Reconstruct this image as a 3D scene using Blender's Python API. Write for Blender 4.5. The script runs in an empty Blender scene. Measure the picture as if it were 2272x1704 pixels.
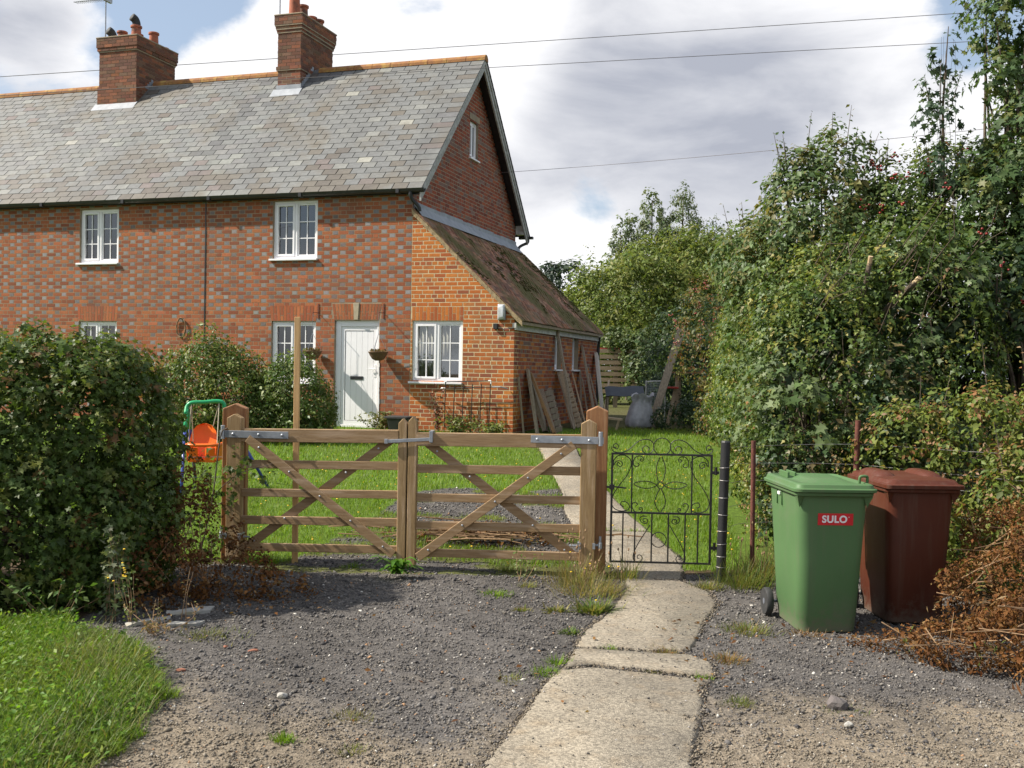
import bpy, math, random
import numpy as np
from mathutils import Vector, Matrix, Euler

rng = np.random.default_rng(11)
random.seed(11)
R = math.radians
scene = bpy.context.scene
COL = scene.collection

# ------------------------------------------------------------------ camera
cam_d = bpy.data.cameras.new('camera')
cam = bpy.data.objects.new('camera', cam_d)
COL.objects.link(cam)
scene.camera = cam
cam_d.sensor_fit = 'HORIZONTAL'
cam_d.sensor_width = 36.0
cam_d.lens = 36.0 * 2300.0 / 2272.0
cam_d.clip_start = 0.05
cam_d.clip_end = 3000.0
_p, _r = 33.0 / 2300.0, 0.018
_F = Vector((0, math.cos(_p), -math.sin(_p)))
_R0 = Vector((1, 0, 0)); _U0 = Vector((0, math.sin(_p), math.cos(_p)))
_R = _R0 * math.cos(_r) + _U0 * math.sin(_r)
_U = _U0 * math.cos(_r) - _R0 * math.sin(_r)
cam.matrix_world = Matrix(((_R.x, _U.x, -_F.x, 0.0), (_R.y, _U.y, -_F.y, 0.0), (_R.z, _U.z, -_F.z, 1.75), (0, 0, 0, 1)))

# ------------------------------------------------------------------ sun, sky, exposure
SUN_EL, SUN_BEHIND = R(42.0), R(-2.0)        # from the left, a little behind the house line
to_sun = Vector((-math.cos(SUN_EL) * math.cos(SUN_BEHIND), math.cos(SUN_EL) * math.sin(SUN_BEHIND), math.sin(SUN_EL)))
sun_d = bpy.data.lights.new('sun', 'SUN')
sun_d.energy = 5.0
sun_d.angle = R(0.6)
sun_d.color = (1.0, 0.935, 0.82)
sun = bpy.data.objects.new('sun', sun_d)
sun.rotation_euler = to_sun.to_track_quat('Z', 'Y').to_euler()
sun.location = (-20, 5, 20)
COL.objects.link(sun)

world = bpy.data.worlds.new('World')
scene.world = world
world.use_nodes = True
wn, wl = world.node_tree.nodes, world.node_tree.links
wn.clear()
w_out = wn.new('ShaderNodeOutputWorld')
w_bg = wn.new('ShaderNodeBackground')
w_bg.inputs['Strength'].default_value = 0.064
wl.new(w_bg.outputs[0], w_out.inputs[0])
sky = wn.new('ShaderNodeTexSky')
sky.sky_type = 'NISHITA'
sky.sun_disc = False
sky.sun_elevation = SUN_EL
sky.sun_rotation = math.atan2(to_sun.x, to_sun.y)
sky.air_density = 1.0
sky.dust_density = 1.5
sky.ozone_density = 1.6
tc = wn.new('ShaderNodeTexCoord')


def wmath(op, a, b=None, clamp=False):
    n = wn.new('ShaderNodeMath'); n.operation = op; n.use_clamp = clamp
    for i, x in enumerate((a, b)):
        if x is None: continue
        if isinstance(x, (int, float)): n.inputs[i].default_value = x
        else: wl.new(x, n.inputs[i])
    return n.outputs[0]


def wnoise(scale, detail, rough, sx, sy, sz, loc=(0, 0, 0), dist=0.0):
    m = wn.new('ShaderNodeMapping'); m.inputs['Scale'].default_value = (sx, sy, sz); m.inputs['Location'].default_value = loc
    wl.new(tc.outputs['Generated'], m.inputs[0])
    n = wn.new('ShaderNodeTexNoise'); n.inputs['Scale'].default_value = scale; n.inputs['Detail'].default_value = detail
    n.inputs['Roughness'].default_value = rough; n.inputs['Distortion'].default_value = dist
    wl.new(m.outputs[0], n.inputs['Vector'])
    return n.outputs['Fac']


def lobe(az, el, width):
    """Soft round patch of the sky round the compass direction az (degrees to the right of +Y) and height el."""
    d = (math.sin(R(az)) * math.cos(R(el)), math.cos(R(az)) * math.cos(R(el)), math.sin(R(el)))
    v = wn.new('ShaderNodeVectorMath'); v.operation = 'DOT_PRODUCT'
    wl.new(tc.outputs['Generated'], v.inputs[0]); v.inputs[1].default_value = d
    m = wn.new('ShaderNodeMapRange'); m.interpolation_type = 'SMOOTHSTEP'
    m.inputs['From Min'].default_value = math.cos(R(width)); m.inputs['From Max'].default_value = 1.0
    wl.new(v.outputs['Value'], m.inputs['Value'])
    return m.outputs[0]


cover = wnoise(4.6, 13, 0.60, 1.0, 1.0, 1.8, (3.1, 0.4, 1.2), 0.25)
cover = wmath('ADD', wmath('MULTIPLY', cover, 2.1), -0.53)
for az, el, w, k in ((4, 14, 20, 0.50), (-12.5, 16.5, 7, 0.42), (-26, 17.0, 6, 0.45), (16, 14, 12, 0.40), (17, 20, 7, 0.25), (20, 8, 9, 0.25), (-18, 20.0, 5.5, -0.58), (-21, 16.5, 3.2, -0.25),
                     (22.2, 17, 4.2, -0.54), (11.8, 8.6, 2.6, -0.42), (4.2, 9.2, 2.0, -0.25)):
    cover = wmath('ADD', cover, wmath('MULTIPLY', lobe(az, el, w), k))
ramp = wn.new('ShaderNodeMapRange'); ramp.interpolation_type = 'SMOOTHSTEP'
ramp.inputs['From Min'].default_value = 0.40; ramp.inputs['From Max'].default_value = 0.74
wl.new(cover, ramp.inputs['Value'])
cover_f = ramp.outputs[0]
# thickness of the cloud: thin parts white, thick parts grey
thick = wnoise(4.5, 9, 0.55, 1.0, 1.0, 2.6, (0.7, 5.2, 2.2), 0.3)
thick = wmath('ADD', wmath('MULTIPLY', thick, 2.3), -0.86)
for az, el, w, k in ((10, 15, 13, 0.34), (8, 11, 9, 0.22), (-27, 17, 5, 0.40), (-12, 16, 11, -0.65), (-4, 18.5, 8, -0.75), (19, 19, 6, -0.30), (19, 10, 6, -0.30), (4.0, 5.5, 4, -0.55), (10, 6.0, 4, -0.2)):
    thick = wmath('ADD', thick, wmath('MULTIPLY', lobe(az, el, w), k))
cr = wn.new('ShaderNodeValToRGB')
cr.color_ramp.elements[0].position = 0.05; cr.color_ramp.elements[0].color = (1.0, 1.0, 1.0, 1)
cr.color_ramp.elements[1].position = 1.0; cr.color_ramp.elements[1].color = (0.44, 0.465, 0.53, 1)
wl.new(thick, cr.inputs[0])
cs = wn.new('ShaderNodeMix'); cs.data_type = 'RGBA'; cs.blend_type = 'MULTIPLY'; cs.inputs['Factor'].default_value = 1.0
wl.new(cr.outputs[0], cs.inputs[6]); cs.inputs[7].default_value = (10.2, 10.2, 10.4, 1)
sm = wn.new('ShaderNodeMix'); sm.data_type = 'RGBA'; sm.blend_type = 'MULTIPLY'; sm.inputs['Factor'].default_value = 1.0
wl.new(sky.outputs[0], sm.inputs[6]); sm.inputs[7].default_value = (1.25, 1.25, 1.25, 1)
mx = wn.new('ShaderNodeMix'); mx.data_type = 'RGBA'
pale = wn.new('ShaderNodeMix'); pale.data_type = 'RGBA'; pale.inputs['Factor'].default_value = 0.42
wl.new(sm.outputs[2], pale.inputs[6]); pale.inputs[7].default_value = (6.6, 7.8, 9.4, 1)
wl.new(cover_f, mx.inputs['Factor']); wl.new(pale.outputs[2], mx.inputs[6]); wl.new(cs.outputs[2], mx.inputs[7])
wl.new(mx.outputs[2], w_bg.inputs['Color'])

scene.view_settings.view_transform = 'Standard'
scene.view_settings.look = 'None'
scene.view_settings.gamma = 1.0
scene.view_settings.use_curve_mapping = False
scene.view_settings.exposure = 0.72
scene.cycles.max_bounces = 6
scene.cycles.transparent_max_bounces = 8
scene.cycles.caustics_reflective = False
scene.cycles.caustics_refractive = False
scene.cycles.use_denoising = True
scene.cycles.sample_clamp_indirect = 6.0

# ------------------------------------------------------------------ materials
def _nodes(name):
    m = bpy.data.materials.new(name); m.use_nodes = True
    n, l = m.node_tree.nodes, m.node_tree.links
    return m, n, l, n['Principled BSDF'], n['Material Output']


def _noise(n, l, vec, scale, detail=5, rough=0.55):
    t = n.new('ShaderNodeTexNoise'); t.inputs['Scale'].default_value = scale; t.inputs['Detail'].default_value = detail
    t.inputs['Roughness'].default_value = rough
    l.new(vec, t.inputs['Vector']); return t.outputs['Fac']


def _vec(n, l, stretch=(1, 1, 1)):
    t = n.new('ShaderNodeTexCoord'); m = n.new('ShaderNodeMapping'); m.inputs['Scale'].default_value = stretch
    l.new(t.outputs['Object'], m.inputs[0]); return m.outputs[0]


def _bump(n, l, h, strength, dist, b):
    u = n.new('ShaderNodeBump'); u.inputs['Strength'].default_value = strength; u.inputs['Distance'].default_value = dist
    l.new(h, u.inputs['Height']); l.new(u.outputs[0], b.inputs['Normal'])


def pmat(name, c1, c2, scale=8, rough=0.7, bump=0.0, bscale=40, metal=0.0, stretch=(1, 1, 1), lo=0.35, hi=0.65, c3=None, s3=3, spec=None, bdist=0.01):
    """Two or three colours mixed by noise, with fine relief."""
    m, n, l, b, o = _nodes(name)
    v = _vec(n, l, stretch)
    f = _noise(n, l, v, scale)
    r = n.new('ShaderNodeMapRange'); r.inputs['From Min'].default_value = lo; r.inputs['From Max'].default_value = hi
    l.new(f, r.inputs['Value'])
    x = n.new('ShaderNodeMix'); x.data_type = 'RGBA'; l.new(r.outputs[0], x.inputs['Factor'])
    x.inputs[6].default_value = (*c1, 1); x.inputs[7].default_value = (*c2, 1)
    out = x.outputs[2]
    if c3:
        f3 = _noise(n, l, v, s3)
        r3 = n.new('ShaderNodeMapRange'); r3.inputs['From Min'].default_value = 0.52; r3.inputs['From Max'].default_value = 0.68
        l.new(f3, r3.inputs['Value'])
        y = n.new('ShaderNodeMix'); y.data_type = 'RGBA'; l.new(r3.outputs[0], y.inputs['Factor'])
        l.new(out, y.inputs[6]); y.inputs[7].default_value = (*c3, 1); out = y.outputs[2]
    l.new(out, b.inputs['Base Color'])
    b.inputs['Roughness'].default_value = rough; b.inputs['Metallic'].default_value = metal
    if spec is not None: b.inputs['Specular IOR Level'].default_value = spec
    if bump: _bump(n, l, _noise(n, l, v, bscale), bump, bdist, b)
    return m


def cmat(name, rough=0.75, amt=0.5, scale=20, bump=0.3, bscale=60, spec=0.3, patch=None, pscale=1.2, plo=0.5, phi=0.62, bdist=0.006, streak=None):
    """Colour carried by each piece (attribute Col), broken up by noise; patch = a growth or stain in patches."""
    m, n, l, b, o = _nodes(name)
    a = n.new('ShaderNodeAttribute'); a.attribute_name = 'Col'
    v = _vec(n, l)
    f = _noise(n, l, v, scale)
    r = n.new('ShaderNodeMapRange'); r.inputs['To Min'].default_value = 1 - amt; r.inputs['To Max'].default_value = 1 + amt
    l.new(f, r.inputs['Value'])
    x = n.new('ShaderNodeVectorMath'); x.operation = 'SCALE'
    l.new(a.outputs['Color'], x.inputs[0]); l.new(r.outputs[0], x.inputs['Scale'])
    out = x.outputs[0]
    if patch:
        g = n.new('ShaderNodeNewGeometry')
        pf = _noise(n, l, g.outputs['Position'], pscale, 8, 0.62)
        pr = n.new('ShaderNodeMapRange'); pr.inputs['From Min'].default_value = plo; pr.inputs['From Max'].default_value = phi
        l.new(pf, pr.inputs['Value'])
        y = n.new('ShaderNodeMix'); y.data_type = 'RGBA'; l.new(pr.outputs[0], y.inputs['Factor'])
        l.new(out, y.inputs[6]); y.inputs[7].default_value = (*patch, 1); out = y.outputs[2]
    if streak:      # dirt washed down the face: (colour, across, along, from, to)
        g = n.new('ShaderNodeNewGeometry')
        d = n.new('ShaderNodeVectorMath'); d.operation = 'DOT_PRODUCT'; l.new(g.outputs['Position'], d.inputs[0]); d.inputs[1].default_value = (0.951, -0.308, 0)
        z = n.new('ShaderNodeSeparateXYZ'); l.new(g.outputs['Position'], z.inputs[0])
        c = n.new('ShaderNodeCombineXYZ')
        for sock, fac, tgt in ((d.outputs['Value'], streak[1], 0), (z.outputs['Z'], streak[2], 2)):
            q = n.new('ShaderNodeMath'); q.operation = 'MULTIPLY'; l.new(sock, q.inputs[0]); q.inputs[1].default_value = fac; l.new(q.outputs[0], c.inputs[tgt])
        pf = _noise(n, l, c.outputs[0], 1.0, 6, 0.6)
        pr = n.new('ShaderNodeMapRange'); pr.inputs['From Min'].default_value = streak[3]; pr.inputs['From Max'].default_value = streak[4]; pr.inputs['To Max'].default_value = 0.75
        l.new(pf, pr.inputs['Value'])
        y = n.new('ShaderNodeMix'); y.data_type = 'RGBA'; l.new(pr.outputs[0], y.inputs['Factor'])
        l.new(out, y.inputs[6]); y.inputs[7].default_value = (*streak[0], 1); out = y.outputs[2]
    l.new(out, b.inputs['Base Color'])
    b.inputs['Roughness'].default_value = rough; b.inputs['Specular IOR Level'].default_value = spec
    if bump: _bump(n, l, _noise(n, l, v, bscale), bump, bdist, b)
    return m


def leafmat(name, trans=0.34, rough=0.5, spec=0.28):
    m, n, l, b, o = _nodes(name)
    a = n.new('ShaderNodeAttribute'); a.attribute_name = 'Col'
    v = _vec(n, l)
    f = _noise(n, l, v, 25, 3)
    r = n.new('ShaderNodeMapRange'); r.inputs['To Min'].default_value = 0.7; r.inputs['To Max'].default_value = 1.3
    l.new(f, r.inputs['Value'])
    x = n.new('ShaderNodeVectorMath'); x.operation = 'SCALE'
    l.new(a.outputs['Color'], x.inputs[0]); l.new(r.outputs[0], x.inputs['Scale'])
    l.new(x.outputs[0], b.inputs['Base Color'])
    b.inputs['Roughness'].default_value = rough; b.inputs['Specular IOR Level'].default_value = spec
    t = n.new('ShaderNodeBsdfTranslucent'); y = n.new('ShaderNodeVectorMath'); y.operation = 'MULTIPLY'
    l.new(x.outputs[0], y.inputs[0]); y.inputs[1].default_value = (1.5, 1.5, 0.8)
    l.new(y.outputs[0], t.inputs['Color'])
    s = n.new('ShaderNodeMixShader'); s.inputs[0].default_value = trans
    l.new(b.outputs[0], s.inputs[1]); l.new(t.outputs[0], s.inputs[2]); l.new(s.outputs[0], o.inputs['Surface'])
    return m


M = {}
M['brick'] = cmat('brick', 0.85, 0.30, 35, 0.4, 90, 0.2, patch=(0.20, 0.10, 0.07), pscale=1.3, plo=0.54, phi=0.85, streak=((0.13, 0.075, 0.055), 1.4, 0.35, 0.52, 0.80))
M['mortar'] = pmat('mortar', (0.62, 0.50, 0.30), (0.48, 0.38, 0.24), 6, 0.95, 0.4, 80)
M['mortar_red'] = pmat('mortar_red', (0.36, 0.27, 0.18), (0.27, 0.20, 0.135), 6, 0.95, 0.4, 80)
M['mortar_dark'] = pmat('mortar_dark', (0.36, 0.28, 0.19), (0.25, 0.20, 0.145), 6, 0.95, 0.4, 80)
M['slate'] = cmat('slate', 0.62, 0.35, 14, 0.25, 40, 0.35, patch=(0.125, 0.110, 0.088), pscale=1.1, plo=0.50, phi=0.68, streak=((0.085, 0.085, 0.085), 1.1, 0.30, 0.50, 0.78))
M['clay_tile'] = cmat('clay_tile', 0.9, 0.45, 22, 0.5, 60, 0.2, patch=(0.105, 0.090, 0.030), pscale=1.1, plo=0.44, phi=0.60)
M['ridge'] = pmat('ridge_clay', (0.32, 0.15, 0.045), (0.23, 0.10, 0.045), 7, 0.9, 0.4, 40, c3=(0.40, 0.26, 0.07), s3=5)
M['verge_mortar'] = pmat('verge_mortar', (0.40, 0.30, 0.17), (0.24, 0.18, 0.11), 18, 0.95, 0.6, 60)
M['lead'] = pmat('lead_flashing', (0.33, 0.35, 0.38), (0.24, 0.26, 0.29), 6, 0.6, 0.2, 30)
M['stone'] = pmat('pale_stone', (0.42, 0.36, 0.25), (0.33, 0.28, 0.20), 10, 0.9, 0.3, 50)
M['upvc'] = pmat('white_plastic', (0.86, 0.845, 0.865), (0.82, 0.805, 0.825), 3, 0.35)
M['paint_worn'] = pmat('worn_white_paint', (0.62, 0.61, 0.57), (0.44, 0.43, 0.40), 9, 0.7, 0.3, 40, stretch=(1, 1, 1))
M['barge'] = pmat('weathered_barge_paint', (0.47, 0.47, 0.45), (0.28, 0.27, 0.25), 14, 0.8, 0.4, 40)
M['black'] = pmat('black_plastic', (0.018, 0.018, 0.019), (0.03, 0.03, 0.032), 8, 0.4)
M['black_iron'] = pmat('black_iron', (0.012, 0.012, 0.013), (0.03, 0.026, 0.022), 30, 0.45)
M['groove'] = pmat('door_gasket', (0.10, 0.10, 0.11), (0.14, 0.14, 0.15), 8, 0.6)
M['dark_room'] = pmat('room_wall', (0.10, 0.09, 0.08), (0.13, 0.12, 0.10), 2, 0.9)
M['curtain'] = pmat('net_curtain', (0.80, 0.75, 0.64), (0.70, 0.65, 0.54), 5, 0.9)
M['curtain_green'] = pmat('green_curtain', (0.34, 0.46, 0.36), (0.44, 0.52, 0.42), 5, 0.9)
M['pot'] = pmat('terracotta', (0.40, 0.13, 0.07), (0.30, 0.10, 0.06), 8, 0.85, 0.2, 40, c3=(0.12, 0.07, 0.05), s3=4)
M['gate_wood'] = pmat('gate_wood', (0.335, 0.215, 0.105), (0.25, 0.150, 0.068), 5, 0.65, 0.35, 30, stretch=(1.2, 9, 14), c3=(0.42, 0.29, 0.18), s3=2.0)
M['gate_wood_up'] = pmat('gate_wood_upright', (0.335, 0.22, 0.100), (0.245, 0.15, 0.062), 5, 0.65, 0.35, 30, stretch=(14, 9, 1.2), c3=(0.42, 0.29, 0.17), s3=2.0)
M['post_wood'] = pmat('post_wood', (0.33, 0.155, 0.058), (0.24, 0.105, 0.040), 4, 0.62, 0.35, 30, stretch=(14, 12, 0.9), c3=(0.38, 0.21, 0.10), s3=1.8)
M['stake_wood'] = pmat('stake_wood', (0.72, 0.46, 0.20), (0.60, 0.36, 0.15), 5, 0.7, 0.3, 30, stretch=(14, 12, 0.9))
M['old_wood'] = pmat('weathered_plank', (0.36, 0.29, 0.21), (0.22, 0.17, 0.12), 5, 0.85, 0.4, 40, stretch=(10, 10, 1.0))
M['brown_wood'] = pmat('brown_plank', (0.32, 0.18, 0.075), (0.22, 0.115, 0.05), 5, 0.8, 0.4, 40, stretch=(10, 10, 1.0))
M['pale_wood'] = pmat('pale_plank', (0.66, 0.61, 0.53), (0.54, 0.49, 0.42), 5, 0.8, 0.3, 40, stretch=(10, 10, 1.0))
M['pallet_wood'] = pmat('pallet_wood', (0.48, 0.36, 0.24), (0.36, 0.26, 0.165), 5, 0.85, 0.4, 40, stretch=(1.0, 10, 10))
M['galv'] = pmat('galvanised_steel', (0.42, 0.44, 0.47), (0.30, 0.32, 0.35), 12, 0.45, 0.1, 60, metal=0.55)
M['wire'] = pmat('fence_wire', (0.36, 0.35, 0.34), (0.22, 0.20, 0.19), 12, 0.45, metal=0.6)
M['rust'] = pmat('rusty_steel', (0.15, 0.045, 0.028), (0.085, 0.030, 0.022), 16, 0.85, 0.4, 60)
M['bin_green'] = pmat('green_bin_plastic', (0.082, 0.165, 0.062), (0.072, 0.146, 0.056), 3, 0.55, 0.08, 240, spec=0.35, lo=0.3, hi=0.7, c3=(0.098, 0.155, 0.075), s3=2.2)
M['bin_brown'] = pmat('brown_bin_plastic', (0.094, 0.024, 0.011), (0.080, 0.020, 0.010), 3, 0.5, 0.08, 240, spec=0.35, lo=0.3, hi=0.7, c3=(0.105, 0.036, 0.022), s3=2.2)
def grime(mat):
    """Faint run marks down the plastic and mud splashed up from the ground."""
    n, l = mat.node_tree.nodes, mat.node_tree.links
    b = n['Principled BSDF']; src = b.inputs['Base Color'].links[0].from_socket
    t = n.new('ShaderNodeTexCoord'); sp = n.new('ShaderNodeSeparateXYZ'); l.new(t.outputs['Object'], sp.inputs[0])
    st = _noise(n, l, _vec(n, l, (26, 26, 1.2)), 1.0, 4)
    r = n.new('ShaderNodeMapRange'); r.inputs['From Min'].default_value = 0.50; r.inputs['From Max'].default_value = 0.75; r.inputs['To Max'].default_value = 0.22; l.new(st, r.inputs['Value'])
    h = n.new('ShaderNodeMapRange'); h.inputs['From Min'].default_value = 0.30; h.inputs['From Max'].default_value = 0.0; h.inputs['To Min'].default_value = -0.25; h.inputs['To Max'].default_value = 0.30; l.new(sp.outputs['Z'], h.inputs['Value'])
    sn = _noise(n, l, _vec(n, l), 22, 8, 0.7)
    a = n.new('ShaderNodeMath'); a.operation = 'ADD'; l.new(h.outputs[0], a.inputs[0]); l.new(sn, a.inputs[1])
    r2 = n.new('ShaderNodeMapRange'); r2.inputs['From Min'].default_value = 0.52; r2.inputs['From Max'].default_value = 0.80; r2.inputs['To Max'].default_value = 0.6; l.new(a.outputs[0], r2.inputs['Value'])
    mx_ = n.new('ShaderNodeMath'); mx_.operation = 'MAXIMUM'; l.new(r.outputs[0], mx_.inputs[0]); l.new(r2.outputs[0], mx_.inputs[1])
    y = n.new('ShaderNodeMix'); y.data_type = 'RGBA'; l.new(mx_.outputs[0], y.inputs['Factor']); l.new(src, y.inputs[6]); y.inputs[7].default_value = (0.15, 0.125, 0.095, 1)
    l.new(y.outputs[2], b.inputs['Base Color'])


grime(M['bin_green']); grime(M['bin_brown'])
M['tyre'] = pmat('black_tyre', (0.022, 0.022, 0.023), (0.04, 0.04, 0.04), 20, 0.75)
M['hub'] = pmat('grey_hub', (0.16, 0.17, 0.20), (0.12, 0.13, 0.15), 10, 0.5)
M['red'] = pmat('red_sticker', (0.60, 0.014, 0.022), (0.54, 0.012, 0.02), 6, 0.4)
M['white'] = pmat('white_print', (0.80, 0.80, 0.80), (0.78, 0.78, 0.78), 6, 0.5)
M['swing_green'] = pmat('green_enamel', (0.02, 0.37, 0.14), (0.02, 0.32, 0.12), 6, 0.35)
M['swing_blue'] = pmat('blue_enamel', (0.06, 0.09, 0.38), (0.05, 0.07, 0.30), 6, 0.35)
M['orange'] = pmat('orange_plastic', (0.86, 0.17, 0.012), (0.80, 0.14, 0.01), 6, 0.35)
M['rope'] = pmat('pale_rope', (0.45, 0.38, 0.28), (0.35, 0.29, 0.21), 60, 0.9)
M['concrete'] = pmat('concrete_path', (0.290, 0.250, 0.192), (0.195, 0.168, 0.130), 1.7, 0.93, 0.8, 120, c3=(0.235, 0.19, 0.135), s3=6)
_m = M['concrete'].node_tree; _n, _l = _m.nodes, _m.links
_b = _n['Principled BSDF']; _src = _b.inputs['Base Color'].links[0].from_socket
_tc = _n.new('ShaderNodeTexCoord'); _vo = _n.new('ShaderNodeTexVoronoi'); _vo.inputs['Scale'].default_value = 85; _l.new(_tc.outputs['Object'], _vo.inputs['Vector'])
_sc = _n.new('ShaderNodeSeparateColor'); _l.new(_vo.outputs['Color'], _sc.inputs[0])
_mr = _n.new('ShaderNodeMapRange'); _mr.inputs['To Min'].default_value = 0.62; _mr.inputs['To Max'].default_value = 1.38; _l.new(_sc.outputs[0], _mr.inputs['Value'])
_vm = _n.new('ShaderNodeVectorMath'); _vm.operation = 'SCALE'; _l.new(_src, _vm.inputs[0]); _l.new(_mr.outputs[0], _vm.inputs['Scale']); _l.new(_vm.outputs[0], _b.inputs['Base Color'])
M['plastic_sack'] = pmat('silver_plastic', (0.42, 0.41, 0.43), (0.28, 0.28, 0.30), 9, 0.35, 0.5, 18, spec=0.6, bdist=0.02)
M['grey_sheet'] = pmat('dark_grey_sheet', (0.050, 0.060, 0.075), (0.035, 0.042, 0.055), 5, 0.7)
M['lamp_glass'] = pmat('lamp_glass', (0.62, 0.64, 0.66), (0.50, 0.52, 0.54), 12, 0.2)
M['wicker'] = pmat('wicker_basket', (0.20, 0.12, 0.065), (0.11, 0.06, 0.035), 60, 0.9, 0.6, 120)
M['cable'] = pmat('grey_cable', (0.13, 0.12, 0.13), (0.16, 0.15, 0.16), 6, 0.6)
M['bark'] = pmat('bark', (0.13, 0.10, 0.07), (0.06, 0.045, 0.032), 12, 0.95, 0.6, 50)
M['twig'] = pmat('dry_twig', (0.34, 0.22, 0.12), (0.20, 0.12, 0.065), 20, 0.9)
M['cut_wood'] = pmat('sawn_end', (0.50, 0.38, 0.22), (0.42, 0.30, 0.17), 20, 0.9)
M['red_plastic'] = pmat('red_plastic', (0.45, 0.05, 0.03), (0.40, 0.04, 0.03), 6, 0.5)
M['berry'] = pmat('red_berry', (0.30, 0.025, 0.02), (0.20, 0.018, 0.018), 8, 0.35)
M['flower'] = pmat('yellow_petal', (0.80, 0.55, 0.02), (0.72, 0.45, 0.02), 8, 0.6)
M['leaf'] = leafmat('leaf', 0.34, 0.5, 0.30)
M['leaf_gloss'] = leafmat('glossy_leaf', 0.28, 0.45, 0.32)
M['grass'] = leafmat('grass_blade', 0.4, 0.5, 0.25)
M['dead_leaf'] = leafmat('dead_leaf', 0.25, 0.85, 0.1)
M['gravel'] = cmat('gravel_stone', 0.85, 0.35, 60, 0.3, 150, 0.3)
M['rock'] = pmat('rock', (0.14, 0.12, 0.115), (0.09, 0.08, 0.075), 14, 0.9, 0.6, 40)
M['brick_bit'] = pmat('broken_brick', (0.30, 0.12, 0.07), (0.22, 0.09, 0.055), 20, 0.9, 0.5, 60)
M['pale_rock'] = pmat('pale_broken_stone', (0.42, 0.40, 0.36), (0.28, 0.27, 0.25), 9, 0.9, 0.5, 40, c3=(0.34, 0.29, 0.17), s3=3)


def ground_mat():
    m, n, l, b, o = _nodes('ground_surface')
    a = n.new('ShaderNodeAttribute'); a.attribute_name = 'Col'
    v = _vec(n, l)
    vo = n.new('ShaderNodeTexVoronoi'); vo.inputs['Scale'].default_value = 70; l.new(v, vo.inputs['Vector'])
    f = _noise(n, l, v, 9, 8, 0.7)
    r = n.new('ShaderNodeMapRange'); r.inputs['To Min'].default_value = 0.55; r.inputs['To Max'].default_value = 1.45
    l.new(f, r.inputs['Value'])
    hs = n.new('ShaderNodeSeparateColor'); l.new(vo.outputs['Color'], hs.inputs[0])
    r2 = n.new('ShaderNodeMapRange'); r2.inputs['To Min'].default_value = 0.65; r2.inputs['To Max'].default_value = 1.35
    l.new(hs.outputs[0], r2.inputs['Value'])
    mm = n.new('ShaderNodeMath'); mm.operation = 'MULTIPLY'; l.new(r.outputs[0], mm.inputs[0]); l.new(r2.outputs[0], mm.inputs[1])
    x = n.new('ShaderNodeVectorMath'); x.operation = 'SCALE'; l.new(a.outputs['Color'], x.inputs[0]); l.new(mm.outputs[0], x.inputs['Scale'])
    l.new(x.outputs[0], b.inputs['Base Color'])
    b.inputs['Roughness'].default_value = 0.95; b.inputs['Specular IOR Level'].default_value = 0.15
    _bump(n, l, vo.outputs['Distance'], 0.5, 0.01, b)
    return m


M['ground'] = ground_mat()


def glass_mat():
    m, n, l, b, o = _nodes('window_glass')
    n.remove(b)
    t = n.new('ShaderNodeBsdfTransparent'); t.inputs[0].default_value = (0.80, 0.83, 0.84, 1)
    g = n.new('ShaderNodeBsdfGlossy'); g.inputs['Roughness'].default_value = 0.015; g.inputs[0].default_value = (0.9, 0.92, 0.95, 1)
    f = n.new('ShaderNodeFresnel'); f.inputs['IOR'].default_value = 2.2
    x = n.new('ShaderNodeMixShader'); l.new(f.outputs[0], x.inputs[0]); l.new(t.outputs[0], x.inputs[1]); l.new(g.outputs[0], x.inputs[2])
    l.new(x.outputs[0], o.inputs['Surface'])
    return m


M['glass'] = glass_mat()

# ------------------------------------------------------------------ helpers
_frames = {}      # object name -> offset subtracted from vertices of its parts


def tag(o, label=None, cat=None, group=None, kind=None):
    if label: o['label'] = label
    if cat: o['category'] = cat
    if group: o['group'] = group
    if kind: o['kind'] = kind
    return o


def thing(name, label, cat, loc=(0, 0, 0), rotz=0.0, group=None, local=False):
    """An Empty at the base of a thing. Parts are given in world coordinates unless local is set."""
    o = bpy.data.objects.new(name, None); COL.objects.link(o)
    o.empty_display_size = 0.1
    o.location = loc; o.rotation_euler = (0, 0, rotz)
    tag(o, label, cat, group)
    _frames[o.name] = Vector((0, 0, 0)) if local else Vector(loc)
    return o


def _link(name, me, mat, parent):
    o = bpy.data.objects.new(name, me); COL.objects.link(o)
    if mat is not None and not me.materials: me.materials.append(mat)
    if parent is not None:
        o.parent = parent; _frames[o.name] = _frames[parent.name]
    return o


def np_mesh(name, V, F, col=None, smooth=False):
    """Mesh from arrays: V (n,3), F (m,k) with equal k, col (n,3) per vertex."""
    V = np.asarray(V, np.float32); F = np.asarray(F, np.int32)
    me = bpy.data.meshes.new(name)
    k = F.shape[1]; m = len(F)
    me.vertices.add(len(V)); me.vertices.foreach_set('co', V.ravel())
    me.loops.add(m * k); me.loops.foreach_set('vertex_index', F.ravel())
    me.polygons.add(m)
    me.polygons.foreach_set('loop_start', np.arange(0, m * k, k, dtype=np.int32))
    me.polygons.foreach_set('loop_total', np.full(m, k, np.int32))
    if smooth: me.polygons.foreach_set('use_smooth', np.ones(m, bool))
    if col is not None:
        ca = me.color_attributes.new('Col', 'FLOAT_COLOR', 'POINT')
        c4 = np.ones((len(V), 4), np.float32); c4[:, :3] = col
        ca.data.foreach_set('color', c4.ravel())
    me.update(calc_edges=True); me.validate()
    return me


def np_obj(name, V, F, mat, parent=None, col=None, smooth=False):
    V = np.asarray(V, np.float32)
    if parent is not None: V = V - np.array(_frames[parent.name], np.float32)
    return _link(name, np_mesh(name, V, F, col, smooth), mat, parent)


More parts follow.
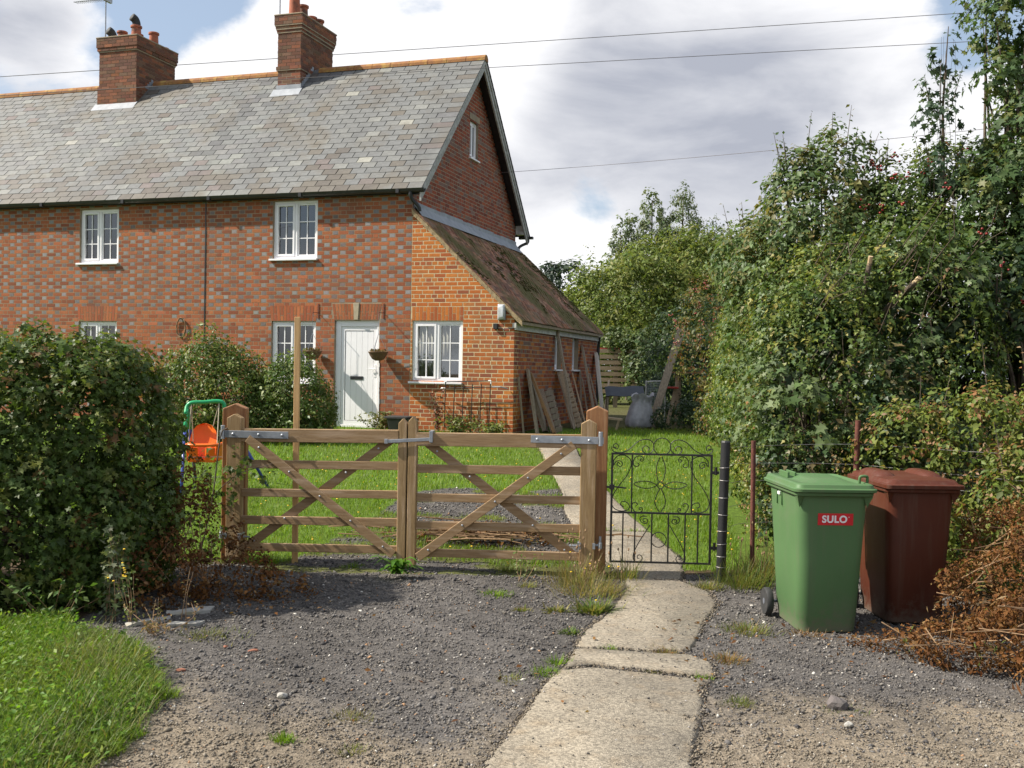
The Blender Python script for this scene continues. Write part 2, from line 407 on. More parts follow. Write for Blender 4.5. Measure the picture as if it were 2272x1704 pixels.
def np_single(name, V, F, mat, loc, label, cat, col=None, smooth=False, group=None, kind=None):
    V = np.asarray(V, np.float32) - np.array(loc, np.float32)
    o = _link(name, np_mesh(name, V, F, col, smooth), mat, None); o.location = loc
    return tag(o, label, cat, group, kind)


class MB:
    """Collects simple solids into one mesh."""
    def __init__(self, mtx=None):
        self.v, self.f, self.c, self.M = [], [], [], mtx

    def add(self, vs, fs, col=None):
        b = len(self.v)
        if self.M is not None: vs = [self.M @ Vector(p) for p in vs]
        self.v += [tuple(p) for p in vs]; self.f += [tuple(i + b for i in q) for q in fs]
        self.c += [col] * len(vs)
        return self

    def box(self, x0, x1, y0, y1, z0, z1, col=None, skip=''):
        vs = [(x0, y0, z0), (x1, y0, z0), (x1, y1, z0), (x0, y1, z0), (x0, y0, z1), (x1, y0, z1), (x1, y1, z1), (x0, y1, z1)]
        fs = {'b': (0, 3, 2, 1), 't': (4, 5, 6, 7), 'f': (0, 1, 5, 4), 'r': (1, 2, 6, 5), 'k': (2, 3, 7, 6), 'l': (3, 0, 4, 7)}
        return self.add(vs, [q for k, q in fs.items() if k not in skip], col)

    def bar(self, p0, p1, w, t, side=(0, 1, 0), col=None, w1=None):
        """Square bar from p0 to p1; t is its thickness along side, w across."""
        p0, p1, s = Vector(p0), Vector(p1), Vector(side)
        d = (p1 - p0).normalized(); a = d.cross(s).normalized(); s = a.cross(d).normalized()
        w1 = w if w1 is None else w1
        vs = []
        for p, ww in ((p0, w), (p1, w1)):
            for i, j in ((-1, -1), (1, -1), (1, 1), (-1, 1)): vs.append(p + a * (i * ww / 2) + s * (j * t / 2))
        return self.add(vs, [(3, 2, 1, 0), (4, 5, 6, 7), (0, 1, 5, 4), (1, 2, 6, 5), (2, 3, 7, 6), (3, 0, 4, 7)], col)

    def tube(self, pts, r, n=6, col=None, closed=False):
        pts = [Vector(p) for p in pts]
        m = len(pts); rs = r if isinstance(r, (list, tuple)) else [r] * m
        ref = None; vs = []
        for i, p in enumerate(pts):
            if closed: d = pts[(i + 1) % m] - pts[i - 1]
            else: d = pts[min(i + 1, m - 1)] - pts[max(i - 1, 0)]
            d.normalize()
            if ref is None: ref = d.orthogonal().normalized()
            a = (ref - d * ref.dot(d))
            a = a.normalized() if a.length > 1e-6 else d.orthogonal().normalized()
            ref = a; b = d.cross(a)
            for k in range(n):
                t = 2 * math.pi * k / n
                vs.append(p + (a * math.cos(t) + b * math.sin(t)) * rs[i])
        fs = []
        for i in range(m if closed else m - 1):
            for k in range(n):
                q, w = i * n, ((i + 1) % m) * n
                fs.append((q + k, q + (k + 1) % n, w + (k + 1) % n, w + k))
        if not closed: fs += [tuple(range(n - 1, -1, -1)), tuple((m - 1) * n + k for k in range(n))]
        return self.add(vs, fs, col)

    def lathe(self, prof, c=(0, 0, 0), n=16, axis='z', col=None):
        vs, fs = [], []
        for r, h in prof:
            for k in range(n):
                t = 2 * math.pi * k / n
                p = {'z': (r * math.cos(t), r * math.sin(t), h), 'x': (h, r * math.cos(t), r * math.sin(t)), 'y': (r * math.sin(t), h, r * math.cos(t))}[axis]
                vs.append((c[0] + p[0], c[1] + p[1], c[2] + p[2]))
        for i in range(len(prof) - 1):
            for k in range(n): fs.append((i * n + k, i * n + (k + 1) % n, (i + 1) * n + (k + 1) % n, (i + 1) * n + k))
        fs += [tuple(range(n - 1, -1, -1)), tuple((len(prof) - 1) * n + k for k in range(n))]
        return self.add(vs, fs, col)

    def loft(self, rings, col=None):
        n = len(rings[0]); vs = [p for r in rings for p in r]; fs = []
        for i in range(len(rings) - 1):
            for k in range(n): fs.append((i * n + k, i * n + (k + 1) % n, (i + 1) * n + (k + 1) % n, (i + 1) * n + k))
        fs += [tuple(range(n - 1, -1, -1)), tuple((len(rings) - 1) * n + k for k in range(n))]
        return self.add(vs, fs, col)

    def prism(self, poly, y0, y1, col=None):
        """Outline poly of (x,z), anticlockwise seen from -y, pushed from y0 to y1."""
        n = len(poly)
        vs = [(x, y0, z) for x, z in poly] + [(x, y1, z) for x, z in poly]
        fs = [tuple(range(n)), tuple(range(2 * n - 1, n - 1, -1))] + [(i, n + i, n + (i + 1) % n, (i + 1) % n) for i in range(n)]
        return self.add(vs, fs, col)

    def mesh(self, name, off=None, smooth=False):
        me = bpy.data.meshes.new(name)
        vs = self.v if off is None else [(p[0] - off[0], p[1] - off[1], p[2] - off[2]) for p in self.v]
        me.from_pydata(vs, [], self.f)
        if any(c is not None for c in self.c):
            ca = me.color_attributes.new('Col', 'FLOAT_COLOR', 'POINT')
            arr = np.ones((len(vs), 4), np.float32); arr[:, :3] = [c or (0.2, 0.2, 0.2) for c in self.c]
            ca.data.foreach_set('color', arr.ravel())
        if smooth:
            me.polygons.foreach_set('use_smooth', np.ones(len(me.polygons), bool))
        me.update()
        return me

    def build(self, name, mat, parent=None, bevel=0.0, smooth=False, seg=2, auto=False):
        off = None if parent is None else _frames[parent.name]
        o = _link(name, self.mesh(name, off, smooth), mat, parent)
        if bevel:
            b = o.modifiers.new('bevel', 'BEVEL'); b.width = bevel; b.segments = seg; b.limit_method = 'ANGLE'; b.angle_limit = R(40)
        if auto: o.data.shade_smooth(); o.data.set_sharp_from_angle(angle=R(38))
        return o

    def single(self, name, mat, loc, label, cat, bevel=0.0, smooth=False, group=None, kind=None, auto=False):
        o = _link(name, self.mesh(name, loc, smooth), mat, None); o.location = loc
        if bevel:
            b = o.modifiers.new('bevel', 'BEVEL'); b.width = bevel; b.segments = 2; b.limit_method = 'ANGLE'; b.angle_limit = R(40)
        if auto: o.data.shade_smooth(); o.data.set_sharp_from_angle(angle=R(38))
        return tag(o, label, cat, group, kind)


def spline(pts, n=8, closed=False):
    """Catmull-Rom curve through the points."""
    P = [Vector(p) for p in pts]; out = []
    m = len(P); rngi = range(m if closed else m - 1)
    for i in rngi:
        a, b = P[i], P[(i + 1) % m]
        p0 = P[i - 1] if (i > 0 or closed) else a * 2 - b
        p3 = P[(i + 2) % m] if (i + 2 < m or closed) else b * 2 - a
        for k in range(n):
            t = k / n
            out.append(0.5 * ((2 * a) + (b - p0) * t + (2 * p0 - 5 * a + 4 * b - p3) * t * t + (3 * a - p0 - 3 * b + p3) * t ** 3))
    if not closed: out.append(P[-1])
    return out


def jit(c, k=0.12):
    s = 1 + random.uniform(-k, k)
    return tuple(max(0.002, x * s * (1 + random.uniform(-k / 3, k / 3))) for x in c)


# ------------------------------------------------------------------ lie of the land
_ty = [-200, 7, 8.6, 9.35, 12.5, 17.5, 20, 60, 400]
_tz = [0, 0, -0.01, 0.0, 0.26, 0.56, 0.62, 0.75, 1.0]


def H(y): return np.interp(y, _ty, _tz)


def hz(x, y): return float(H(y))


def inpoly(x, y, poly):
    x = np.asarray(x); y = np.asarray(y); r = np.zeros(x.shape, bool); n = len(poly)
    for i in range(n):
        x0, y0 = poly[i]; x1, y1 = poly[(i + 1) % n]
        if y0 == y1: continue
        c = ((y0 > y) != (y1 > y)) & (x < (x1 - x0) * (y - y0) / (y1 - y0) + x0)
        r ^= c
    return r


_ph = rng.uniform(0, 6.28, (24, 4))


def wob(P, f=1.0):
    """Smooth cheap noise in -1..1 for arrays of points (n,2 or n,3)."""
    P = np.asarray(P, float); s = np.zeros(len(P)); a = 1.0; tot = 0
    for i in range(0, 6):
        ph = _ph[i]; k = f * (1.0 + 0.83 * i)
        z = P[:, 2] if P.shape[1] > 2 else 0
        s += a * np.sin(k * (P[:, 0] * math.cos(ph[0]) + P[:, 1] * math.sin(ph[0])) + ph[1]) * np.cos(k * (z * math.cos(ph[2]) + P[:, 1] * math.sin(ph[2]) * 0.7 - P[:, 0] * 0.4) + ph[3])
        tot += a; a *= 0.8
    return s / tot * 1.6

# ------------------------------------------------------------------ ground
VERGE = [(-9, 3.2), (-1.75, 3.2), (-1.77, 4.48), (-1.76, 4.83), (-1.77, 5.14), (-1.82, 5.43), (-1.93, 5.71), (-2.12, 6.01), (-2.53, 6.44), (-2.9, 6.75), (-9, 6.95)]
YARD = [(-2.2, 8.8), (-1.85, 9.6), (-1.5, 10.7), (-1.25, 12.3), (-0.7, 12.75), (0.3, 12.6), (0.66, 12.9), (0.64, 11.5), (0.9, 9.3), (0.95, 8.8)]
SLABS = [
    [(-0.30, 3.6), (-0.08, 4.58), (0.01, 4.92), (0.12, 5.40), (0.22, 5.77), (0.30, 5.98), (0.50, 6.06), (0.85, 5.97), (1.17, 5.86), (1.10, 5.74), (1.01, 5.29), (0.92, 4.96), (0.84, 4.60), (0.66, 3.6)],
    [(0.31, 6.02), (0.36, 6.20), (0.42, 6.44), (0.60, 6.43), (0.9, 6.37), (1.13, 6.36), (1.24, 6.22), (1.20, 5.91), (0.86, 6.02), (0.50, 6.11)],
    [(0.42, 6.50), (0.50, 6.90), (0.72, 7.46), (0.88, 8.0), (0.95, 8.25), (0.98, 8.72), (1.46, 8.72), (1.63, 8.31), (1.60, 7.83), (1.39, 7.23), (1.15, 6.49), (0.9, 6.43)],
    [(0.98, 8.76), (0.90, 9.32), (0.74, 10.3), (0.70, 10.6), (1.45, 10.55), (1.60, 9.5), (1.48, 8.76)],
    [(0.70, 10.66), (0.61, 11.54), (0.63, 12.8), (0.59, 13.6), (0.53, 14.82), (0.44, 16.56), (0.2, 17.3), (1.1, 17.4), (1.05, 16.5), (1.05, 14.5), (1.23, 12.32), (1.31, 11.5), (1.44, 10.62)],
]


def refine(poly, step, amp, seed):
    r = random.Random(seed); out = []
    n = len(poly)
    for i in range(n):
        a, b = Vector(poly[i]), Vector(poly[(i + 1) % n])
        d = b - a; k = max(1, int(d.length / step)); nn = Vector((-d.y, d.x)).normalized()
        for j in range(k):
            p = a + d * (j / k)
            out.append(tuple(p + nn * r.uniform(-amp, amp)))
    return out


def on_path(x, y):
    m = np.zeros(np.shape(x), bool)
    for p in SLABS: m |= inpoly(x, y, p)
    return m


def gravel_mask(x, y):
    """Where the dark loose stone lies."""
    x = np.asarray(x); y = np.asarray(y)
    near = (y < 9.0) & ~inpoly(x, y, VERGE) & (x > -2.9) & (x < 3.6)
    return near | inpoly(x, y, YARD)


def weedy(x, y):
    """Grown-over patches in the yard behind the gate."""
    P = np.stack([np.asarray(x), np.asarray(y)], 1)
    w = wob(P * [0.7, 1.9], 2.1)
    return w


xs = np.concatenate([np.linspace(-400, -14, 10), np.arange(-13, -4.2, 0.4), np.arange(-4.0, 4.6, 0.045), np.arange(4.8, 14, 0.4), np.linspace(16, 400, 10)])
ysg = np.concatenate([np.linspace(-200, 2.5, 8), np.arange(3.0, 9.5, 0.045), np.arange(9.5, 14, 0.09), np.arange(14, 26, 0.4), np.linspace(27, 400, 14)])
gx, gy = np.meshgrid(xs, ysg)
P2 = np.stack([gx.ravel(), gy.ravel()], 1)
gz = H(P2[:, 1])
gm = gravel_mask(P2[:, 0], P2[:, 1])
vm = inpoly(P2[:, 0], P2[:, 1], VERGE)
near = (P2[:, 1] < 13) & (abs(P2[:, 0]) < 5)
gz = gz + np.where(near, 0.012 * wob(P2, 2.3) + 0.006 * wob(P2, 9.0), 0)
gz = gz + np.where(gm & near, 0.006 * wob(P2, 31.0) + rng.normal(0, 0.0022, len(P2)), 0)
gz = gz - np.where(on_path(P2[:, 0], P2[:, 1]), 0.03, 0)
gz = gz + np.where(vm, np.clip((-1.70 - P2[:, 0]) * 0.2, 0, 0.07), 0)
c_grav = np.array([0.096, 0.088, 0.082]); c_dust = np.array([0.225, 0.185, 0.138]); c_soil = np.array([0.085, 0.06, 0.035]); c_green = np.array([0.085, 0.135, 0.020])
gcol = np.tile(c_green, (len(P2), 1))
wn1 = wob(P2, 1.7); wn2 = wob(P2, 5.0)
dust = np.clip((5.55 - P2[:, 1] + 0.5 * wn1 + 0.30 * wn2 - 0.25 * np.clip(P2[:, 0], -2, 0)) / 0.9, 0, 1)
right = np.clip((P2[:, 0] - 0.9) * 2, 0, 1)
dust = np.maximum(dust, right * np.clip((5.75 - P2[:, 1] + 0.4 * wn1 + 0.3 * wn2) / 0.8, 0, 1))
gg = c_grav * (1 - dust[:, None]) + c_dust * 0.85 * dust[:, None]
gg = gg * (1 + 0.22 * wob(P2 * [1.5, 0.5], 1.6) + 0.12 * wn2)[:, None]
gcol[gm] = gg[gm]
gcol[(P2[:, 1] > 20.3) & (P2[:, 1] < 45) & (P2[:, 0] > 0.5)] = c_soil * 0.7 + c_green * 0.25
yard = inpoly(P2[:, 0], P2[:, 1], YARD)
wy = yard & (weedy(P2[:, 0], P2[:, 1]) > 0.02)
gcol[wy] = c_soil * 0.6 + c_green * 0.4
edge = (~gm) & (P2[:, 1] < 9.2) & ~vm
gcol[edge] = c_soil
gcol[vm] = np.array([0.05, 0.075, 0.02])
gcol[on_path(P2[:, 0], P2[:, 1])] = c_soil
nx, ny = len(xs), len(ysg)
idx = np.arange(nx * ny).reshape(ny, nx)
GF = np.stack([idx[:-1, :-1].ravel(), idx[:-1, 1:].ravel(), idx[1:, 1:].ravel(), idx[1:, :-1].ravel()], 1)
ground = np_obj('ground', np.column_stack([P2, gz]), GF, M['ground'], None, gcol, smooth=True)
tag(ground, kind='structure')


def ghz(x, y): return float(H(y)) + 0.012 * float(wob(np.array([[x, y]]), 2.3)[0]) * (1 if (y < 13 and abs(x) < 5) else 0)


# concrete path in cracked lengths
path = thing('path', None, None, (0.7, 6, 0)); path['kind'] = 'structure'
for i, poly in enumerate(SLABS):
    pp = refine(refine(poly, 0.25, 0.010, 40 + i), 0.06, 0.006, 60 + i)
    top, bot = [], []
    for (x, y) in pp:
        z = hz(x, y) + 0.004 + 0.012 * float(wob(np.array([[x, y]]), 2.3)[0])
        top.append((x, y, z - 0.004)); bot.append((x, y, z - 0.08))
    n = len(pp)
    cx_, cy_ = sum(p[0] for p in pp) / n, sum(p[1] for p in pp) / n
    mb = MB()
    ins = [((p[0] - cx_) * 0.93 + cx_, (p[1] - cy_) * 0.975 + cy_, p[2] + 0.016) for p in top]
    mb.add(bot + top + ins, [(j, (j + 1) % n, n + (j + 1) % n, n + j) for j in range(n)] + [(n + j, n + (j + 1) % n, 2 * n + (j + 1) % n, 2 * n + j) for j in range(n)] + [tuple(range(2 * n, 3 * n))])
    # anticlockwise check
    ar = sum(pp[j][0] * pp[(j + 1) % n][1] - pp[(j + 1) % n][0] * pp[j][1] for j in range(n))
    if ar < 0: mb.f = [tuple(reversed(q)) for q in mb.f]
    mb.build('slab', M['concrete'], path, smooth=True)

# loose stone
_octa = np.array([(1, 0, 0), (-1, 0, 0), (0, 1, 0), (0, -1, 0), (0, 0, 1), (0, 0, -0.8)], float)
_octaF = np.array([(0, 2, 4), (2, 1, 4), (1, 3, 4), (3, 0, 4), (2, 0, 5), (1, 2, 5), (3, 1, 5), (0, 3, 5)])
_cube = np.array([(-1, -1, -1), (1, -1, -1), (1, 1, -1), (-1, 1, -1), (-1, -1, 1), (1, -1, 1), (1, 1, 1), (-1, 1, 1)], float) * 0.62
_cubeF = np.array([(0, 3, 2), (0, 2, 1), (4, 5, 6), (4, 6, 7), (0, 1, 5), (0, 5, 4), (1, 2, 6), (1, 6, 5), (2, 3, 7), (2, 7, 6), (3, 0, 4), (3, 4, 7)])


def stones(px, py, size, cols, lift=0.2, name='gravel'):
    n = len(px)
    V = _octa[None] * rng.uniform(0.55, 1.15, (n, 6, 1)) * np.stack([rng.uniform(0.8, 1.3, n), rng.uniform(0.7, 1.0, n), rng.uniform(0.5, 0.9, n)], 1)[:, None, :]
    a = rng.uniform(0, 6.28, n); ca, sa = np.cos(a)[:, None], np.sin(a)[:, None]
    x = V[:, :, 0] * ca - V[:, :, 1] * sa; y = V[:, :, 0] * sa + V[:, :, 1] * ca
    t = rng.normal(0, 0.35, n)[:, None]
    z = V[:, :, 2] + x * t
    P = np.stack([px, py], 1)
    zz = H(py) + np.where((py < 13) & (abs(px) < 5), 0.012 * wob(P, 2.3) + 0.006 * wob(P, 9.0), 0)
    V = np.stack([x * size[:, None] + px[:, None], y * size[:, None] + py[:, None], z * size[:, None] + (zz + size * lift)[:, None]], 2)
    F = _octaF[None] + (np.arange(n) * 6)[:, None, None]
    return V.reshape(-1, 3), F.reshape(-1, 3), np.repeat(cols, 6, axis=0)


N = 175000
py = 4.2 + (rng.uniform(0, 1, N) ** 1.75) * 8.6
px = rng.uniform(-2.8, 3.6, N)
ok = gravel_mask(px, py) & ~on_path(px, py)
yd = inpoly(px, py, YARD) & (weedy(px, py) > 0.05)
ok &= ~(yd & (rng.uniform(0, 1, N) < 0.8))
px, py = px[ok], py[ok]
n = len(px)
sz = np.clip(rng.lognormal(math.log(0.0070), 0.46, n), 0.003, 0.026) * np.clip(0.75 + 0.06 * (py - 4), 0.7, 1.2)
pal = np.array([(0.112, 0.104, 0.100), (0.082, 0.076, 0.074), (0.165, 0.154, 0.145), (0.130, 0.114, 0.098), (0.20, 0.182, 0.160), (0.068, 0.063, 0.062)])
cols = pal[rng.integers(0, len(pal), n)]
Pp = np.stack([px, py], 1)
dst = np.clip((5.5 - py + 0.5 * wob(Pp, 1.7) - 0.25 * np.clip(px, -2, 0)) / 0.9, 0, 1)
warm = np.array([(0.21, 0.175, 0.132), (0.25, 0.215, 0.168), (0.19, 0.16, 0.12), (0.15, 0.13, 0.105)])[rng.integers(0, 4, n)]
pick = rng.uniform(0, 1, n) < dst
cols[pick] = warm[pick]
cols *= (1 + 0.20 * wob(Pp * [1.5, 0.5], 1.6))[:, None]
wht = rng.uniform(0, 1, n) < 0.014
cols[wht] = np.array([0.50, 0.47, 0.42]); 
tan = rng.uniform(0, 1, n) < 0.012
cols[tan] = np.array([0.34, 0.20, 0.11])
V, F, C_ = stones(px, py, sz, cols)
o = np_obj('gravel', V, F, M['gravel'], None, C_); tag(o, 'loose dark grey gravel spread over the drive and yard', 'gravel', kind='stuff')

# stray crumbs of stone on the concrete
N = 900
px = rng.uniform(-0.2, 1.6, N); py = rng.uniform(4.3, 8.6, N); ok = on_path(px, py); px, py = px[ok], py[ok]
V, F, C_ = stones(px, py, rng.uniform(0.003, 0.009, len(px)), pal[rng.integers(0, 3, len(px))] * rng.choice([0.6, 1.0, 3.0], len(px), p=[0.5, 0.35, 0.15])[:, None], 3.4 * 0 + 1.0)
V[:, 2] += 0.014
o = np_obj('stone_crumbs', V, F, M['gravel'], None, C_); tag(o, 'small stone crumbs scattered on the concrete path', 'gravel', kind='stuff')


# grit and soil lying over the edges of the path
ex, ey = [], []
for i, poly in enumerate(SLABS[:4]):
    cxp = sum(p[0] for p in poly) / len(poly); cyp = sum(p[1] for p in poly) / len(poly)
    for (x0_, y0_) in refine(poly, 0.012, 0.0, 5):
        for _ in range(3):
            k = abs(rng.normal(0, 0.035)) - 0.015; dd = math.hypot(cxp - x0_, cyp - y0_)
            ex.append(x0_ + (cxp - x0_) / dd * k + rng.normal(0, 0.01)); ey.append(y0_ + (cyp - y0_) / dd * k + rng.normal(0, 0.01))
ex, ey = np.array(ex), np.array(ey); keep = (rng.uniform(0, 1, len(ex)) < 0.75) & (wob(np.stack([ex, ey], 1), 3.0) > -0.45); ex, ey = ex[keep], ey[keep]
ec = np.array([(0.10, 0.085, 0.07), (0.14, 0.115, 0.085), (0.18, 0.15, 0.11), (0.085, 0.075, 0.07), (0.24, 0.20, 0.15)])[rng.integers(0, 5, len(ex))]
V, F, C_ = stones(ex, ey, rng.uniform(0.004, 0.013, len(ex)), ec, 0.5)
V[:, 2] += 0.006
o = np_obj('path_edge_grit', V, F, M['gravel'], None, C_); tag(o, 'grit and soil washed over the edges of the concrete path', 'grit', kind='stuff')


def boulder(name, x, y, r, mat, label, cat='stone', flat=0.6, seed=0, rot=0.0, sx=1.0):
    rr = random.Random(seed); vs = []
    import bmesh
    bm = bmesh.new(); bmesh.ops.create_icosphere(bm, subdivisions=2, radius=1)
    z0 = ghz(x, y)
    for v in bm.verts:
        k = 1 + 0.22 * math.sin(3.1 * v.co.x + seed) * math.cos(2.7 * v.co.y + seed * 2) + rr.uniform(-0.09, 0.09)
        c = v.co * k
        c = Vector((c.x * sx, c.y, c.z * flat)); c.rotate(Euler((0, 0, rot)))
        v.co = c * r
    me = bpy.data.meshes.new(name); bm.to_mesh(me); bm.free()
    o = _link(name, me, mat, None); o.location = (x, y, z0 + r * flat * 0.55)
    return tag(o, label, cat)


boulder('rock', 1.74, 5.42, 0.055, M['rock'], 'grey rounded stone lying alone on the gravel in front of the green bin', seed=3, flat=0.7)
boulder('rock', 1.70, 5.12, 0.024, M['pale_rock'], 'small pale pebble lying just before the grey rounded stone', seed=4)
boulder('rock', -1.18, 5.43, 0.028, M['pale_rock'], 'pale broken stone lying alone in the middle of the drive', seed=5, sx=1.2)
boulder('brick_fragment', -1.55, 6.30, 0.022, M['brick_bit'], 'orange brick fragment lying flat on the gravel, longest of the three', 'brick', 0.45, 6, 0.2, 1.5)
boulder('brick_fragment', -1.74, 6.38, 0.016, M['brick_bit'], 'small orange brick fragment beside the longest one, towards the hedge', 'brick', 0.5, 7)
boulder('brick_fragment', -1.85, 5.86, 0.020, M['brick_bit'], 'orange brick fragment lying near the edge of the grass verge', 'brick', 0.5, 8, 0.0, 1.3)
boulder('rock', -2.02, 5.92, 0.028, M['pale_rock'], 'white chip of stone between verge and gravel', seed=9, flat=0.5)

# broken paving at the foot of the hedge
for (x, y, a, ln, wd, lab) in ((-2.23, 7.28, 0.62, 0.36, 0.17, 'whitish broken slab at the corner of the drive below the hedge'), (-2.42, 6.96, 0.75, 0.34, 0.12, 'mossy yellow broken slab lying next to the whitish slab'), (-2.16, 6.93, 0.45, 0.26, 0.09, 'thin mossy stone sunk in the gravel below the whitish slab'), (-2.40, 6.33, 0.3, 0.14, 0.09, 'small grey flat stone at the tip of the grass verge')):
    pp = refine([(-ln / 2, -wd * 0.4), (ln * 0.3, -wd / 2), (ln / 2, wd * 0.2), (ln * 0.1, wd / 2), (-ln * 0.45, wd * 0.35)], 0.05, 0.010, int(x * -100))
    t = MB(); n = len(pp); z0 = ghz(x, y)
    ca, sa = math.cos(a), math.sin(a)
    q = [(x + px_ * ca - py_ * sa, y + px_ * sa + py_ * ca) for px_, py_ in pp]
    t.add([(p[0], p[1], z0 - 0.03) for p in q] + [(p[0], p[1], z0 + 0.008 + 0.014 * random.random()) for p in q], [(j, (j + 1) % n, n + (j + 1) % n, n + j) for j in range(n)] + [tuple(range(n, 2 * n))])
    t.single('broken_slab', M['pale_rock'], (x, y, z0), lab, 'paving slab')

# ------------------------------------------------------------------ the cottages
TH = math.atan2(744, 2300)
HC = Vector((-1.880, 19.073, 0.55))
HU = Vector((math.cos(TH), -math.sin(TH), 0)); HV = Vector((math.sin(TH), math.cos(TH), 0))


def hw(s, v, z): return HC * 1.0 + HU * s + HV * v + Vector((0, 0, z - 0.55))


house = thing('brick_cottage', 'terrace of old brick cottages under a long slate roof with a lean-to at its end', 'house', HC, -TH, local=True)
_frames[house.name] = Vector((0, 0, 0.55))     # parts use s along the front, v towards the back, z above the road
S0 = -17.2
EZ = 5.05          # eaves
RID_V, RID_Z = 3.13, 8.30
SLOPE = (RID_Z - 5.07) / (RID_V + 0.12)


def roof_z(v): return 5.07 + SLOPE * (v + 0.12) if v <= RID_V else RID_Z - SLOPE * (v - RID_V)


def ext_z(s): return 4.66 - 0.95 * s      # top of the lean-to roof over s


BR_RED = [(0.335, 0.112, 0.048), (0.29, 0.093, 0.043), (0.36, 0.130, 0.056), (0.245, 0.082, 0.043), (0.32, 0.108, 0.050)]
BR_GREY = [(0.225, 0.21, 0.21), (0.265, 0.25, 0.25), (0.195, 0.18, 0.18), (0.18, 0.145, 0.135)]
BR_ORANGE = [(0.48, 0.155, 0.036), (0.43, 0.125, 0.032), (0.52, 0.185, 0.045), (0.37, 0.102, 0.034), (0.28, 0.085, 0.040), (0.45, 0.14, 0.036)]
BR_GABLE = [(0.30, 0.075, 0.040), (0.25, 0.062, 0.036), (0.34, 0.09, 0.045), (0.21, 0.06, 0.042), (0.22, 0.13, 0.11)]
BR_STACK = [(0.20, 0.085, 0.05), (0.155, 0.07, 0.045), (0.25, 0.10, 0.052), (0.13, 0.068, 0.048), (0.17, 0.10, 0.065)]


def bond(x0, x1, z0, z1, limits, holes, kind, rs, c0=0):
    """Courses of bricks on a face: list of (xa, xb, za, zb, header?, zone z). limits(z) -> (min x, max x)."""
    out = []; G = 0.012 if kind == 'flemish' else 0.016; CH = 0.075
    n = int((z1 - z0) / CH)
    for j in range(n):
        za = z0 + j * CH; zb = za + CH - G; zm = (za + zb) / 2
        la, lb = limits(zm)
        la, lb = max(la, x0), min(lb, x1)
        if lb - la < 0.05: continue
        spans = [(la, lb)]
        for (ha, hb, hza, hzb) in holes:
            if hza < zm < hzb:
                ns = []
                for a, b in spans:
                    if hb <= a or ha >= b: ns.append((a, b)); continue
                    if ha - a > 0.014: ns.append((a, ha - 0.004))
                    if b - hb > 0.014: ns.append((hb + 0.004, b))
                spans = ns
        if kind == 'flemish':
            seq = [(0.212, 0), (0.1005, 1)]; off = (0.17225 if (j + c0) % 2 else 0.0)
        elif kind == 'garden':
            if (j + c0) % 4 == 3: seq = [(0.1005, 1)]; off = 0.056
            else: seq = [(0.212, 0)] ; off = 0.1125 * ((j + c0) % 2)
        x = x0 - 1.0 + off + rs.uniform(-0.006, 0.006) + (0.5 * ((x0 * 0) % 1)); x -= x % 0.0001
        # start on a common lattice
        per = sum(w + G for w, _ in seq)
        x = math.floor(x0 / per) * per - per + off
        k = 0
        while x < x1:
            w, h = seq[k % len(seq)]; k += 1
            a, b = x, x + w; x += w + G
            for sa, sb in spans:
                aa, bb = max(a, sa), min(b, sb)
                if bb - aa > 0.012: out.append((aa + rs.uniform(0, 0.003), bb - rs.uniform(0, 0.003), za + rs.uniform(-0.002, 0.002), zb + rs.uniform(-0.002, 0.002), h))
    return out


def cells(x0, x1, z0, z1, holes):
    X = sorted({x0, x1, *[h[0] for h in holes], *[h[1] for h in holes]}); Zs = sorted({z0, z1, *[h[2] for h in holes], *[h[3] for h in holes]})
    X = [x for x in X if x0 <= x <= x1]; Zs = [z for z in Zs if z0 <= z <= z1]
    for i in range(len(X) - 1):
        for j in range(len(Zs) - 1):
            xm, zm = (X[i] + X[i + 1]) / 2, (Zs[j] + Zs[j + 1]) / 2
            if not any(h[0] < xm < h[1] and h[2] < zm < h[3] for h in holes): yield X[i], X[i + 1], Zs[j], Zs[j + 1]


I4 = Matrix.Identity(4)


def face_mtx(o, ax, inn):
    """Local x along the wall, y into the wall, z up."""
    ax, inn = Vector(ax), Vector(inn)
    return Matrix(((ax.x, inn.x, 0, o[0]), (ax.y, inn.y, 0, o[1]), (ax.z, inn.z, 1, o[2]), (0, 0, 0, 1)))


MX_FRONT = face_mtx((0, 0, 0), (1, 0, 0), (0, 1, 0))
MX_SIDE = face_mtx((2.0, 0, 0), (0, 1, 0), (-1, 0, 0))
MX_GABLE = face_mtx((0, 0, 0), (0, 1, 0), (-1, 0, 0))

# openings: (s0, s1, z0, z1)
W_UP_R = (-2.91, -1.95, 3.78, 4.89)
W_UP_L = (-7.42, -6.465, 3.765, 4.862)
W_LO_R = (-2.91, -1.955, 1.43, 2.59)
W_LO_L = (-7.42, -6.485, 1.43, 2.575)
W_EXT = (0.036, 1.024, 1.49, 2.605)
W_UP_F = (-11.9, -10.95, 3.76, 4.86)
W_LO_F = (-11.9, -10.95, 1.43, 2.575)
W_UP_E = (-16.1, -15.15, 3.76, 4.86)
W_LO_E = (-16.1, -15.15, 1.43, 2.575)
DOOR = (-1.556, -0.634, 0.56, 2.61)
FR_HOLES = [W_UP_R, W_UP_L, W_LO_R, W_LO_L, W_UP_F, W_LO_F, W_UP_E, W_LO_E, DOOR, W_EXT]
ARCHES = [(W_LO_R, 2.895), (W_LO_L, 2.89), (W_LO_F, 2.89), (W_LO_E, 2.89), (W_EXT, 2.865)]
ARCH_HOLES = [(w[0] - 0.02, w[1] + 0.01, w[3], zt) for w, zt in ARCHES] + [(-1.61, -0.60, 2.61, 2.925)]
SIDE_HOLES = [(2.70, 3.20, 1.76, 2.50), (4.10, 4.62, 1.76, 2.50)]
GAB_WIN = (2.93, 3.44, 6.19, 6.98)

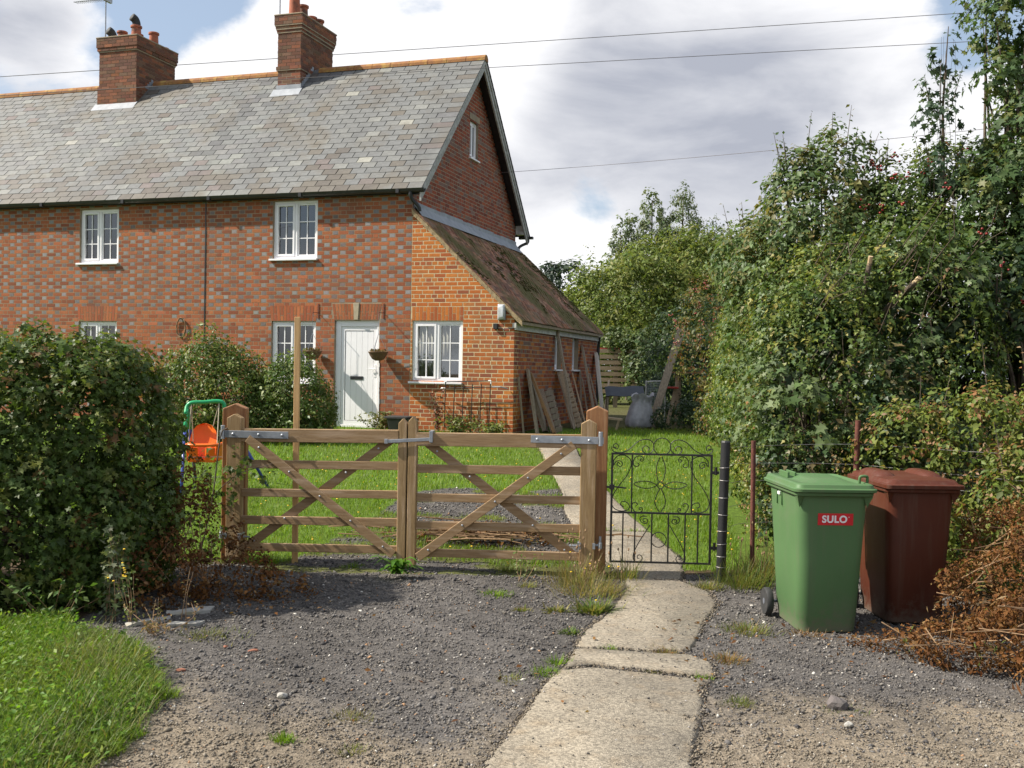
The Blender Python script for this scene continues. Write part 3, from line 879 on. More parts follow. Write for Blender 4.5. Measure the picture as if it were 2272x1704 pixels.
fw_ = MB(); lw_ = MB()
for c in cells(S0, 0.0, 0.30, 5.02, [h for h in FR_HOLES if h is not W_EXT]): fw_.box(c[0], c[1], 0.0, 0.28, c[2], c[3])
for i in range(28):      # the sloping top of the lean-to wall, in narrow upright strips
    sa, sb = 2.0 * i / 28, 2.0 * (i + 1) / 28
    top = ext_z((sa + sb) / 2) - 0.10
    for c in cells(sa, sb, 0.30, top, [W_EXT]): lw_.box(c[0] + (0.001 if i == 0 else 0), c[1], 0.0, 0.28, c[2], c[3])
front_wall = fw_.build('front_wall', M['mortar_red'], house); lean_wall = lw_.build('lean_to_wall', M['mortar'], house)
sw_ = MB(MX_SIDE)
for c in cells(0.28, 6.4, 0.30, 2.60, SIDE_HOLES): sw_.box(c[0], c[1], 0.0, 0.25, c[2], c[3])
side_wall = sw_.build('side_wall', M['mortar_dark'], house)
gw = MB(MX_GABLE)
for c in cells(0.28, 6.17, 0.3, 5.0, []): gw.box(c[0], c[1], 0.0, 0.28, c[2], c[3])
nst = 36
ga, gb = 0.0, 6.17
edges = sorted({*[ga + (gb - ga) * i / nst for i in range(nst + 1)], GAB_WIN[0], GAB_WIN[1]})
for i in range(len(edges) - 1):
    a, b = edges[i], edges[i + 1]
    zt = min(roof_z(a), roof_z(b)) - 0.10
    if zt <= 5.0: continue
    for c in cells(a, b, 5.0, zt, [GAB_WIN]): gw.box(c[0], c[1], 0.0, 0.28, c[2], c[3])
gable_wall = gw.build('gable_wall', M['mortar_dark'], house)
bw = MB(); bw.box(S0, -0.30, 5.9, 6.17, 0.3, 5.0); bw.box(S0, S0 + 0.28, 0.3, 5.9, 0.3, 5.0); bw.box(0.02, 1.7, 6.15, 6.4, 0.3, 2.6)
bw.build('back_wall', M['mortar_dark'], house)

rs = random.Random(5)
rows = []
HOLES_ALL = FR_HOLES + ARCH_HOLES
main_b = bond(S0, -0.004, 0.40, 5.02, lambda z: (S0, -0.006), HOLES_ALL, 'flemish', rs)
ext_b = bond(0.004, 2.004, 0.40, 4.56, lambda z: (0.006, min(2.004, (4.575 - z) / 0.95)), HOLES_ALL, 'garden', rs)
side_b = bond(0.006, 6.39, 0.40, 2.56, lambda z: (0.006, 6.39), SIDE_HOLES, 'garden', rs, 1)
gab_b = bond(0.0, 6.16, 4.35, 8.3, lambda z: ((-0.2 if z < 5.0 else max(0.0, (z + 0.12 - 5.07) / SLOPE - 0.12)), (6.16 if z < 5.0 else min(6.16, RID_V + (RID_Z - z - 0.12) / SLOPE))), [GAB_WIN], 'garden', rs)


def main_col(b):
    z = b[2]; h = b[4]; s = b[0]
    zone = 0.97 if 2.75 < z < 4.35 else (0.70 if z >= 4.35 else 0.5)
    if s > -3.4 and z < 2.9: zone = 0.5
    if h and rs.random() < zone: return jit(rs.choice(BR_GREY), 0.10)
    if rs.random() < 0.06: return jit((0.38, 0.13, 0.06), 0.1)
    return jit(rs.choice(BR_RED), 0.09)


def put_brick(mb, mtx, b, col, proud=0.006):
    mb.M = mtx
    mb.box(b[0], b[1], -proud, 0.02, b[2], b[3], col, skip='k')


stuff_b = MB()
for b in main_b: put_brick(stuff_b, MX_FRONT, b, main_col(b), 0.0015 + rs.uniform(0, 0.0015))
o = stuff_b.build('brickwork', M['brick'], front_wall); o['kind'] = 'stuff'
mb = MB()
for b in side_b: put_brick(mb, MX_SIDE, b, jit(rs.choice(BR_ORANGE if rs.random() < 0.55 else BR_GABLE), 0.14), 0.0015 + rs.uniform(0, 0.0015))
o = mb.build('brickwork', M['brick'], side_wall); o['kind'] = 'stuff'
mb = MB()
for b in gab_b: put_brick(mb, MX_GABLE, b, jit(rs.choice(BR_GABLE), 0.14), 0.0015 + rs.uniform(0, 0.0015))
o = mb.build('brickwork', M['brick'], gable_wall); o['kind'] = 'stuff'

# the bricks of the lean-to front, the nearest ones, one by one
_cache = {}


def piece(name, dims, pal_i, col, mat, loc, parent, rot=None, skip='k'):
    key = (name, tuple(round(d, 2) for d in dims), pal_i)
    if key not in _cache:
        t = MB(); w, d, h = (round(x, 3) for x in dims)
        t.box(-w / 2, w / 2, -d / 2, d / 2, -h / 2, h / 2, col, skip=skip)
        me = t.mesh(name); me.materials.append(mat); _cache[key] = me
    o = bpy.data.objects.new(name, _cache[key]); COL.objects.link(o); o.parent = parent
    o.location = Vector(loc) - _frames[parent.name]
    if rot: o.rotation_euler = rot
    return o


ext_b.sort(key=lambda b: -(b[1] - b[0]) * (1 + 0.25 * b[0]))
left_over = MB()
for i, b in enumerate(ext_b):
    pi = rs.choices(range(6), (3, 3, 1.4, 2, 0.8, 3))[0]
    if 2.0 - b[1] < 0.3 and rs.random() < 0.3: pi = 4
    if b[2] < 1.2 and rs.random() < 0.25: pi = 3
    if i < 285 and (b[1] - b[0]) > 0.05:
        w = b[1] - b[0] - 0.001; w = round(w * 50) / 50 if w < 0.195 else 0.211
        w = min(w, b[1] - b[0])
        piece('brick', (w, 0.026, 0.059), pi, BR_ORANGE[pi], M['brick'], ((b[0] + b[1]) / 2, 0.0112 + rs.uniform(-0.0008, 0.0008), (b[2] + b[3]) / 2), lean_wall)
    else: put_brick(left_over, MX_FRONT, b, jit(BR_ORANGE[pi], 0.1), 0.002)
o = left_over.build('brickwork', M['brick'], lean_wall); o['kind'] = 'stuff'

# flat arches of upright bricks
for w, zt in ARCHES:
    a0, a1, z0 = w[0] - 0.015, w[1] + 0.008, w[3]
    mb = MB(); n = 14; pal_a = BR_ORANGE if w is W_EXT else [(0.36, 0.11, 0.048), (0.31, 0.09, 0.043), (0.40, 0.135, 0.055)]
    cxm = (a0 + a1) / 2
    for k in range(n):
        t0, t1 = k / n, (k + 1) / n
        fl = 0.0 if w is W_EXT else 0.05
        def X(t, up): return a0 + (a1 - a0) * t + (t - 0.5) * fl * up
        cut = rs.uniform(0.35, 0.65)
        parts = [(0.03, cut - 0.02), (cut + 0.02, 0.98)] if k % 2 else [(0.03, 0.98)]
        for ua, ub in parts:
            za, zb = z0 + (zt - z0) * ua, z0 + (zt - z0) * ub
            g = 0.006
            poly = [(X(t0, ua) + g, za), (X(t1, ua) - g, za), (X(t1, ub) - g, zb), (X(t0, ub) + g, zb)]
            mb.prism(poly, -0.003, 0.02, jit(rs.choice(pal_a), 0.12))
    o = mb.build('arch', M['brick'], lean_wall if w is W_EXT else front_wall); o['kind'] = 'stuff'
mb = MB(); a0, a1, z0, zt = -1.60, -0.61, 2.615, 2.925
for k in range(16):
    if k in (7, 8): continue
    t0, t1 = k / 16, (k + 1) / 16
    def X(t, up): return a0 + (a1 - a0) * t + (t - 0.5) * 0.10 * up - (t - 0.5) * 0.06
    cut = 0.5 if k % 2 else 0.3
    for ua, ub in ((0.03, cut - 0.02), (cut + 0.02, 0.98)):
        mb.prism([(X(t0, ua) + 0.006, z0 + (zt - z0) * ua), (X(t1, ua) - 0.006, z0 + (zt - z0) * ua), (X(t1, ub) - 0.006, z0 + (zt - z0) * ub), (X(t0, ub) + 0.006, z0 + (zt - z0) * ub)], -0.003, 0.02, jit(rs.choice(BR_RED[:3]), 0.1))
o = mb.build('arch', M['brick'], front_wall); o['kind'] = 'stuff'
ks = MB(); ks.prism([(-1.150, 2.62), (-1.068, 2.62), (-1.048, 2.935), (-1.170, 2.935)], -0.018, 0.02); ks.build('keystone', M['stone'], front_wall, bevel=0.004)


def window(mtx, x0, x1, z0, z1, cols=2, rows=3, casements=2, sill=True, curtain='curtain', depth=0.045, parent=None, sill_w=0.05, off=0.012, room=True, bars=True, cur_open=(0.0, 1.0)):
    f = MB(mtx); d0, d1 = depth, depth + 0.07; t = 0.055
    g = 0.003
    f.box(x0 + g, x0 + t, d0, d1, z0 + g, z1 - g); f.box(x1 - t, x1 - g, d0, d1, z0 + g, z1 - g)
    f.box(x0 + t, x1 - t, d0, d1, z1 - t, z1 - g); f.box(x0 + t, x1 - t, d0, d1, z0 + g, z0 + t)
    step = (x1 - x0 - t) / casements
    for k in range(1, casements): xm = x0 + t / 2 + step * k; f.box(xm - t / 2, xm + t / 2, d0 - 0.002, d1, z0 + t, z1 - t)
    win = f.build('window', M['upvc'], parent, bevel=0.004)
    for k in range(casements):
        a = x0 + t + step * k; b = a + step - t
        if k == casements - 1: b = x1 - t
        ci = MB(mtx); c = 0.042 if k % 2 == 0 else 0.03; e0, e1 = d0 - 0.012 if k % 2 == 0 else d0 + 0.012, d1 - 0.02
        za, zb = z0 + t, z1 - t
        ci.box(a + 0.002, a + c, e0, e1, za + 0.002, zb - 0.002); ci.box(b - c, b - 0.002, e0, e1, za + 0.002, zb - 0.002)
        ci.box(a + c, b - c, e0, e1, zb - c, zb - 0.002); ci.box(a + c, b - c, e0, e1, za + 0.002, za + c)
        ci.build('casement', M['upvc'], win, bevel=0.003)
        pa, pb, qa, qb = a + c, b - c, za + c, zb - c
        gl = MB(mtx); gl.box(pa, pb, d0 + 0.035, d0 + 0.041, qa, qb); gl.build('pane', M['glass'], win)
        if bars:
            for i in range(1, cols):
                bx = pa + (pb - pa) * i / cols; m2 = MB(mtx); m2.box(bx - 0.009, bx + 0.009, d0 + 0.018, d0 + 0.033, qa, qb); m2.build('glazing_bar', M['upvc'], win)
            for i in range(1, rows):
                bz = qa + (qb - qa) * i / rows; m2 = MB(mtx); m2.box(pa, pb, d0 + 0.020, d0 + 0.032, bz - 0.009, bz + 0.009); m2.build('glazing_bar', M['upvc'], win)
    if sill:
        s = MB(mtx); s.box(x0 - 0.055, x1 + 0.012, -0.055, depth + 0.02, z0 - 0.035, z0 + 0.002); s.build('sill', M['upvc'], win, bevel=0.006)
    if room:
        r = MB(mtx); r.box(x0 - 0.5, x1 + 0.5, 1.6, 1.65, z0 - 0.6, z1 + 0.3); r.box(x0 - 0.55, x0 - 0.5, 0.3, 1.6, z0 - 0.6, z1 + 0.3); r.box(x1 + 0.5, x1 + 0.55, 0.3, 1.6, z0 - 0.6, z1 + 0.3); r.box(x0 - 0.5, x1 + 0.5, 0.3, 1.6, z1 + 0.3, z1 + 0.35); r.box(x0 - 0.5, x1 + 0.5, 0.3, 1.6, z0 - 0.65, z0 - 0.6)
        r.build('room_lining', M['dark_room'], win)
    if curtain:
        for (ca, cb) in (cur_open if isinstance(cur_open[0], tuple) else (cur_open,)):
            cu = MB(mtx); vs = []; nn = 30
            xa, xb = x0 + (x1 - x0) * ca, x0 + (x1 - x0) * cb
            for i in range(nn + 1):
                xx = xa + (xb - xa) * i / nn; yy = 0.15 + 0.018 * math.sin(i * 1.9) + 0.008 * math.sin(i * 0.7)
                vs += [(xx, yy, z0), (xx, yy, z1)]
            cu.add(vs, [(2 * i, 2 * i + 2, 2 * i + 3, 2 * i + 1) for i in range(nn)])
            o = cu.build('curtain', M[curtain], win, smooth=True)
            sd = o.modifiers.new('thick', 'SOLIDIFY'); sd.thickness = 0.004
    return win


window(MX_FRONT, *W_UP_R, parent=house, curtain=None)
w = window(MX_FRONT, *W_UP_L, parent=house, curtain=None)
w = window(MX_FRONT, *W_LO_R, parent=house, curtain='curtain_green', cur_open=((0.0, 0.42), (0.78, 1.0)))
window(MX_FRONT, *W_LO_L, parent=house, curtain='curtain')
window(MX_FRONT, *W_UP_F, parent=house, curtain=None)
window(MX_FRONT, *W_UP_E, parent=house, curtain=None)
window(MX_FRONT, *W_LO_E, parent=house, curtain='curtain')
window(MX_FRONT, *W_LO_F, parent=house, curtain='curtain')
window(MX_FRONT, *W_EXT, parent=house, curtain='curtain', cur_open=((0.0, 0.72),), depth=0.03)
for h in SIDE_HOLES: window(MX_SIDE, *h, parent=house, cols=1, rows=1, casements=1, curtain=None, depth=0.09, bars=False)
window(MX_GABLE, *GAB_WIN, parent=house, cols=1, rows=1, casements=2, curtain=None, bars=False, depth=0.05)
hd = MB(MX_GABLE); hd.box(2.88, 3.50, -0.012, 0.02, 7.0, 7.13); hd.build('lintel', M['mortar_dark'], gable_wall)

# door
df = MB(); x0, x1, z0, z1 = DOOR
df.box(x0 + 0.003, x0 + 0.115, 0.045, 0.14, z0, z1 - 0.003); df.box(x1 - 0.062, x1 - 0.003, 0.045, 0.14, z0, z1 - 0.003); df.box(x0 + 0.115, x1 - 0.062, 0.045, 0.14, z1 - 0.115, z1 - 0.003); df.box(x0 + 0.115, x1 - 0.062, 0.045, 0.14, z0, z0 + 0.09)
door = df.build('door', M['upvc'], house, bevel=0.004)
a, b, za, zb = x0 + 0.115, x1 - 0.062, z0 + 0.09, z1 - 0.115
t = MB(); t.box(a + 0.004, a + 0.075, 0.062, 0.11, za + 0.004, zb - 0.004); t.box(b - 0.075, b - 0.004, 0.062, 0.11, za + 0.004, zb - 0.004); t.box(a + 0.075, b - 0.075, 0.062, 0.11, zb - 0.075, zb - 0.004); t.box(a + 0.075, b - 0.075, 0.062, 0.11, za + 0.004, za + 0.075)
t.build('door_leaf', M['upvc'], door, bevel=0.003)
t = MB(); t.box(a + 0.0755, b - 0.0755, 0.084, 0.10, za + 0.0755, zb - 0.0755); t.box(a - 0.002, b + 0.002, 0.115, 0.12, za - 0.002, zb + 0.002); t.build('gasket', M['groove'], door)
pa, pb = a + 0.084, b - 0.084
for k in range(5):
    t = MB(); w_ = (pb - pa) / 5; t.box(pa + w_ * k + 0.0012, pa + w_ * (k + 1) - 0.0012, 0.070, 0.0835, za + 0.084, zb - 0.084); t.build('board', M['upvc'], door, bevel=0.003)
t = MB(); t.box(pa + 0.11, pa + 0.375, 0.060, 0.0695, 1.50, 1.565); t.build('letterbox', M['black'], door, bevel=0.004)
t = MB(); t.box(b - 0.062, b - 0.022, 0.052, 0.0615, 1.56, 1.78); t.tube([(b - 0.042, 0.045, 1.70), (b - 0.042, 0.02, 1.70), (b - 0.15, 0.018, 1.70)], 0.009, 8); t.build('handle', M['upvc'], door)
t = MB(); t.box(x0 - 0.03, x1 + 0.05, -0.12, 0.044, z0 - 0.1, z0 - 0.002); t.build('door_step', M['stone'], house, bevel=0.01)
# white paint splashed on the brick edge beside the door
t = MB()
zz = 0.56
for k in range(26):
    hgt = rs.uniform(0.03, 0.10); wdt = rs.uniform(0.008, 0.03) + (0.03 if k < 2 else 0); t.box(x1 + 0.001, x1 + wdt, -0.0125, 0.01, zz, zz + hgt); zz += hgt
    if zz > 2.0: break
t.build('paint_edge', M['upvc'], front_wall)

# ---- roof
SL_ANG = math.atan(SLOPE)
cs_, sn_ = math.cos(SL_ANG), math.sin(SL_ANG)
S1 = 0.27
rb = MB()
def slab(v0, z0, v1, z1, th, s0, s1, mb):
    d = Vector((0, v1 - v0, z1 - z0)).normalized(); nrm = Vector((0, -d.z, d.y))
    if nrm.z < 0: nrm = -nrm
    A, B = Vector((0, v0, z0)), Vector((0, v1, z1)); q = nrm * th
    pts = [A - q, B - q, B, A]
    vs = [(s0, p.y, p.z) for p in pts] + [(s1, p.y, p.z) for p in pts]
    mb.add(vs, [(0, 1, 2, 3), (7, 6, 5, 4), (0, 4, 5, 1), (1, 5, 6, 2), (2, 6, 7, 3), (3, 7, 4, 0)])
slab(-0.19, roof_z(-0.19) - 0.012, RID_V, RID_Z - 0.012, 0.05, S0, 0.235, rb)
slab(6.45, roof_z(6.45) - 0.012, RID_V, RID_Z - 0.012, 0.05, S0, 0.235, rb)
roof = rb.build('roof', M['black'], house)
GA = 0.183; ncourse = int(math.hypot(RID_V + 0.19, RID_Z - roof_z(-0.19)) / GA) + 1
SL_PAL = [(0.136, 0.139, 0.138), (0.148, 0.151, 0.148), (0.160, 0.162, 0.155), (0.098, 0.099, 0.100), (0.120, 0.107, 0.090), (0.135, 0.112, 0.105), (0.195, 0.197, 0.183), (0.27, 0.265, 0.23), (0.100, 0.087, 0.074)]
SL_W = [0.34, 0.32, 0.20, 0.0, 0.04, 0.015, 0.06, 0.006, 0.01]
stacks = ((-9.12, -8.07), (-4.40, -3.83))
slates = []
for r_ in range(ncourse):
    t0 = r_ * GA
    s = S1 - (0.150 if r_ % 2 else 0.0)
    first = True
    while s > S0:
        w = 0.300 if not (first and r_ % 2) else 0.300
        sb = s if not first else S1
        sa = max(S0, s - 0.300)
        first = False
        vmid = -0.20 + (t0 + 0.1) * cs_
        # clear of the stacks
        skip = any(sa > a - 0.02 and sb < b + 0.02 and vmid > 2.45 for a, b in stacks)
        if not skip: slates.append((sa, sb, t0))
        s = sa
def sl_loc(t): return -0.205 + t * cs_, roof_z(-0.205) + t * sn_
slates.sort(key=lambda q: -(q[1] + 0.9 * 0 - 0.55 * q[2]))
bulk = MB()
for i, (sa, sb, t0) in enumerate(slates):
    low = max(0.0, 1 - t0 / 1.6)
    pr = list(SL_W)
    smid = (sa + sb) / 2
    brown = low * 0.75 + 0.55 * float(wob(np.array([[smid * 1.0, t0 * 1.4]]), 1.5)[0])
    soot = max(math.exp(-((smid + 4.75 + 0.16 * (3.6 - t0)) / 0.32) ** 2) * (1 if t0 > 1.1 else 0.2), math.exp(-((smid + 9.75) / 0.55) ** 2 - ((t0 - 3.2) / 0.5) ** 2), math.exp(-((smid + 3.45) / 0.35) ** 2) * (1 if t0 > 3.4 else 0))
    if rs.random() < soot * 0.6: pi = 3
    elif rs.random() < 0.95 * (brown - 0.10): pi = rs.choice([4, 5, 8, 4, 8, 4])
    else: pi = rs.choices(range(9), SL_W)[0]
    ln = GA + 0.03 if t0 + GA < (ncourse - 1) * GA else GA
    tilt = 0.035 + rs.uniform(-0.012, 0.012)
    v0, z0 = sl_loc(t0 + ln / 2)
    w = sb - sa - 0.016
    nrm = Vector((0, -sn_, cs_))
    base = Vector(((sa + sb) / 2, v0, z0)) + nrm * (0.014 + rs.uniform(0, 0.003))
    rot = (SL_ANG - tilt, 0, rs.uniform(-0.010, 0.010))
    if i < 290 and abs(w - 0.284) < 0.002:
        piece('slate', (0.284, ln, 0.013), pi, SL_PAL[pi], M['slate'], base, roof, rot=rot, skip='b')
    else:
        mm = Matrix.Translation(base) @ Euler(rot).to_matrix().to_4x4()
        bulk.M = mm; bulk.box(-w / 2, w / 2, -ln / 2, ln / 2, -0.0065, 0.0065, jit(SL_PAL[pi], 0.05), skip='b')
bulk.M = None
# back slope, out of sight from the road
for r_ in range(0, 24):
    t0 = r_ * 0.195; va = 6.5 - t0 * cs_; zb_ = roof_z(6.5) + t0 * sn_
    bulk.M = Matrix.Translation((0, 0, 0)); q = 0.012
    bulk.add([(S0, va + 0.0, zb_ + q + 0.010), (S1, va, zb_ + q + 0.010), (S1, va - 0.20 * cs_, zb_ + 0.20 * sn_ + q), (S0, va - 0.20 * cs_, zb_ + 0.20 * sn_ + q), (S0, va, zb_ + q - 0.002), (S1, va, zb_ + q - 0.002)], [(0, 1, 2, 3), (4, 5, 1, 0)], (0.13, 0.13, 0.135))
o = bulk.build('slates', M['slate'], roof); o['kind'] = 'stuff'
# ridge
k = 0; s = 0.275
while s > S0:
    mid = s - 0.2125
    if not any(a - 0.1 < mid < b + 0.1 for a, b in stacks):
        t = MB(); pr = []
        for e in (s - 0.43, s - 0.004):
            pr.append([(e, RID_V + 0.115 * math.sin(a_), RID_Z - 0.045 + 0.115 * math.cos(a_)) for a_ in [R(x) for x in (-100, -70, -40, -15, 15, 40, 70, 100)]])
        t.loft([[(p[0], p[1], p[2]) for p in q] for q in pr]); t.build('ridge_tile', M['ridge'], roof)
    s -= 0.435
# bargeboards, rear box end, soffit of the verge
for sign, (va, vb) in ((-1, (-0.16, RID_V)), (1, (6.44, RID_V))):
    t = MB()
    for e0, e1, dz0, dz1 in ((0.20, 0.232, -0.255, -0.02), (0.233, 0.250, -0.12, -0.02)):
        A0, A1, B0, B1 = (va, roof_z(va) + dz0), (va, roof_z(va) + dz1), (vb, RID_Z + dz0), (vb, RID_Z + dz1)
        pts = [A0, A1, B1, B0]
        vs = [(e0, p[0], p[1]) for p in pts] + [(e1, p[0], p[1]) for p in pts]
        t.add(vs, [(0, 1, 2, 3), (7, 6, 5, 4), (0, 4, 5, 1), (1, 5, 6, 2), (2, 6, 7, 3), (3, 7, 4, 0)])
    t.build('bargeboard', M['barge'], roof)
t = MB(); t.box(0.002, 0.20, 6.18, 6.40, 4.98, 5.30); t.build('box_end', M['paint_worn'], house)
# eaves: fascia, gutter, offset bend
t = MB(); t.box(S0, 0.20, -0.10, -0.06, 4.92, 5.03); t.build('fascia', M['black'], house)
t = MB(); prof = [(-0.215, 5.005), (-0.20, 4.955), (-0.165, 4.93), (-0.125, 4.945), (-0.104, 5.005), (-0.112, 5.005), (-0.13, 4.955), (-0.165, 4.942), (-0.195, 4.96), (-0.207, 5.005)]
t.loft([[(S0, a_, b_) for a_, b_ in prof], [(0.30, a_, b_) for a_, b_ in prof]])
for k in range(6): t.box(-0.25 - 2.0 * k, -0.19 - 2.0 * k, -0.222, -0.108, 4.925, 5.0)
t.build('gutter', M['black'], house)
t = MB(); t.tube(spline([(0.02, -0.16, 4.95), (0.02, -0.155, 4.88), (0.05, -0.12, 4.80), (0.12, -0.08, 4.72), (0.155, -0.06, 4.66), (0.16, -0.05, 4.60)], 5), 0.036, 10)
t.tube([(0.02, -0.16, 4.9), (0.15, 0.0, 4.93)], 0.012, 6); t.build('downpipe', M['black'], house, smooth=True)
t = MB(); t.box(0.0, 0.35, 6.42, 6.52, 4.90, 4.96); t.tube(spline([(0.22, 6.47, 4.92), (0.22, 6.46, 4.82), (0.10, 6.30, 4.72), (0.06, 6.24, 4.62), (0.06, 6.24, 4.30)], 5), 0.034, 8); t.build('downpipe', M['black'], house)
t = MB(); t.box(-4.422, -4.400, -0.011, 0.01, 2.2, 4.90); t.build('joint_line', M['black'], front_wall)

# ---- chimneys
def chimney(s0, s1, v0, v1, zt, bands, pots, crown_ex):
    core = MB(); core.box(s0 + 0.006, s1 - 0.006, v0 + 0.006, v1 - 0.006, 7.2, zt - 0.02)
    for (za, zb, ex) in bands: core.box(s0 - ex + 0.006, s1 + ex - 0.006, v0 - ex + 0.006, v1 + ex - 0.006, za, zb)
    ch = core.build('chimney', M['mortar_dark'], house)
    bk = MB()
    def ex_at(z):
        e = 0.0
        for za, zb, x in bands:
            if za - 0.01 <= z <= zb: e = x
        return e
    zc = 7.25; j = 0
    while zc < zt - 0.03:
        zm = zc + 0.03; ex = ex_at(zm)
        for face in range(3):
            if face == 0: a, b, mt = s0 - ex, s1 + ex, face_mtx((0, v0 - ex, 0), (1, 0, 0), (0, 1, 0))
            elif face == 1: a, b, mt = v0 - ex, v1 + ex, face_mtx((s1 + ex, 0, 0), (0, 1, 0), (-1, 0, 0))
            else: a, b, mt = v0 - ex, v1 + ex, face_mtx((s0 - ex, 0, 0), (0, 1, 0), (1, 0, 0))
            x = a - (0.1125 if j % 2 else 0.0)
            while x < b:
                aa, bb = max(a, x), min(b, x + 0.215)
                if bb - aa > 0.03:
                    bk.M = mt; bk.box(aa + 0.001, bb - 0.001, 0.0, 0.02, zc, zc + 0.066, jit(rs.choice(BR_STACK), 0.18), skip='k')
                x += 0.225
        zc += 0.075; j += 1
    o = bk.build('brickwork', M['brick'], ch); o['kind'] = 'stuff'
    ex = bands[-1][2]
    t = MB(); t.box(s0 - ex - 0.01, s1 + ex + 0.01, v0 - ex - 0.01, v1 + ex + 0.01, zt - 0.02, zt + 0.015)
    t.build('crown', M['mortar_dark'], ch, bevel=0.012)
    fl = MB()
    zf = roof_z(v0)
    fl.box(s0 - 0.02, s1 + 0.02, v0 - 0.016, v0 - 0.002, zf - 0.02, zf + 0.14)
    fl.add([(s0 - 0.09, v0 - 0.17, roof_z(v0 - 0.17) + 0.034), (s1 + 0.05, v0 - 0.17, roof_z(v0 - 0.17) + 0.034), (s1 + 0.05, v0 - 0.012, zf + 0.05), (s0 - 0.09, v0 - 0.012, zf + 0.05)], [(0, 1, 2, 3)])
    o = fl.build('flashing', M['lead'], ch)
    sf = MB()
    n = 9
    for i in range(n):
        va, vb = v0 + (RID_V - v0) * i / n, v0 + (RID_V - v0) * (i + 1) / n
        sf.box(s1 + 0.002, s1 + 0.014, va, vb, roof_z(va) - 0.05, roof_z(vb) + 0.10)
    sf.build('flashing', M['lead'], ch)
    for (s, v, h, r, cowl) in pots:
        p = MB(); z = zt
        p.lathe([(r * 1.0, z - 0.02), (r * 1.02, z + h * 0.1), (r * 0.92, z + h * 0.75), (r * 0.93, z + h - 0.06), (r * 1.14, z + h - 0.05), (r * 1.14, z + h - 0.01), (r * 1.0, z + h), (r * 0.8, z + h - 0.01)], (s, v, 0), 18)
        po = p.build('chimney_pot', M['pot'], ch, auto=True)
        if cowl:
            q = MB(); q.tube(spline([(s, v, z + h - 0.03), (s, v, z + h + 0.06), (s - 0.02, v - 0.03, z + h + 0.14), (s - 0.05, v - 0.10, z + h + 0.18)], 4), r * 0.82, 14); q.build('cowl', M['tyre'], po, smooth=True)
        m = MB(); m.lathe([(r * 1.35, z - 0.0), (r * 1.25, z + 0.05), (r * 1.0, z + 0.07)], (s, v, 0), 14); m.build('flaunching', M['mortar_dark'], ch)
    return ch


chimney(-9.10, -8.07, 2.53, 3.97, 9.28, [(7.2, 8.13, 0.025), (8.94, 9.01, 0.02), (9.01, 9.08, 0.035), (9.08, 9.26, 0.05)],
        [(-8.86, 3.02, 0.30, 0.11, False), (-8.62, 3.30, 0.30, 0.10, False), (-8.34, 2.86, 0.34, 0.115, True), (-8.30, 3.45, 0.36, 0.11, False), (-8.30, 3.80, 0.10, 0.13, False), (-8.95, 2.80, 0.06, 0.12, True)], 0.05)
chimney(-4.40, -3.83, 2.57, 4.04, 9.41, [(7.2, 8.20, -0.005), (8.20, 8.28, 0.025), (9.02, 9.09, 0.02), (9.09, 9.17, 0.04), (9.17, 9.39, 0.06)],
        [(-4.12, 2.78, 0.55, 0.125, False), (-4.12, 3.16, 0.40, 0.11, False), (-4.12, 3.55, 0.27, 0.11, False), (-4.12, 3.86, 0.30, 0.12, False)], 0.06)

# ---- lean-to roof
XA = math.atan(0.95); xc, xs_ = math.cos(XA), math.sin(XA)
t = MB()
SE = 2.16
pts = [(0.0, ext_z(0.0) - 0.03), (SE - 0.02, ext_z(SE - 0.02) - 0.03), (SE - 0.02, ext_z(SE - 0.02) - 0.08), (0.0, ext_z(0.0) - 0.08)]
vs = [(p[0], -0.03, p[1]) for p in pts] + [(p[0], 6.46, p[1]) for p in pts]
t.add(vs, [(3, 2, 1, 0), (4, 5, 6, 7), (0, 1, 5, 4), (1, 2, 6, 5), (2, 3, 7, 6), (3, 0, 4, 7)])
lroof = t.build('lean_to_roof', M['mortar_dark'], house)
TP = [(0.25, 0.115, 0.070), (0.20, 0.095, 0.062), (0.29, 0.14, 0.085), (0.16, 0.085, 0.06), (0.22, 0.14, 0.095), (0.34, 0.18, 0.115)]
tiles = []
L_all = (SE) / xc
ntr = int(L_all / 0.098)
for r_ in range(ntr):
    t0 = r_ * 0.098
    v = -0.055 - (0.082 if r_ % 2 else 0)
    while v < 6.46:
        va, vb = max(-0.055, v), min(6.47, v + 0.164)
        if vb - va > 0.03: tiles.append((va, vb, t0))
        v += 0.166
tiles.sort(key=lambda q: q[0] + 0.9 * q[2])
bulk = MB()
for i, (va, vb, t0) in enumerate(tiles):
    pi = rs.randrange(len(TP)); ln = 0.135
    tm = t0 + ln / 2
    s = SE - tm * xc; z = ext_z(SE) + tm * xs_
    nrm = Vector((xs_, 0, xc)); sag = 0.012 * math.sin(va * 1.7) + 0.008 * math.sin(va * 4.1 + t0 * 3)
    base = Vector((s, (va + vb) / 2, z)) + nrm * (0.004 + sag + rs.uniform(-0.003, 0.005))
    mm = Matrix.Translation(base) @ Matrix(((xc, 0, xs_, 0), (0, 1, 0, 0), (-xs_, 0, xc, 0), (0, 0, 0, 1))) @ Euler((rs.uniform(-0.03, 0.03), 0.075 + rs.uniform(-0.02, 0.02), 0)).to_matrix().to_4x4()
    w = vb - va - 0.004
    if i < 290 and abs(w - 0.160) < 0.003:
        piece('roof_tile', (ln, 0.160, 0.013), pi, TP[pi], M['clay_tile'], base, lroof, rot=mm.to_euler(), skip='b')
    else:
        bulk.M = mm; bulk.box(-ln / 2, ln / 2, -w / 2, w / 2, -0.0065, 0.0065, jit(TP[pi], 0.15), skip='b')
o = bulk.build('roof_tiles', M['clay_tile'], lroof); o['kind'] = 'stuff'
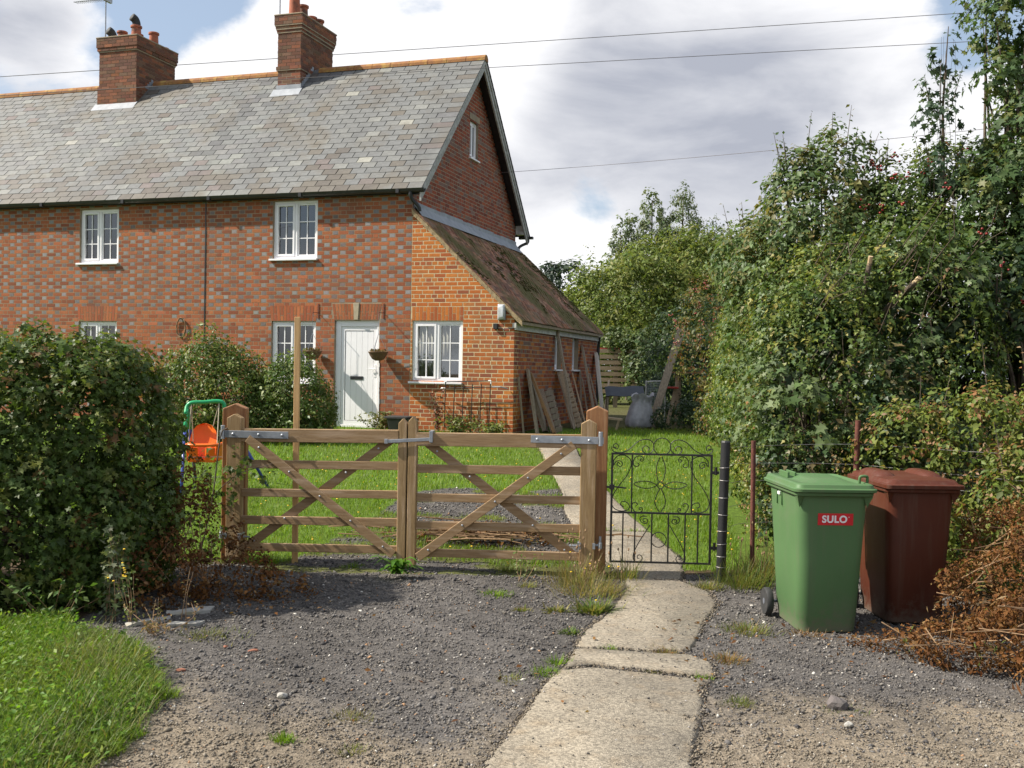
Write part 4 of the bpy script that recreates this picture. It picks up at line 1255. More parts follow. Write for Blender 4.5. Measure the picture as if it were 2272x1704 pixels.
# cushions of moss on the tiles
mN = 2600
mv = rng.uniform(0.0, 6.4, mN); ms = rng.uniform(0.05, 2.05, mN)
mw = wob(np.stack([mv, ms * 1.3], 1), 2.2) + 0.6 * np.clip(1 - abs(ms - 0.9) / 1.0, 0, 1)
keep = mw > 0.42; mv, ms = mv[keep], ms[keep]
n = len(mv)
sz = rng.uniform(0.012, 0.034, n)
V = _cube[None] * rng.uniform(0.6, 1.1, (n, 8, 1))
V = np.stack([V[:, :, 0] * sz[:, None] * 1.4 + ms[:, None], V[:, :, 1] * sz[:, None] * 1.4 + mv[:, None], V[:, :, 2] * sz[:, None] * 0.5 + (4.66 - 0.95 * ms + 0.022)[:, None] - 0.95 * V[:, :, 0] * sz[:, None]], 2).reshape(-1, 3)
F = (_cubeF[None] + (np.arange(n) * 8)[:, None, None]).reshape(-1, 3)
mc = np.repeat(np.array([(0.095, 0.092, 0.028), (0.075, 0.078, 0.022), (0.13, 0.11, 0.038)])[rng.integers(0, 3, n)], 8, axis=0)
o = np_obj('moss', V, F, M['dead_leaf'], lroof, mc, smooth=True); o['kind'] = 'stuff'
# mortared verge
t = MB(); nst = 26
for i in range(nst):
    s0_, s1_ = SE * i / nst, SE * (i + 1) / nst
    zA, zB = ext_z(s0_), ext_z(s1_)
    t.add([(s0_, -0.04 - rs.uniform(0, .008), zA - 0.10 + rs.uniform(-.006, .006)), (s1_, -0.04 - rs.uniform(0, .008), zB - 0.10 + rs.uniform(-.006, .006)), (s1_, -0.05 - rs.uniform(0, .006), zB - 0.004), (s0_, -0.05 - rs.uniform(0, .006), zA - 0.004), (s0_, 0.03, zA - 0.108), (s1_, 0.03, zB - 0.108)], [(0, 1, 2, 3), (4, 5, 1, 0)])
t.build('verge', M['verge_mortar'], lroof)
t = MB(); t.box(2.010, 2.040, -0.02, 6.42, ext_z(2.12) - 0.20, ext_z(2.12) - 0.07); t.build('fascia', M['paint_worn'], lroof, bevel=0.004)
t = MB(); t.box(1.975, 2.046, -0.034, -0.021, ext_z(2.12) - 0.16, ext_z(2.12) - 0.075); t.build('fascia_end', M['paint_worn'], lroof)
t = MB(); n = 22
for i in range(n):
    va, vb = 0.02 + 6.15 * i / n, 0.02 + 6.15 * (i + 1) / n
    t.box(0.010, 0.022 + rs.uniform(0, 0.004), va, vb + 0.002 * 0, 4.55, 4.80 + rs.uniform(-0.01, 0.01))
    t.add([(0.02, va, 4.735), (0.02, vb, 4.735), (0.18, vb, ext_z(0.18) + 0.045), (0.18, va, ext_z(0.18) + 0.045)], [(0, 3, 2, 1)])
t.build('flashing', M['lead'], lroof)
t = MB(); t.tube([(2.05, 6.42, 2.55), (2.02, 6.46, 2.3), (2.0, 6.46, 0.6)], 0.04, 8); t.build('downpipe', M['black'], house)

# ------------------------------------------------------------------ things fixed to the cottages
# bulkhead lamp and junction box
L = hw(1.768, 0, 2.76)
lamp = thing('wall_lamp', 'white bulkhead lamp on the orange brick corner under the mossy roof', 'lamp', hw(1.768, 0, 2.62), -TH, local=True)
t = MB(); t.box(-0.075, 0.075, -0.05, 0.0, 0.0, 0.285); t.build('base', M['galv'], lamp, bevel=0.012)
t = MB(); rr = []
for d, k in ((-0.05, 1.0), (-0.085, 0.94), (-0.105, 0.72)):
    rr.append([(0.062 * k * sx, d, 0.1425 + 0.13 * k * sz_) for sx, sz_ in ((-1, -.8), (-.7, -1), (.7, -1), (1, -.8), (1, .8), (.7, 1), (-.7, 1), (-1, .8))])
t.loft(rr); t.build('diffuser', M['lamp_glass'], lamp, auto=True)
jb = thing('junction_box', 'small dark box on the orange brick wall beside the white lamp', 'junction box', hw(1.66, 0, 2.46), -TH, local=True)
t = MB(); t.box(-0.04, 0.04, -0.06, 0.0, 0.0, 0.10); t.build('case', M['black'], jb, bevel=0.008)
t = MB(); t.tube([(0.04, -0.02, 0.02), (0.14, -0.018, 0.0), (0.33, -0.015, 0.02)], 0.006, 6); t.build('cable', M['cable'], jb)


def basket(s, lab):
    b = thing('hanging_basket', lab, 'hanging basket', hw(s, -0.22, 1.86), -TH, group='hanging baskets by the door', local=True)
    t = MB(); t.lathe([(0.05, 0.0), (0.11, 0.03), (0.15, 0.09), (0.175, 0.145), (0.185, 0.15), (0.185, 0.165), (0.16, 0.165), (0.14, 0.12), (0.05, 0.06)], (0, 0, 0), 18); t.build('bowl', M['wicker'], b, smooth=True)
    for k in range(3):
        a = 2.1 * k + 0.5
        t = MB(); t.tube([(0.175 * math.cos(a), 0.175 * math.sin(a), 0.155), (0, 0, 0.50)], 0.004, 5); t.build('chain', M['galv'], b)
    t = MB(); t.tube([(0, 0, 0.49), (0, 0, 0.88)], 0.003, 5); t.build('chain', M['galv'], b); t = MB(); t.box(-0.011, 0.011, 0.208, 0.216, 0.78, 1.06); t.tube([(0, 0.209, 0.89), (0, 0.0, 0.885), (0, -0.012, 0.87)], 0.006, 6); t.build('bracket', M['rust'], b)
    n = 160; a = rng.uniform(0, 6.28, n); r_ = rng.uniform(0, 0.15, n)
    P = np.stack([r_ * np.cos(a), r_ * np.sin(a), 0.15 + rng.uniform(0, 0.05, n)], 1)
    V = (P[:, None, :] + rng.normal(0, 0.022, (n, 3, 3))).reshape(-1, 3)
    o = np_obj('dry_plant', V, np.arange(n * 3).reshape(-1, 3), M['dead_leaf'], b, np.repeat(np.array([(0.16, 0.12, 0.06)]) * rng.uniform(0.6, 1.3, (n, 1)), 3, axis=0))
basket(-1.90, 'brown hanging basket between the lower window and the white door')
basket(-0.545, 'brown hanging basket on the brick between the white door and the lean-to window')

ring = thing('wreath', 'twisted twig ring hung on the brick wall above the garden shrubs', 'wreath', hw(-4.93, -0.03, 2.26), -TH, local=True)
t = MB()
for q in range(4):
    pts = [(0.105 * math.sin(a_) * (1 + 0.08 * math.sin(5 * a_ + q)), -0.01 * math.cos(3 * a_ + q), 0.19 + 0.19 * math.cos(a_) * (1 + 0.05 * math.cos(4 * a_ + q))) for a_ in [2 * math.pi * i / 28 for i in range(28)]]
    t.tube(pts, 0.009, 5, closed=True)
t.build('twigs', M['twig'], ring); t = MB(); t.box(-0.012, 0.012, -0.02, 0.03, 0.36, 0.385); t.build('nail', M['black_iron'], ring)

# aerials on the stacks
def aerial(s, v, z0, z1, lab, boom=True):
    a = thing('tv_aerial', lab, 'aerial', hw(s, v, z0), -TH, local=True); h = z1 - z0
    t = MB(); t.tube([(0, 0, 0), (0, 0, h)], 0.016, 8); t.build('mast', M['galv'], a)
    t = MB(); t.box(-0.03, 0.09, -0.03, 0.03, 0.08, 0.12); t.box(-0.03, 0.09, -0.03, 0.03, 0.30, 0.34); t.build('clamp', M['galv'], a)
    if boom:
        t = MB(); t.tube([(0.06, 0, h - 0.05), (-0.88, -0.05, h - 0.05)], 0.010, 6); t.build('boom', M['galv'], a)
        for k in range(14):
            x = -0.10 - 0.058 * k; t = MB(); t.tube([(x, -0.12 + 0.003 * k, h - 0.05), (x, 0.12 - 0.003 * k, h - 0.05)], 0.005, 5); t.build('element', M['galv'], a)
        t = MB(); t.box(-0.01, 0.055, -0.16, 0.16, h - 0.10, h + 0.0); t.build('reflector', M['galv'], a)
aerial(-9.20, 2.85, 8.75, 10.36, 'television aerial on a tall mast strapped to the wide chimney of six pots')
aerial(-4.53, 2.85, 8.60, 10.9, 'thin aerial mast strapped to the narrow chimney with four pots')


def cable(name, pts, r, lab, n=24, sag=0.25):
    A, B = Vector(pts[0]), Vector(pts[1]); t = MB()
    q = [A.lerp(B, i / n) - Vector((0, 0, sag * 4 * (i / n) * (1 - i / n))) for i in range(n + 1)]
    t.tube(q, r, 6)
    t.single(name, M['cable'], tuple(A), lab, 'cable')
cable('overhead_wire', ((-25.0, 40, 12.20), (24.0, 40, 16.31)), 0.012, 'highest overhead wire, passing behind the two chimneys across the sky', sag=0.0)
cable('overhead_wire', ((-12.0, 15.0, 5.21), (12.0, 15.0, 6.965)), 0.0042, 'overhead wire passing in front of the slate roof just under its ridge', sag=-0.03)
Pg = hw(0.26, 4.28, 6.105)
cable('overhead_wire', (Pg, (9.66, 12.46, 5.254)), 0.0042, 'lowest overhead wire, running from the gable edge to the shrubs', sag=0.08)

# ------------------------------------------------------------------ gates
def pitched(mb, x0, x1, y0, y1, z0, zs, za):
    """Upright with a pitched, weathered top; the ridge runs front to back."""
    xm = (x0 + x1) / 2
    mb.prism([(x0, z0), (x1, z0), (x1, zs), (xm, za), (x0, zs)], y0, y1)


GROT = -math.atan(0.0976)


def gate_leaf(x_heel, y_heel, ln, sgn, z0, rise, lab, grp):
    """Five barred gate leaf. Local x runs from the heel stile to the meeting stile times sgn."""
    g = thing('gate_leaf', lab, 'gate', (x_heel, y_heel, hz(x_heel, y_heel)), GROT, grp, local=True)
    _frames[g.name] = Vector((0, 0, hz(x_heel, y_heel)))
    s = sgn
    def P(a, b): return (min(a * s, b * s), max(a * s, b * s))
    t = MB(); a, b = P(0.0, 0.132); pitched(t, a, b, -0.040, 0.045, z0 + 0.02, z0 + 1.235, z0 + 1.272); t.build('heel_stile', M['gate_wood_up'], g, bevel=0.006)
    t = MB(); a, b = P(ln - 0.076, ln); pitched(t, a, b, -0.034, 0.040, z0 - 0.02, z0 + 1.222, z0 + 1.265); t.build('meeting_stile', M['gate_wood_up'], g, bevel=0.006)
    xa, xb = 0.130, ln - 0.074
    def zz(x): return rise * x
    rails = [(1.028, 1.142, 0.072, 'top_rail'), (0.795, 0.868, 0.030, 'rail'), (0.548, 0.618, 0.030, 'rail'), (0.308, 0.379, 0.030, 'rail'), (0.072, 0.142, 0.030, 'rail')]
    for za, zb, th, nm in rails:
        t = MB(); A, B = Vector((xa * s, 0, z0 + (za + zb) / 2 + zz(xa))), Vector((xb * s, 0, z0 + (za + zb) / 2 + zz(xb)))
        t.bar(A, B, zb - za, th, (0, 1, 0)); t.build(nm, M['gate_wood'], g, bevel=0.004)
    for yb, (pa, qa), (pb, qb) in ((-0.033, (0.19, 1.06), (ln - 0.10, 0.07)), (0.033, (0.15, 0.085), (ln - 0.16, 1.05))):
        t = MB(); t.bar((pa * s, yb, z0 + qa + zz(pa)), (pb * s, yb, z0 + qb + zz(pb)), 0.076, 0.030, (0, 1, 0)); t.build('brace', M['gate_wood'], g, bevel=0.004)
        for k in (0.08, 0.29, 0.5, 0.71, 0.93):
            m = MB(); x = pa + (pb - pa) * k; z = qa + (qb - qa) * k
            m.lathe([(0.009, 0.0), (0.009, -0.005), (0.004, -0.008)], (x * s, yb - 0.015 if yb < 0 else -0.0155, z0 + z + zz(x)), 8, 'y'); m.build('bolt', M['galv'], g)
    # galvanised hinge strap and knuckle
    t = MB(); a, b = P(-0.015, 0.555); zt = z0 + 1.065
    t.box(a, b, -0.047, -0.0415, zt, zt + 0.062)
    t.lathe([(0.019, -0.045), (0.019, 0.075)], (-0.034 * s, -0.036, zt + 0.03), 10); t.box(*P(-0.06, -0.02), -0.046, -0.030, zt + 0.002, zt + 0.058)
    h = t.build('hinge_strap', M['galv'], g, bevel=0.003)
    for x in (0.06, 0.29, 0.50):
        m = MB(); m.lathe([(0.013, 0.0), (0.012, -0.006), (0.006, -0.011)], (x * s, -0.047, zt + 0.031), 10, 'y'); m.build('bolt', M['galv'], h)
    zt = z0 + 0.18
    t = MB(); t.box(*P(-0.004, 0.018), -0.052, 0.05, zt, zt + 0.05)
    t.tube([((-0.004) * s, -0.02, zt + 0.03), (-0.05 * s, -0.02, zt + 0.03)], 0.010, 8); t.lathe([(0.018, -0.02), (0.018, 0.03), (0.011, 0.035), (0.011, 0.085)], (-0.045 * s, -0.02, zt + 0.02), 8)
    t.build('hinge_band', M['galv'], g)
    t = MB(); t.box(*P(0.115, 0.145), -0.052, 0.05, zt, zt + 0.05); t.tube([(0.14 * s, -0.02, zt + 0.02), (0.215 * s, -0.02, zt + 0.02)], 0.008, 8)
    t.build('hinge_band', M['galv'], g)
    return g


gl = gate_leaf(-2.478, 9.075, 1.595, 1, 0.045, 0.014, 'brown wooden five-barred gate leaf hung on the post in the hedge', 'double wooden gate leaves')
gr = gate_leaf(0.725, 8.762, 1.612, -1, 0.065, -0.010, 'brown wooden five-barred gate leaf hung beside the black iron gate', 'double wooden gate leaves')
# throw-over latch rides on the right leaf
t = MB(); y = -0.043
t.bar((-1.80, y - 0.004, 1.110), (-1.42, y - 0.004, 1.138), 0.030, 0.008, (0, 1, 0)); t.box(-1.425, -1.395, y - 0.012, 0.045, 1.11, 1.21); t.box(-1.815, -1.785, y - 0.012, y + 0.0, 1.09, 1.132)
t.build('throw_over_latch', M['galv'], gr, bevel=0.003)


def gate_post(cx, cy, w, za, rot, lab):
    z0 = hz(cx, cy)
    p = thing('gate_post', lab, 'gate post', (cx, cy, z0), rot, 'wooden gate posts', local=True); _frames[p.name] = Vector((0, 0, z0))
    t = MB(); pitched(t, -w / 2, w / 2, -w / 2, w / 2, z0 - 0.05, za - 0.044, za); t.build('shaft', M['post_wood'], p, bevel=0.007)
    return p
gate_post(-2.455, 9.235, 0.205, 1.402, R(8), 'square brown gate post half hidden in the hedge end')
gate_post(0.742, 8.935, 0.185, 1.446, GROT, 'square brown gate post between wooden gate and black iron gate')
for gx_, gy_, z in ((-2.52, 9.11, 1.11), (0.785, 8.83, 1.12)):
    pass

t = MB(); t.bar((-1.912, 9.24, -0.02), (-1.925, 9.27, 2.180), 0.048, 0.048, (0, 1, 0))
t.single('wooden_stake', M['stake_wood'], (-1.912, 9.24, 0), 'tall thin fresh timber stake standing upright behind the left gate leaf', 'stake', bevel=0.003)

# ---- black iron gate
ig = thing('iron_gate', 'black wrought iron garden gate with scrolls across the concrete path', 'gate', (0.855, 8.80, hz(0.855, 8.8)), -0.05, local=True)
_frames[ig.name] = Vector((0, 0, hz(0.855, 8.8)))
IW, IB, IT, IM = 0.855, 0.122, 1.058, 0.550
def ibar(nm, pts, r=0.008, n=6): t = MB(); t.tube(pts, r, n); return t.build(nm, M['black_iron'], ig)
t = MB()
t.box(0.0, 0.018, -0.009, 0.009, IB, IT); t.box(IW - 0.018, IW, -0.009, 0.009, IB, IT)
t.box(0.018, IW - 0.018, -0.008, 0.008, IT - 0.017, IT - 0.001); t.box(0.018, IW - 0.018, -0.008, 0.008, IB + 0.001, IB + 0.016); t.box(0.018, IW - 0.018, -0.008, 0.008, IM - 0.008, IM + 0.008)
t.build('frame', M['black_iron'], ig)
for x in (0.178, 0.684): t = MB(); t.box(x - 0.006, x + 0.006, -0.006, 0.006, IM + 0.009, IT - 0.018); t.build('bar', M['black_iron'], ig)
for x in (0.109, 0.211, 0.353, 0.493, 0.634, 0.742): t = MB(); t.box(x - 0.006, x + 0.006, -0.006, 0.006, IB + 0.017, IM - 0.009); t.build('bar', M['black_iron'], ig)
K = 0.000962
def gp(x, y):   # drawing of the scrolls, in its own units
    return ((x - 460) * K, 0.0, 1.05 - (y - 497) * K)
def circ(cx, cy, r, n=20): return [gp(cx + r * math.cos(6.2832 * i / n), cy + r * math.sin(6.2832 * i / n)) for i in range(n)]
def spiral(cx, cy, r0, r1, a0, turns, n=26):
    return [(cx + (r0 + (r1 - r0) * i / n) * math.cos(a0 + turns * 6.2832 * i / n), cy + (r0 + (r1 - r0) * i / n) * math.sin(a0 + turns * 6.2832 * i / n)) for i in range(n + 1)]
def scroll(px): t = MB(); t.tube(spline([gp(*q) for q in px], 3), 0.0042, 5); t.build('scroll', M['black_iron'], ig)
t = MB(); t.tube(circ(905, 428, 76), 0.0042, 5, closed=True); t.build('ring', M['black_iron'], ig)
t = MB(); t.tube(circ(897, 770, 29), 0.0042, 5, closed=True); t.build('ring', M['black_iron'], ig)
t = MB(); t.tube(circ(890, 1252, 66), 0.0042, 5, closed=True); t.build('ring', M['black_iron'], ig)
for mir in (False, True):
    f = (lambda q: [(2 * 905 - x, y) for x, y in q]) if mir else (lambda q: q)
    scroll(f(spiral(495, 432, 10, 30, 0.5, 1.2, 12)[0:12] + [(462, 440), (480, 480), (550, 488), (620, 455), (690, 390), (760, 366), (815, 385), (834, 430), (815, 478), (770, 494), (735, 470), (738, 436), (768, 424), (792, 446), (778, 466)]))
    g_ = (lambda q: [(2 * 897 - x, y) for x, y in q]) if mir else (lambda q: q)
    scroll(g_([(540, 590), (520, 575), (515, 600), (545, 612), (560, 585), (535, 560), (500, 570), (485, 600), (482, 560), (520, 516), (580, 512), (625, 545), (636, 600), (600, 690), (540, 770), (490, 850), (468, 920), (490, 980), (550, 1005), (610, 995), (628, 960), (600, 925), (560, 920), (550, 950), (575, 965)]))
    scroll(g_([(735, 545), (722, 540), (715, 555), (735, 560), (746, 538), (720, 516), (680, 522), (655, 560), (660, 600), (690, 608), (705, 590), (692, 575)]))
    scroll(g_([(730, 985), (718, 990), (715, 975), (735, 972), (742, 995), (715, 1012), (675, 1005), (650, 965), (655, 935), (680, 925), (698, 940), (688, 955)]))
    scroll(g_([(890, 518), (865, 580), (858, 650), (872, 720), (892, 742)])); scroll(g_([(892, 800), (868, 850), (850, 910), (862, 960), (890, 1005)]))
    scroll(g_([(770, 1092), (752, 1092), (752, 1072), (778, 1068), (792, 1092), (770, 1110), (735, 1098), (722, 1065), (745, 1045), (780, 1048)]))
    scroll(g_([(812, 1120), (770, 1190), (710, 1290), (675, 1370), (668, 1420), (690, 1448), (730, 1448), (750, 1420), (735, 1392), (708, 1395), (708, 1418), (725, 1420)]))
for sg in (-1, 1):
    q = [(897 + sg * 29, 770), (897 + sg * 90, 742), (897 + sg * 165, 738), (897 + sg * 235, 762), (897 + sg * 165, 796), (897 + sg * 90, 796), (897 + sg * 29, 772)]
    scroll(q)
t = MB(); t.box(-0.012, 0.030, -0.020, 0.020, 0.745, 0.785); t.tube([(0.03, -0.012, 0.768), (0.13, -0.03, 0.760)], 0.007, 6); t.box(-0.035, -0.004, -0.012, 0.012, 0.755, 0.772); t.build('latch', M['black_iron'], ig)
for z in (0.905, 0.265):
    t = MB(); t.box(IW - 0.002, IW + 0.055, -0.010, 0.010, z - 0.012, z + 0.012); t.lathe([(0.012, -0.02), (0.012, 0.045)], (IW + 0.028, 0, z), 8); t.build('hinge', M['black_iron'], ig)

bz = hz(1.80, 8.72)
bp = thing('fence_post', 'round black post with loops of wire holding the iron gate', 'post', (1.80, 8.72, bz))
_frames[bp.name] = Vector((1.80, 8.72, 0)) * 1.0; _frames[bp.name].z = bz
t = MB(); pts = [(1.788, 8.72, bz - 0.05), (1.797, 8.72, 0.6), (1.808, 8.72, 1.165)]; t.tube(pts, 0.0405, 16); t.build('shaft', M['black'], bp, auto=True)
t = MB(); t.tube([(1.808, 8.72, 1.165), (1.8082, 8.72, 1.178)], [0.042, 0.036], 16); t.build('cap', M['black'], bp)
for z, tl in ((0.955, .1), (0.845, -.05), (0.70, .02), (0.555, -.06), (0.42, .03), (0.31, .1), (0.205, .0), (0.115, -.04)):
    t = MB(); cx_ = 1.788 + 0.02 * z / 1.165; t.tube([(cx_ + 0.0435 * math.cos(a_), 8.72 + 0.0435 * math.sin(a_), z + tl * 0.043 * math.cos(a_)) for a_ in [6.2832 * i / 16 for i in range(16)]], 0.0028, 5, closed=True); t.build('wire_loop', M['wire'], bp)


def rust_post(x, y, z1, r, lab, dx=0.0):
    z0 = hz(x, y); t = MB(); t.tube([(x, y, z0 - 0.05), (x + dx, y, z1)], r, 12); t.single('fence_post', M['rust'], (x, y, z0), lab, 'post', auto=True)
rust_post(2.118, 9.0, 1.165, 0.0205, 'thin rusty steel post between black post and green bin', -0.01)
rust_post(2.975, 8.95, 1.36, 0.024, 'rusty steel post behind the bins', 0.02)
wf = thing('wire_fence', 'thin galvanised fence wires strung behind the bins into the brambles', 'wire fence', (1.83, 8.72, 0.05))
for z, a in ((1.12, 0.02), (0.98, -0.01), (0.82, 0.01), (0.62, 0.0), (0.45, 0.02)):
    t = MB(); p = []
    for (x, y) in ((1.84, 8.72), (2.118, 9.03), (2.975, 8.985), (3.75, 8.2), (4.6, 7.6), (5.6, 7.1)): p.append((x, y, z + a * (x - 1.8) + 0.01 * math.sin(5 * x)))
    t.tube(spline(p, 6), 0.0018, 5); t.build('strand', M['wire'], wf)
wf2 = thing('wire_fence', 'fence wires strung from the left gate post into the maple hedge', 'wire fence', (-2.56, 9.2, 0.05))
for z in (0.92, 0.74, 0.5):
    t = MB(); t.tube(spline([(-2.56, 9.24, z), (-3.2, 9.2, z - 0.01), (-4.2, 9.0, z + 0.01), (-5.6, 8.9, z)], 6), 0.0026, 5); t.build('strand', M['wire'], wf2)

# ------------------------------------------------------------------ wheelie bins
def rr(cx, cy, z, hx, hy, r, n=5, dy=0.0):
    p = []
    for (sx, sy, a0) in ((1, 1, 0), (-1, 1, 90), (-1, -1, 180), (1, -1, 270)):
        for k in range(n + 1):
            a = R(a0 + 90 * k / n); p.append((cx + sx * (hx - r) + r * math.cos(a), cy + sy * (hy - r) + r * math.sin(a), z))
    return p


def bin_(x, y, rot, mat, lab, style, sticker):
    b = thing('wheelie_bin', lab, 'wheelie bin', (x, y, hz(x, y)), rot, 'wheelie bins by the path', local=True)
    # local origin: middle of the footprint, front at -y
    t = MB(); rings = []
    for z, hx, y0, y1, r in ((0.0, 0.187, -0.265, 0.22, 0.06), (0.012, 0.198, -0.278, 0.24, 0.07), (0.10, 0.204, -0.290, 0.27, 0.075), (0.105, 0.206, -0.292, 0.28, 0.075), (0.50, 0.224, -0.315, 0.31, 0.075), (0.86, 0.240, -0.335, 0.340, 0.07), (0.948, 0.245, -0.34, 0.348, 0.07)):
        rings.append(rr(0, (y0 + y1) / 2, z, hx, (y1 - y0) / 2, r))
    t.loft(rings); body = t.build('body', mat, b, auto=True)
    t = MB(); t.loft([rr(0, -0.005, 0.938, 0.262, 0.365, 0.05), rr(0, -0.005, 0.944, 0.268, 0.372, 0.05), rr(0, -0.005, 0.962, 0.270, 0.374, 0.05), rr(0, -0.005, 0.966, 0.262, 0.366, 0.045)]); t.build('rim', mat, b, auto=True)
    # gusset under the rim at each front corner, and ribs on the sides
    for sx in (-1, 1):
        t = MB(); t.add([(sx * 0.258, -0.362, 0.939), (sx * 0.230, -0.325, 0.86), (sx * 0.20, -0.335, 0.939), (sx * 0.258, -0.29, 0.939)], [(0, 1, 2), (0, 3, 1), (1, 3, 2), (0, 2, 3)]); t.build('gusset', mat, b)
        for yy in (0.02, 0.13):
            t = MB(); t.box(min(sx * 0.236, sx * 0.250), max(sx * 0.236, sx * 0.250), yy - 0.006, yy + 0.006, 0.83, 0.937); t.build('rib', mat, b)
    if sticker:
        t = MB(); t.box(-0.253, -0.2405, 0.05, 0.10, 0.900, 0.920); t.build('side_label', M['white'], b)
    # lid
    t = MB()
    if style == 0:
        L_ = [rr(0, -0.012, 0.967, 0.276, 0.385, 0.055), rr(0, -0.012, 0.970, 0.284, 0.392, 0.06), rr(0, -0.012, 0.988, 0.286, 0.394, 0.06), rr(0, -0.012, 0.992, 0.281, 0.389, 0.055), rr(0, -0.008, 0.994, 0.270, 0.380, 0.05), rr(0, -0.006, 1.016, 0.264, 0.372, 0.05), rr(0, -0.004, 1.022, 0.252, 0.360, 0.045), rr(0, 0.01, 1.024, 0.238, 0.335, 0.045), rr(0, 0.02, 1.013, 0.224, 0.318, 0.045), rr(0.015, 0.05, 1.013, 0.165, 0.26, 0.09), rr(0.015, 0.06, 1.032, 0.130, 0.22, 0.09), rr(0.015, 0.06, 1.036, 0.10, 0.18, 0.08)]
        t.loft(L_); lid = t.build('lid', mat, b, auto=True)
        for xx in (-0.175, -0.125): m = MB(); m.box(xx - 0.008, xx + 0.008, 0.10, 0.30, 1.012, 1.055); m.build('lid_rib', mat, lid, bevel=0.004)
        m = MB(); m.tube(spline([(0.20, -0.26, 1.005), (0.20, -0.265, 1.058), (0.215, -0.27, 1.068), (0.240, -0.27, 1.068), (0.252, -0.265, 1.058), (0.252, -0.26, 1.005)], 3), 0.010, 8); m.build('lid_handle', mat, lid, smooth=True)
    else:
        L_ = [rr(0, -0.012, 0.967, 0.276, 0.385, 0.04), rr(0, -0.012, 0.970, 0.282, 0.392, 0.04), rr(0, -0.012, 0.994, 0.283, 0.394, 0.04), rr(0, -0.012, 0.998, 0.278, 0.389, 0.04), rr(0, -0.004, 1.000, 0.260, 0.374, 0.05), rr(0, 0.0, 1.026, 0.246, 0.356, 0.06), rr(0, 0.02, 1.032, 0.20, 0.30, 0.08), rr(0, 0.03, 1.034, 0.12, 0.22, 0.08)]
        t.loft(L_); lid = t.build('lid', mat, b, auto=True)
        for sx in (-1, 1):
            m = MB(); m.loft([rr(sx * 0.17, 0.06, 1.015, 0.075, 0.22, 0.06), rr(sx * 0.17, 0.06, 1.042, 0.066, 0.20, 0.06), rr(sx * 0.165, 0.07, 1.060, 0.045, 0.15, 0.045), rr(sx * 0.165, 0.07, 1.064, 0.03, 0.12, 0.03)]); m.build('lid_bulge', mat, lid, auto=True)
    m = MB(); m.tube([(-0.20, 0.40, 0.985), (0.20, 0.40, 0.985)], 0.015, 10)
    for xx in (-0.20, 0.0, 0.20): m.box(xx - 0.015, xx + 0.015, 0.34, 0.41, 0.968, 1.0)
    m.build('handle', mat, b)
    for sx in (-1, 1):
        t = MB(); x0 = sx * 0.232
        t.lathe([(0.07, -0.024), (0.092, -0.024), (0.098, -0.016), (0.098, 0.016), (0.092, 0.024), (0.07, 0.024)], (x0 + sx * 0.03, 0.262, 0.098), 24, 'x'); wh = t.build('wheel', M['tyre'], b, auto=True)
        t = MB(); t.lathe([(0.069, -0.012), (0.069, 0.012)], (x0 + sx * 0.03, 0.262, 0.098), 20, 'x'); t.lathe([(0.022, -0.026), (0.022, 0.026)], (x0 + sx * 0.03, 0.262, 0.098), 12, 'x'); t.build('hub', M['hub'], wh, auto=True)
    t = MB(); t.tube([(-0.25, 0.262, 0.098), (0.25, 0.262, 0.098)], 0.011, 8); t.build('axle', M['galv'], b)
    if sticker:
        # front face leans back towards the ground
        A_, B_ = Vector((0, -0.315, 0.50)), Vector((0, -0.335, 0.86))
        def fp_(z): return A_.y + (B_.y - A_.y) * (z - 0.50) / 0.36
        t = MB(); e = 0.0035
        z0_, z1_ = 0.742, 0.822; xa, xb = -0.105, 0.135
        t.add([(xa, fp_(z0_) - e, z0_), (xb, fp_(z0_) - e, z0_), (xb, fp_(z1_) - e, z1_), (xa, fp_(z1_) - e, z1_), (xa, fp_(z0_) + e, z0_), (xb, fp_(z0_) + e, z0_), (xb, fp_(z1_) + e, z1_), (xa, fp_(z1_) + e, z1_)], [(0, 1, 2, 3), (0, 4, 5, 1), (1, 5, 6, 2), (2, 6, 7, 3), (3, 7, 4, 0)])
        st = t.build('sticker', M['red'], b)
        def txt(s, size, x, z, bold):
            cu = bpy.data.curves.new('lettering', 'FONT'); cu.body = s; cu.size = size; cu.extrude = 0.001; cu.offset = bold; cu.align_x = 'CENTER'; cu.space_character = 1.08
            o = bpy.data.objects.new('lettering', cu); COL.objects.link(o)
            dg = bpy.context.evaluated_depsgraph_get(); me = bpy.data.meshes.new_from_object(o.evaluated_get(dg))
            bpy.data.objects.remove(o); bpy.data.curves.remove(cu)
            me.name = 'lettering'
            tl = math.atan2(B_.y - A_.y, 0.36)
            me.transform(Matrix.Translation((x, fp_(z) - e - 0.0012, z)) @ Matrix.Rotation(R(90) - tl, 4, 'X'))
            me.materials.clear()
            return _link('lettering', me, M['white'], st)
        txt('SULO', 0.066, 0.008, 0.761, 0.0022); txt('o', 0.014, 0.105, 0.795, 0.0002)
    return b


bin_(2.160, 7.28, R(2.4), M['bin_green'], 'green wheelie bin with a red sticker standing beside the concrete path', 0, True)
bin_(2.880, 7.60, R(2.4), M['bin_brown'], 'dark red-brown wheelie bin standing against the brambles', 1, False)

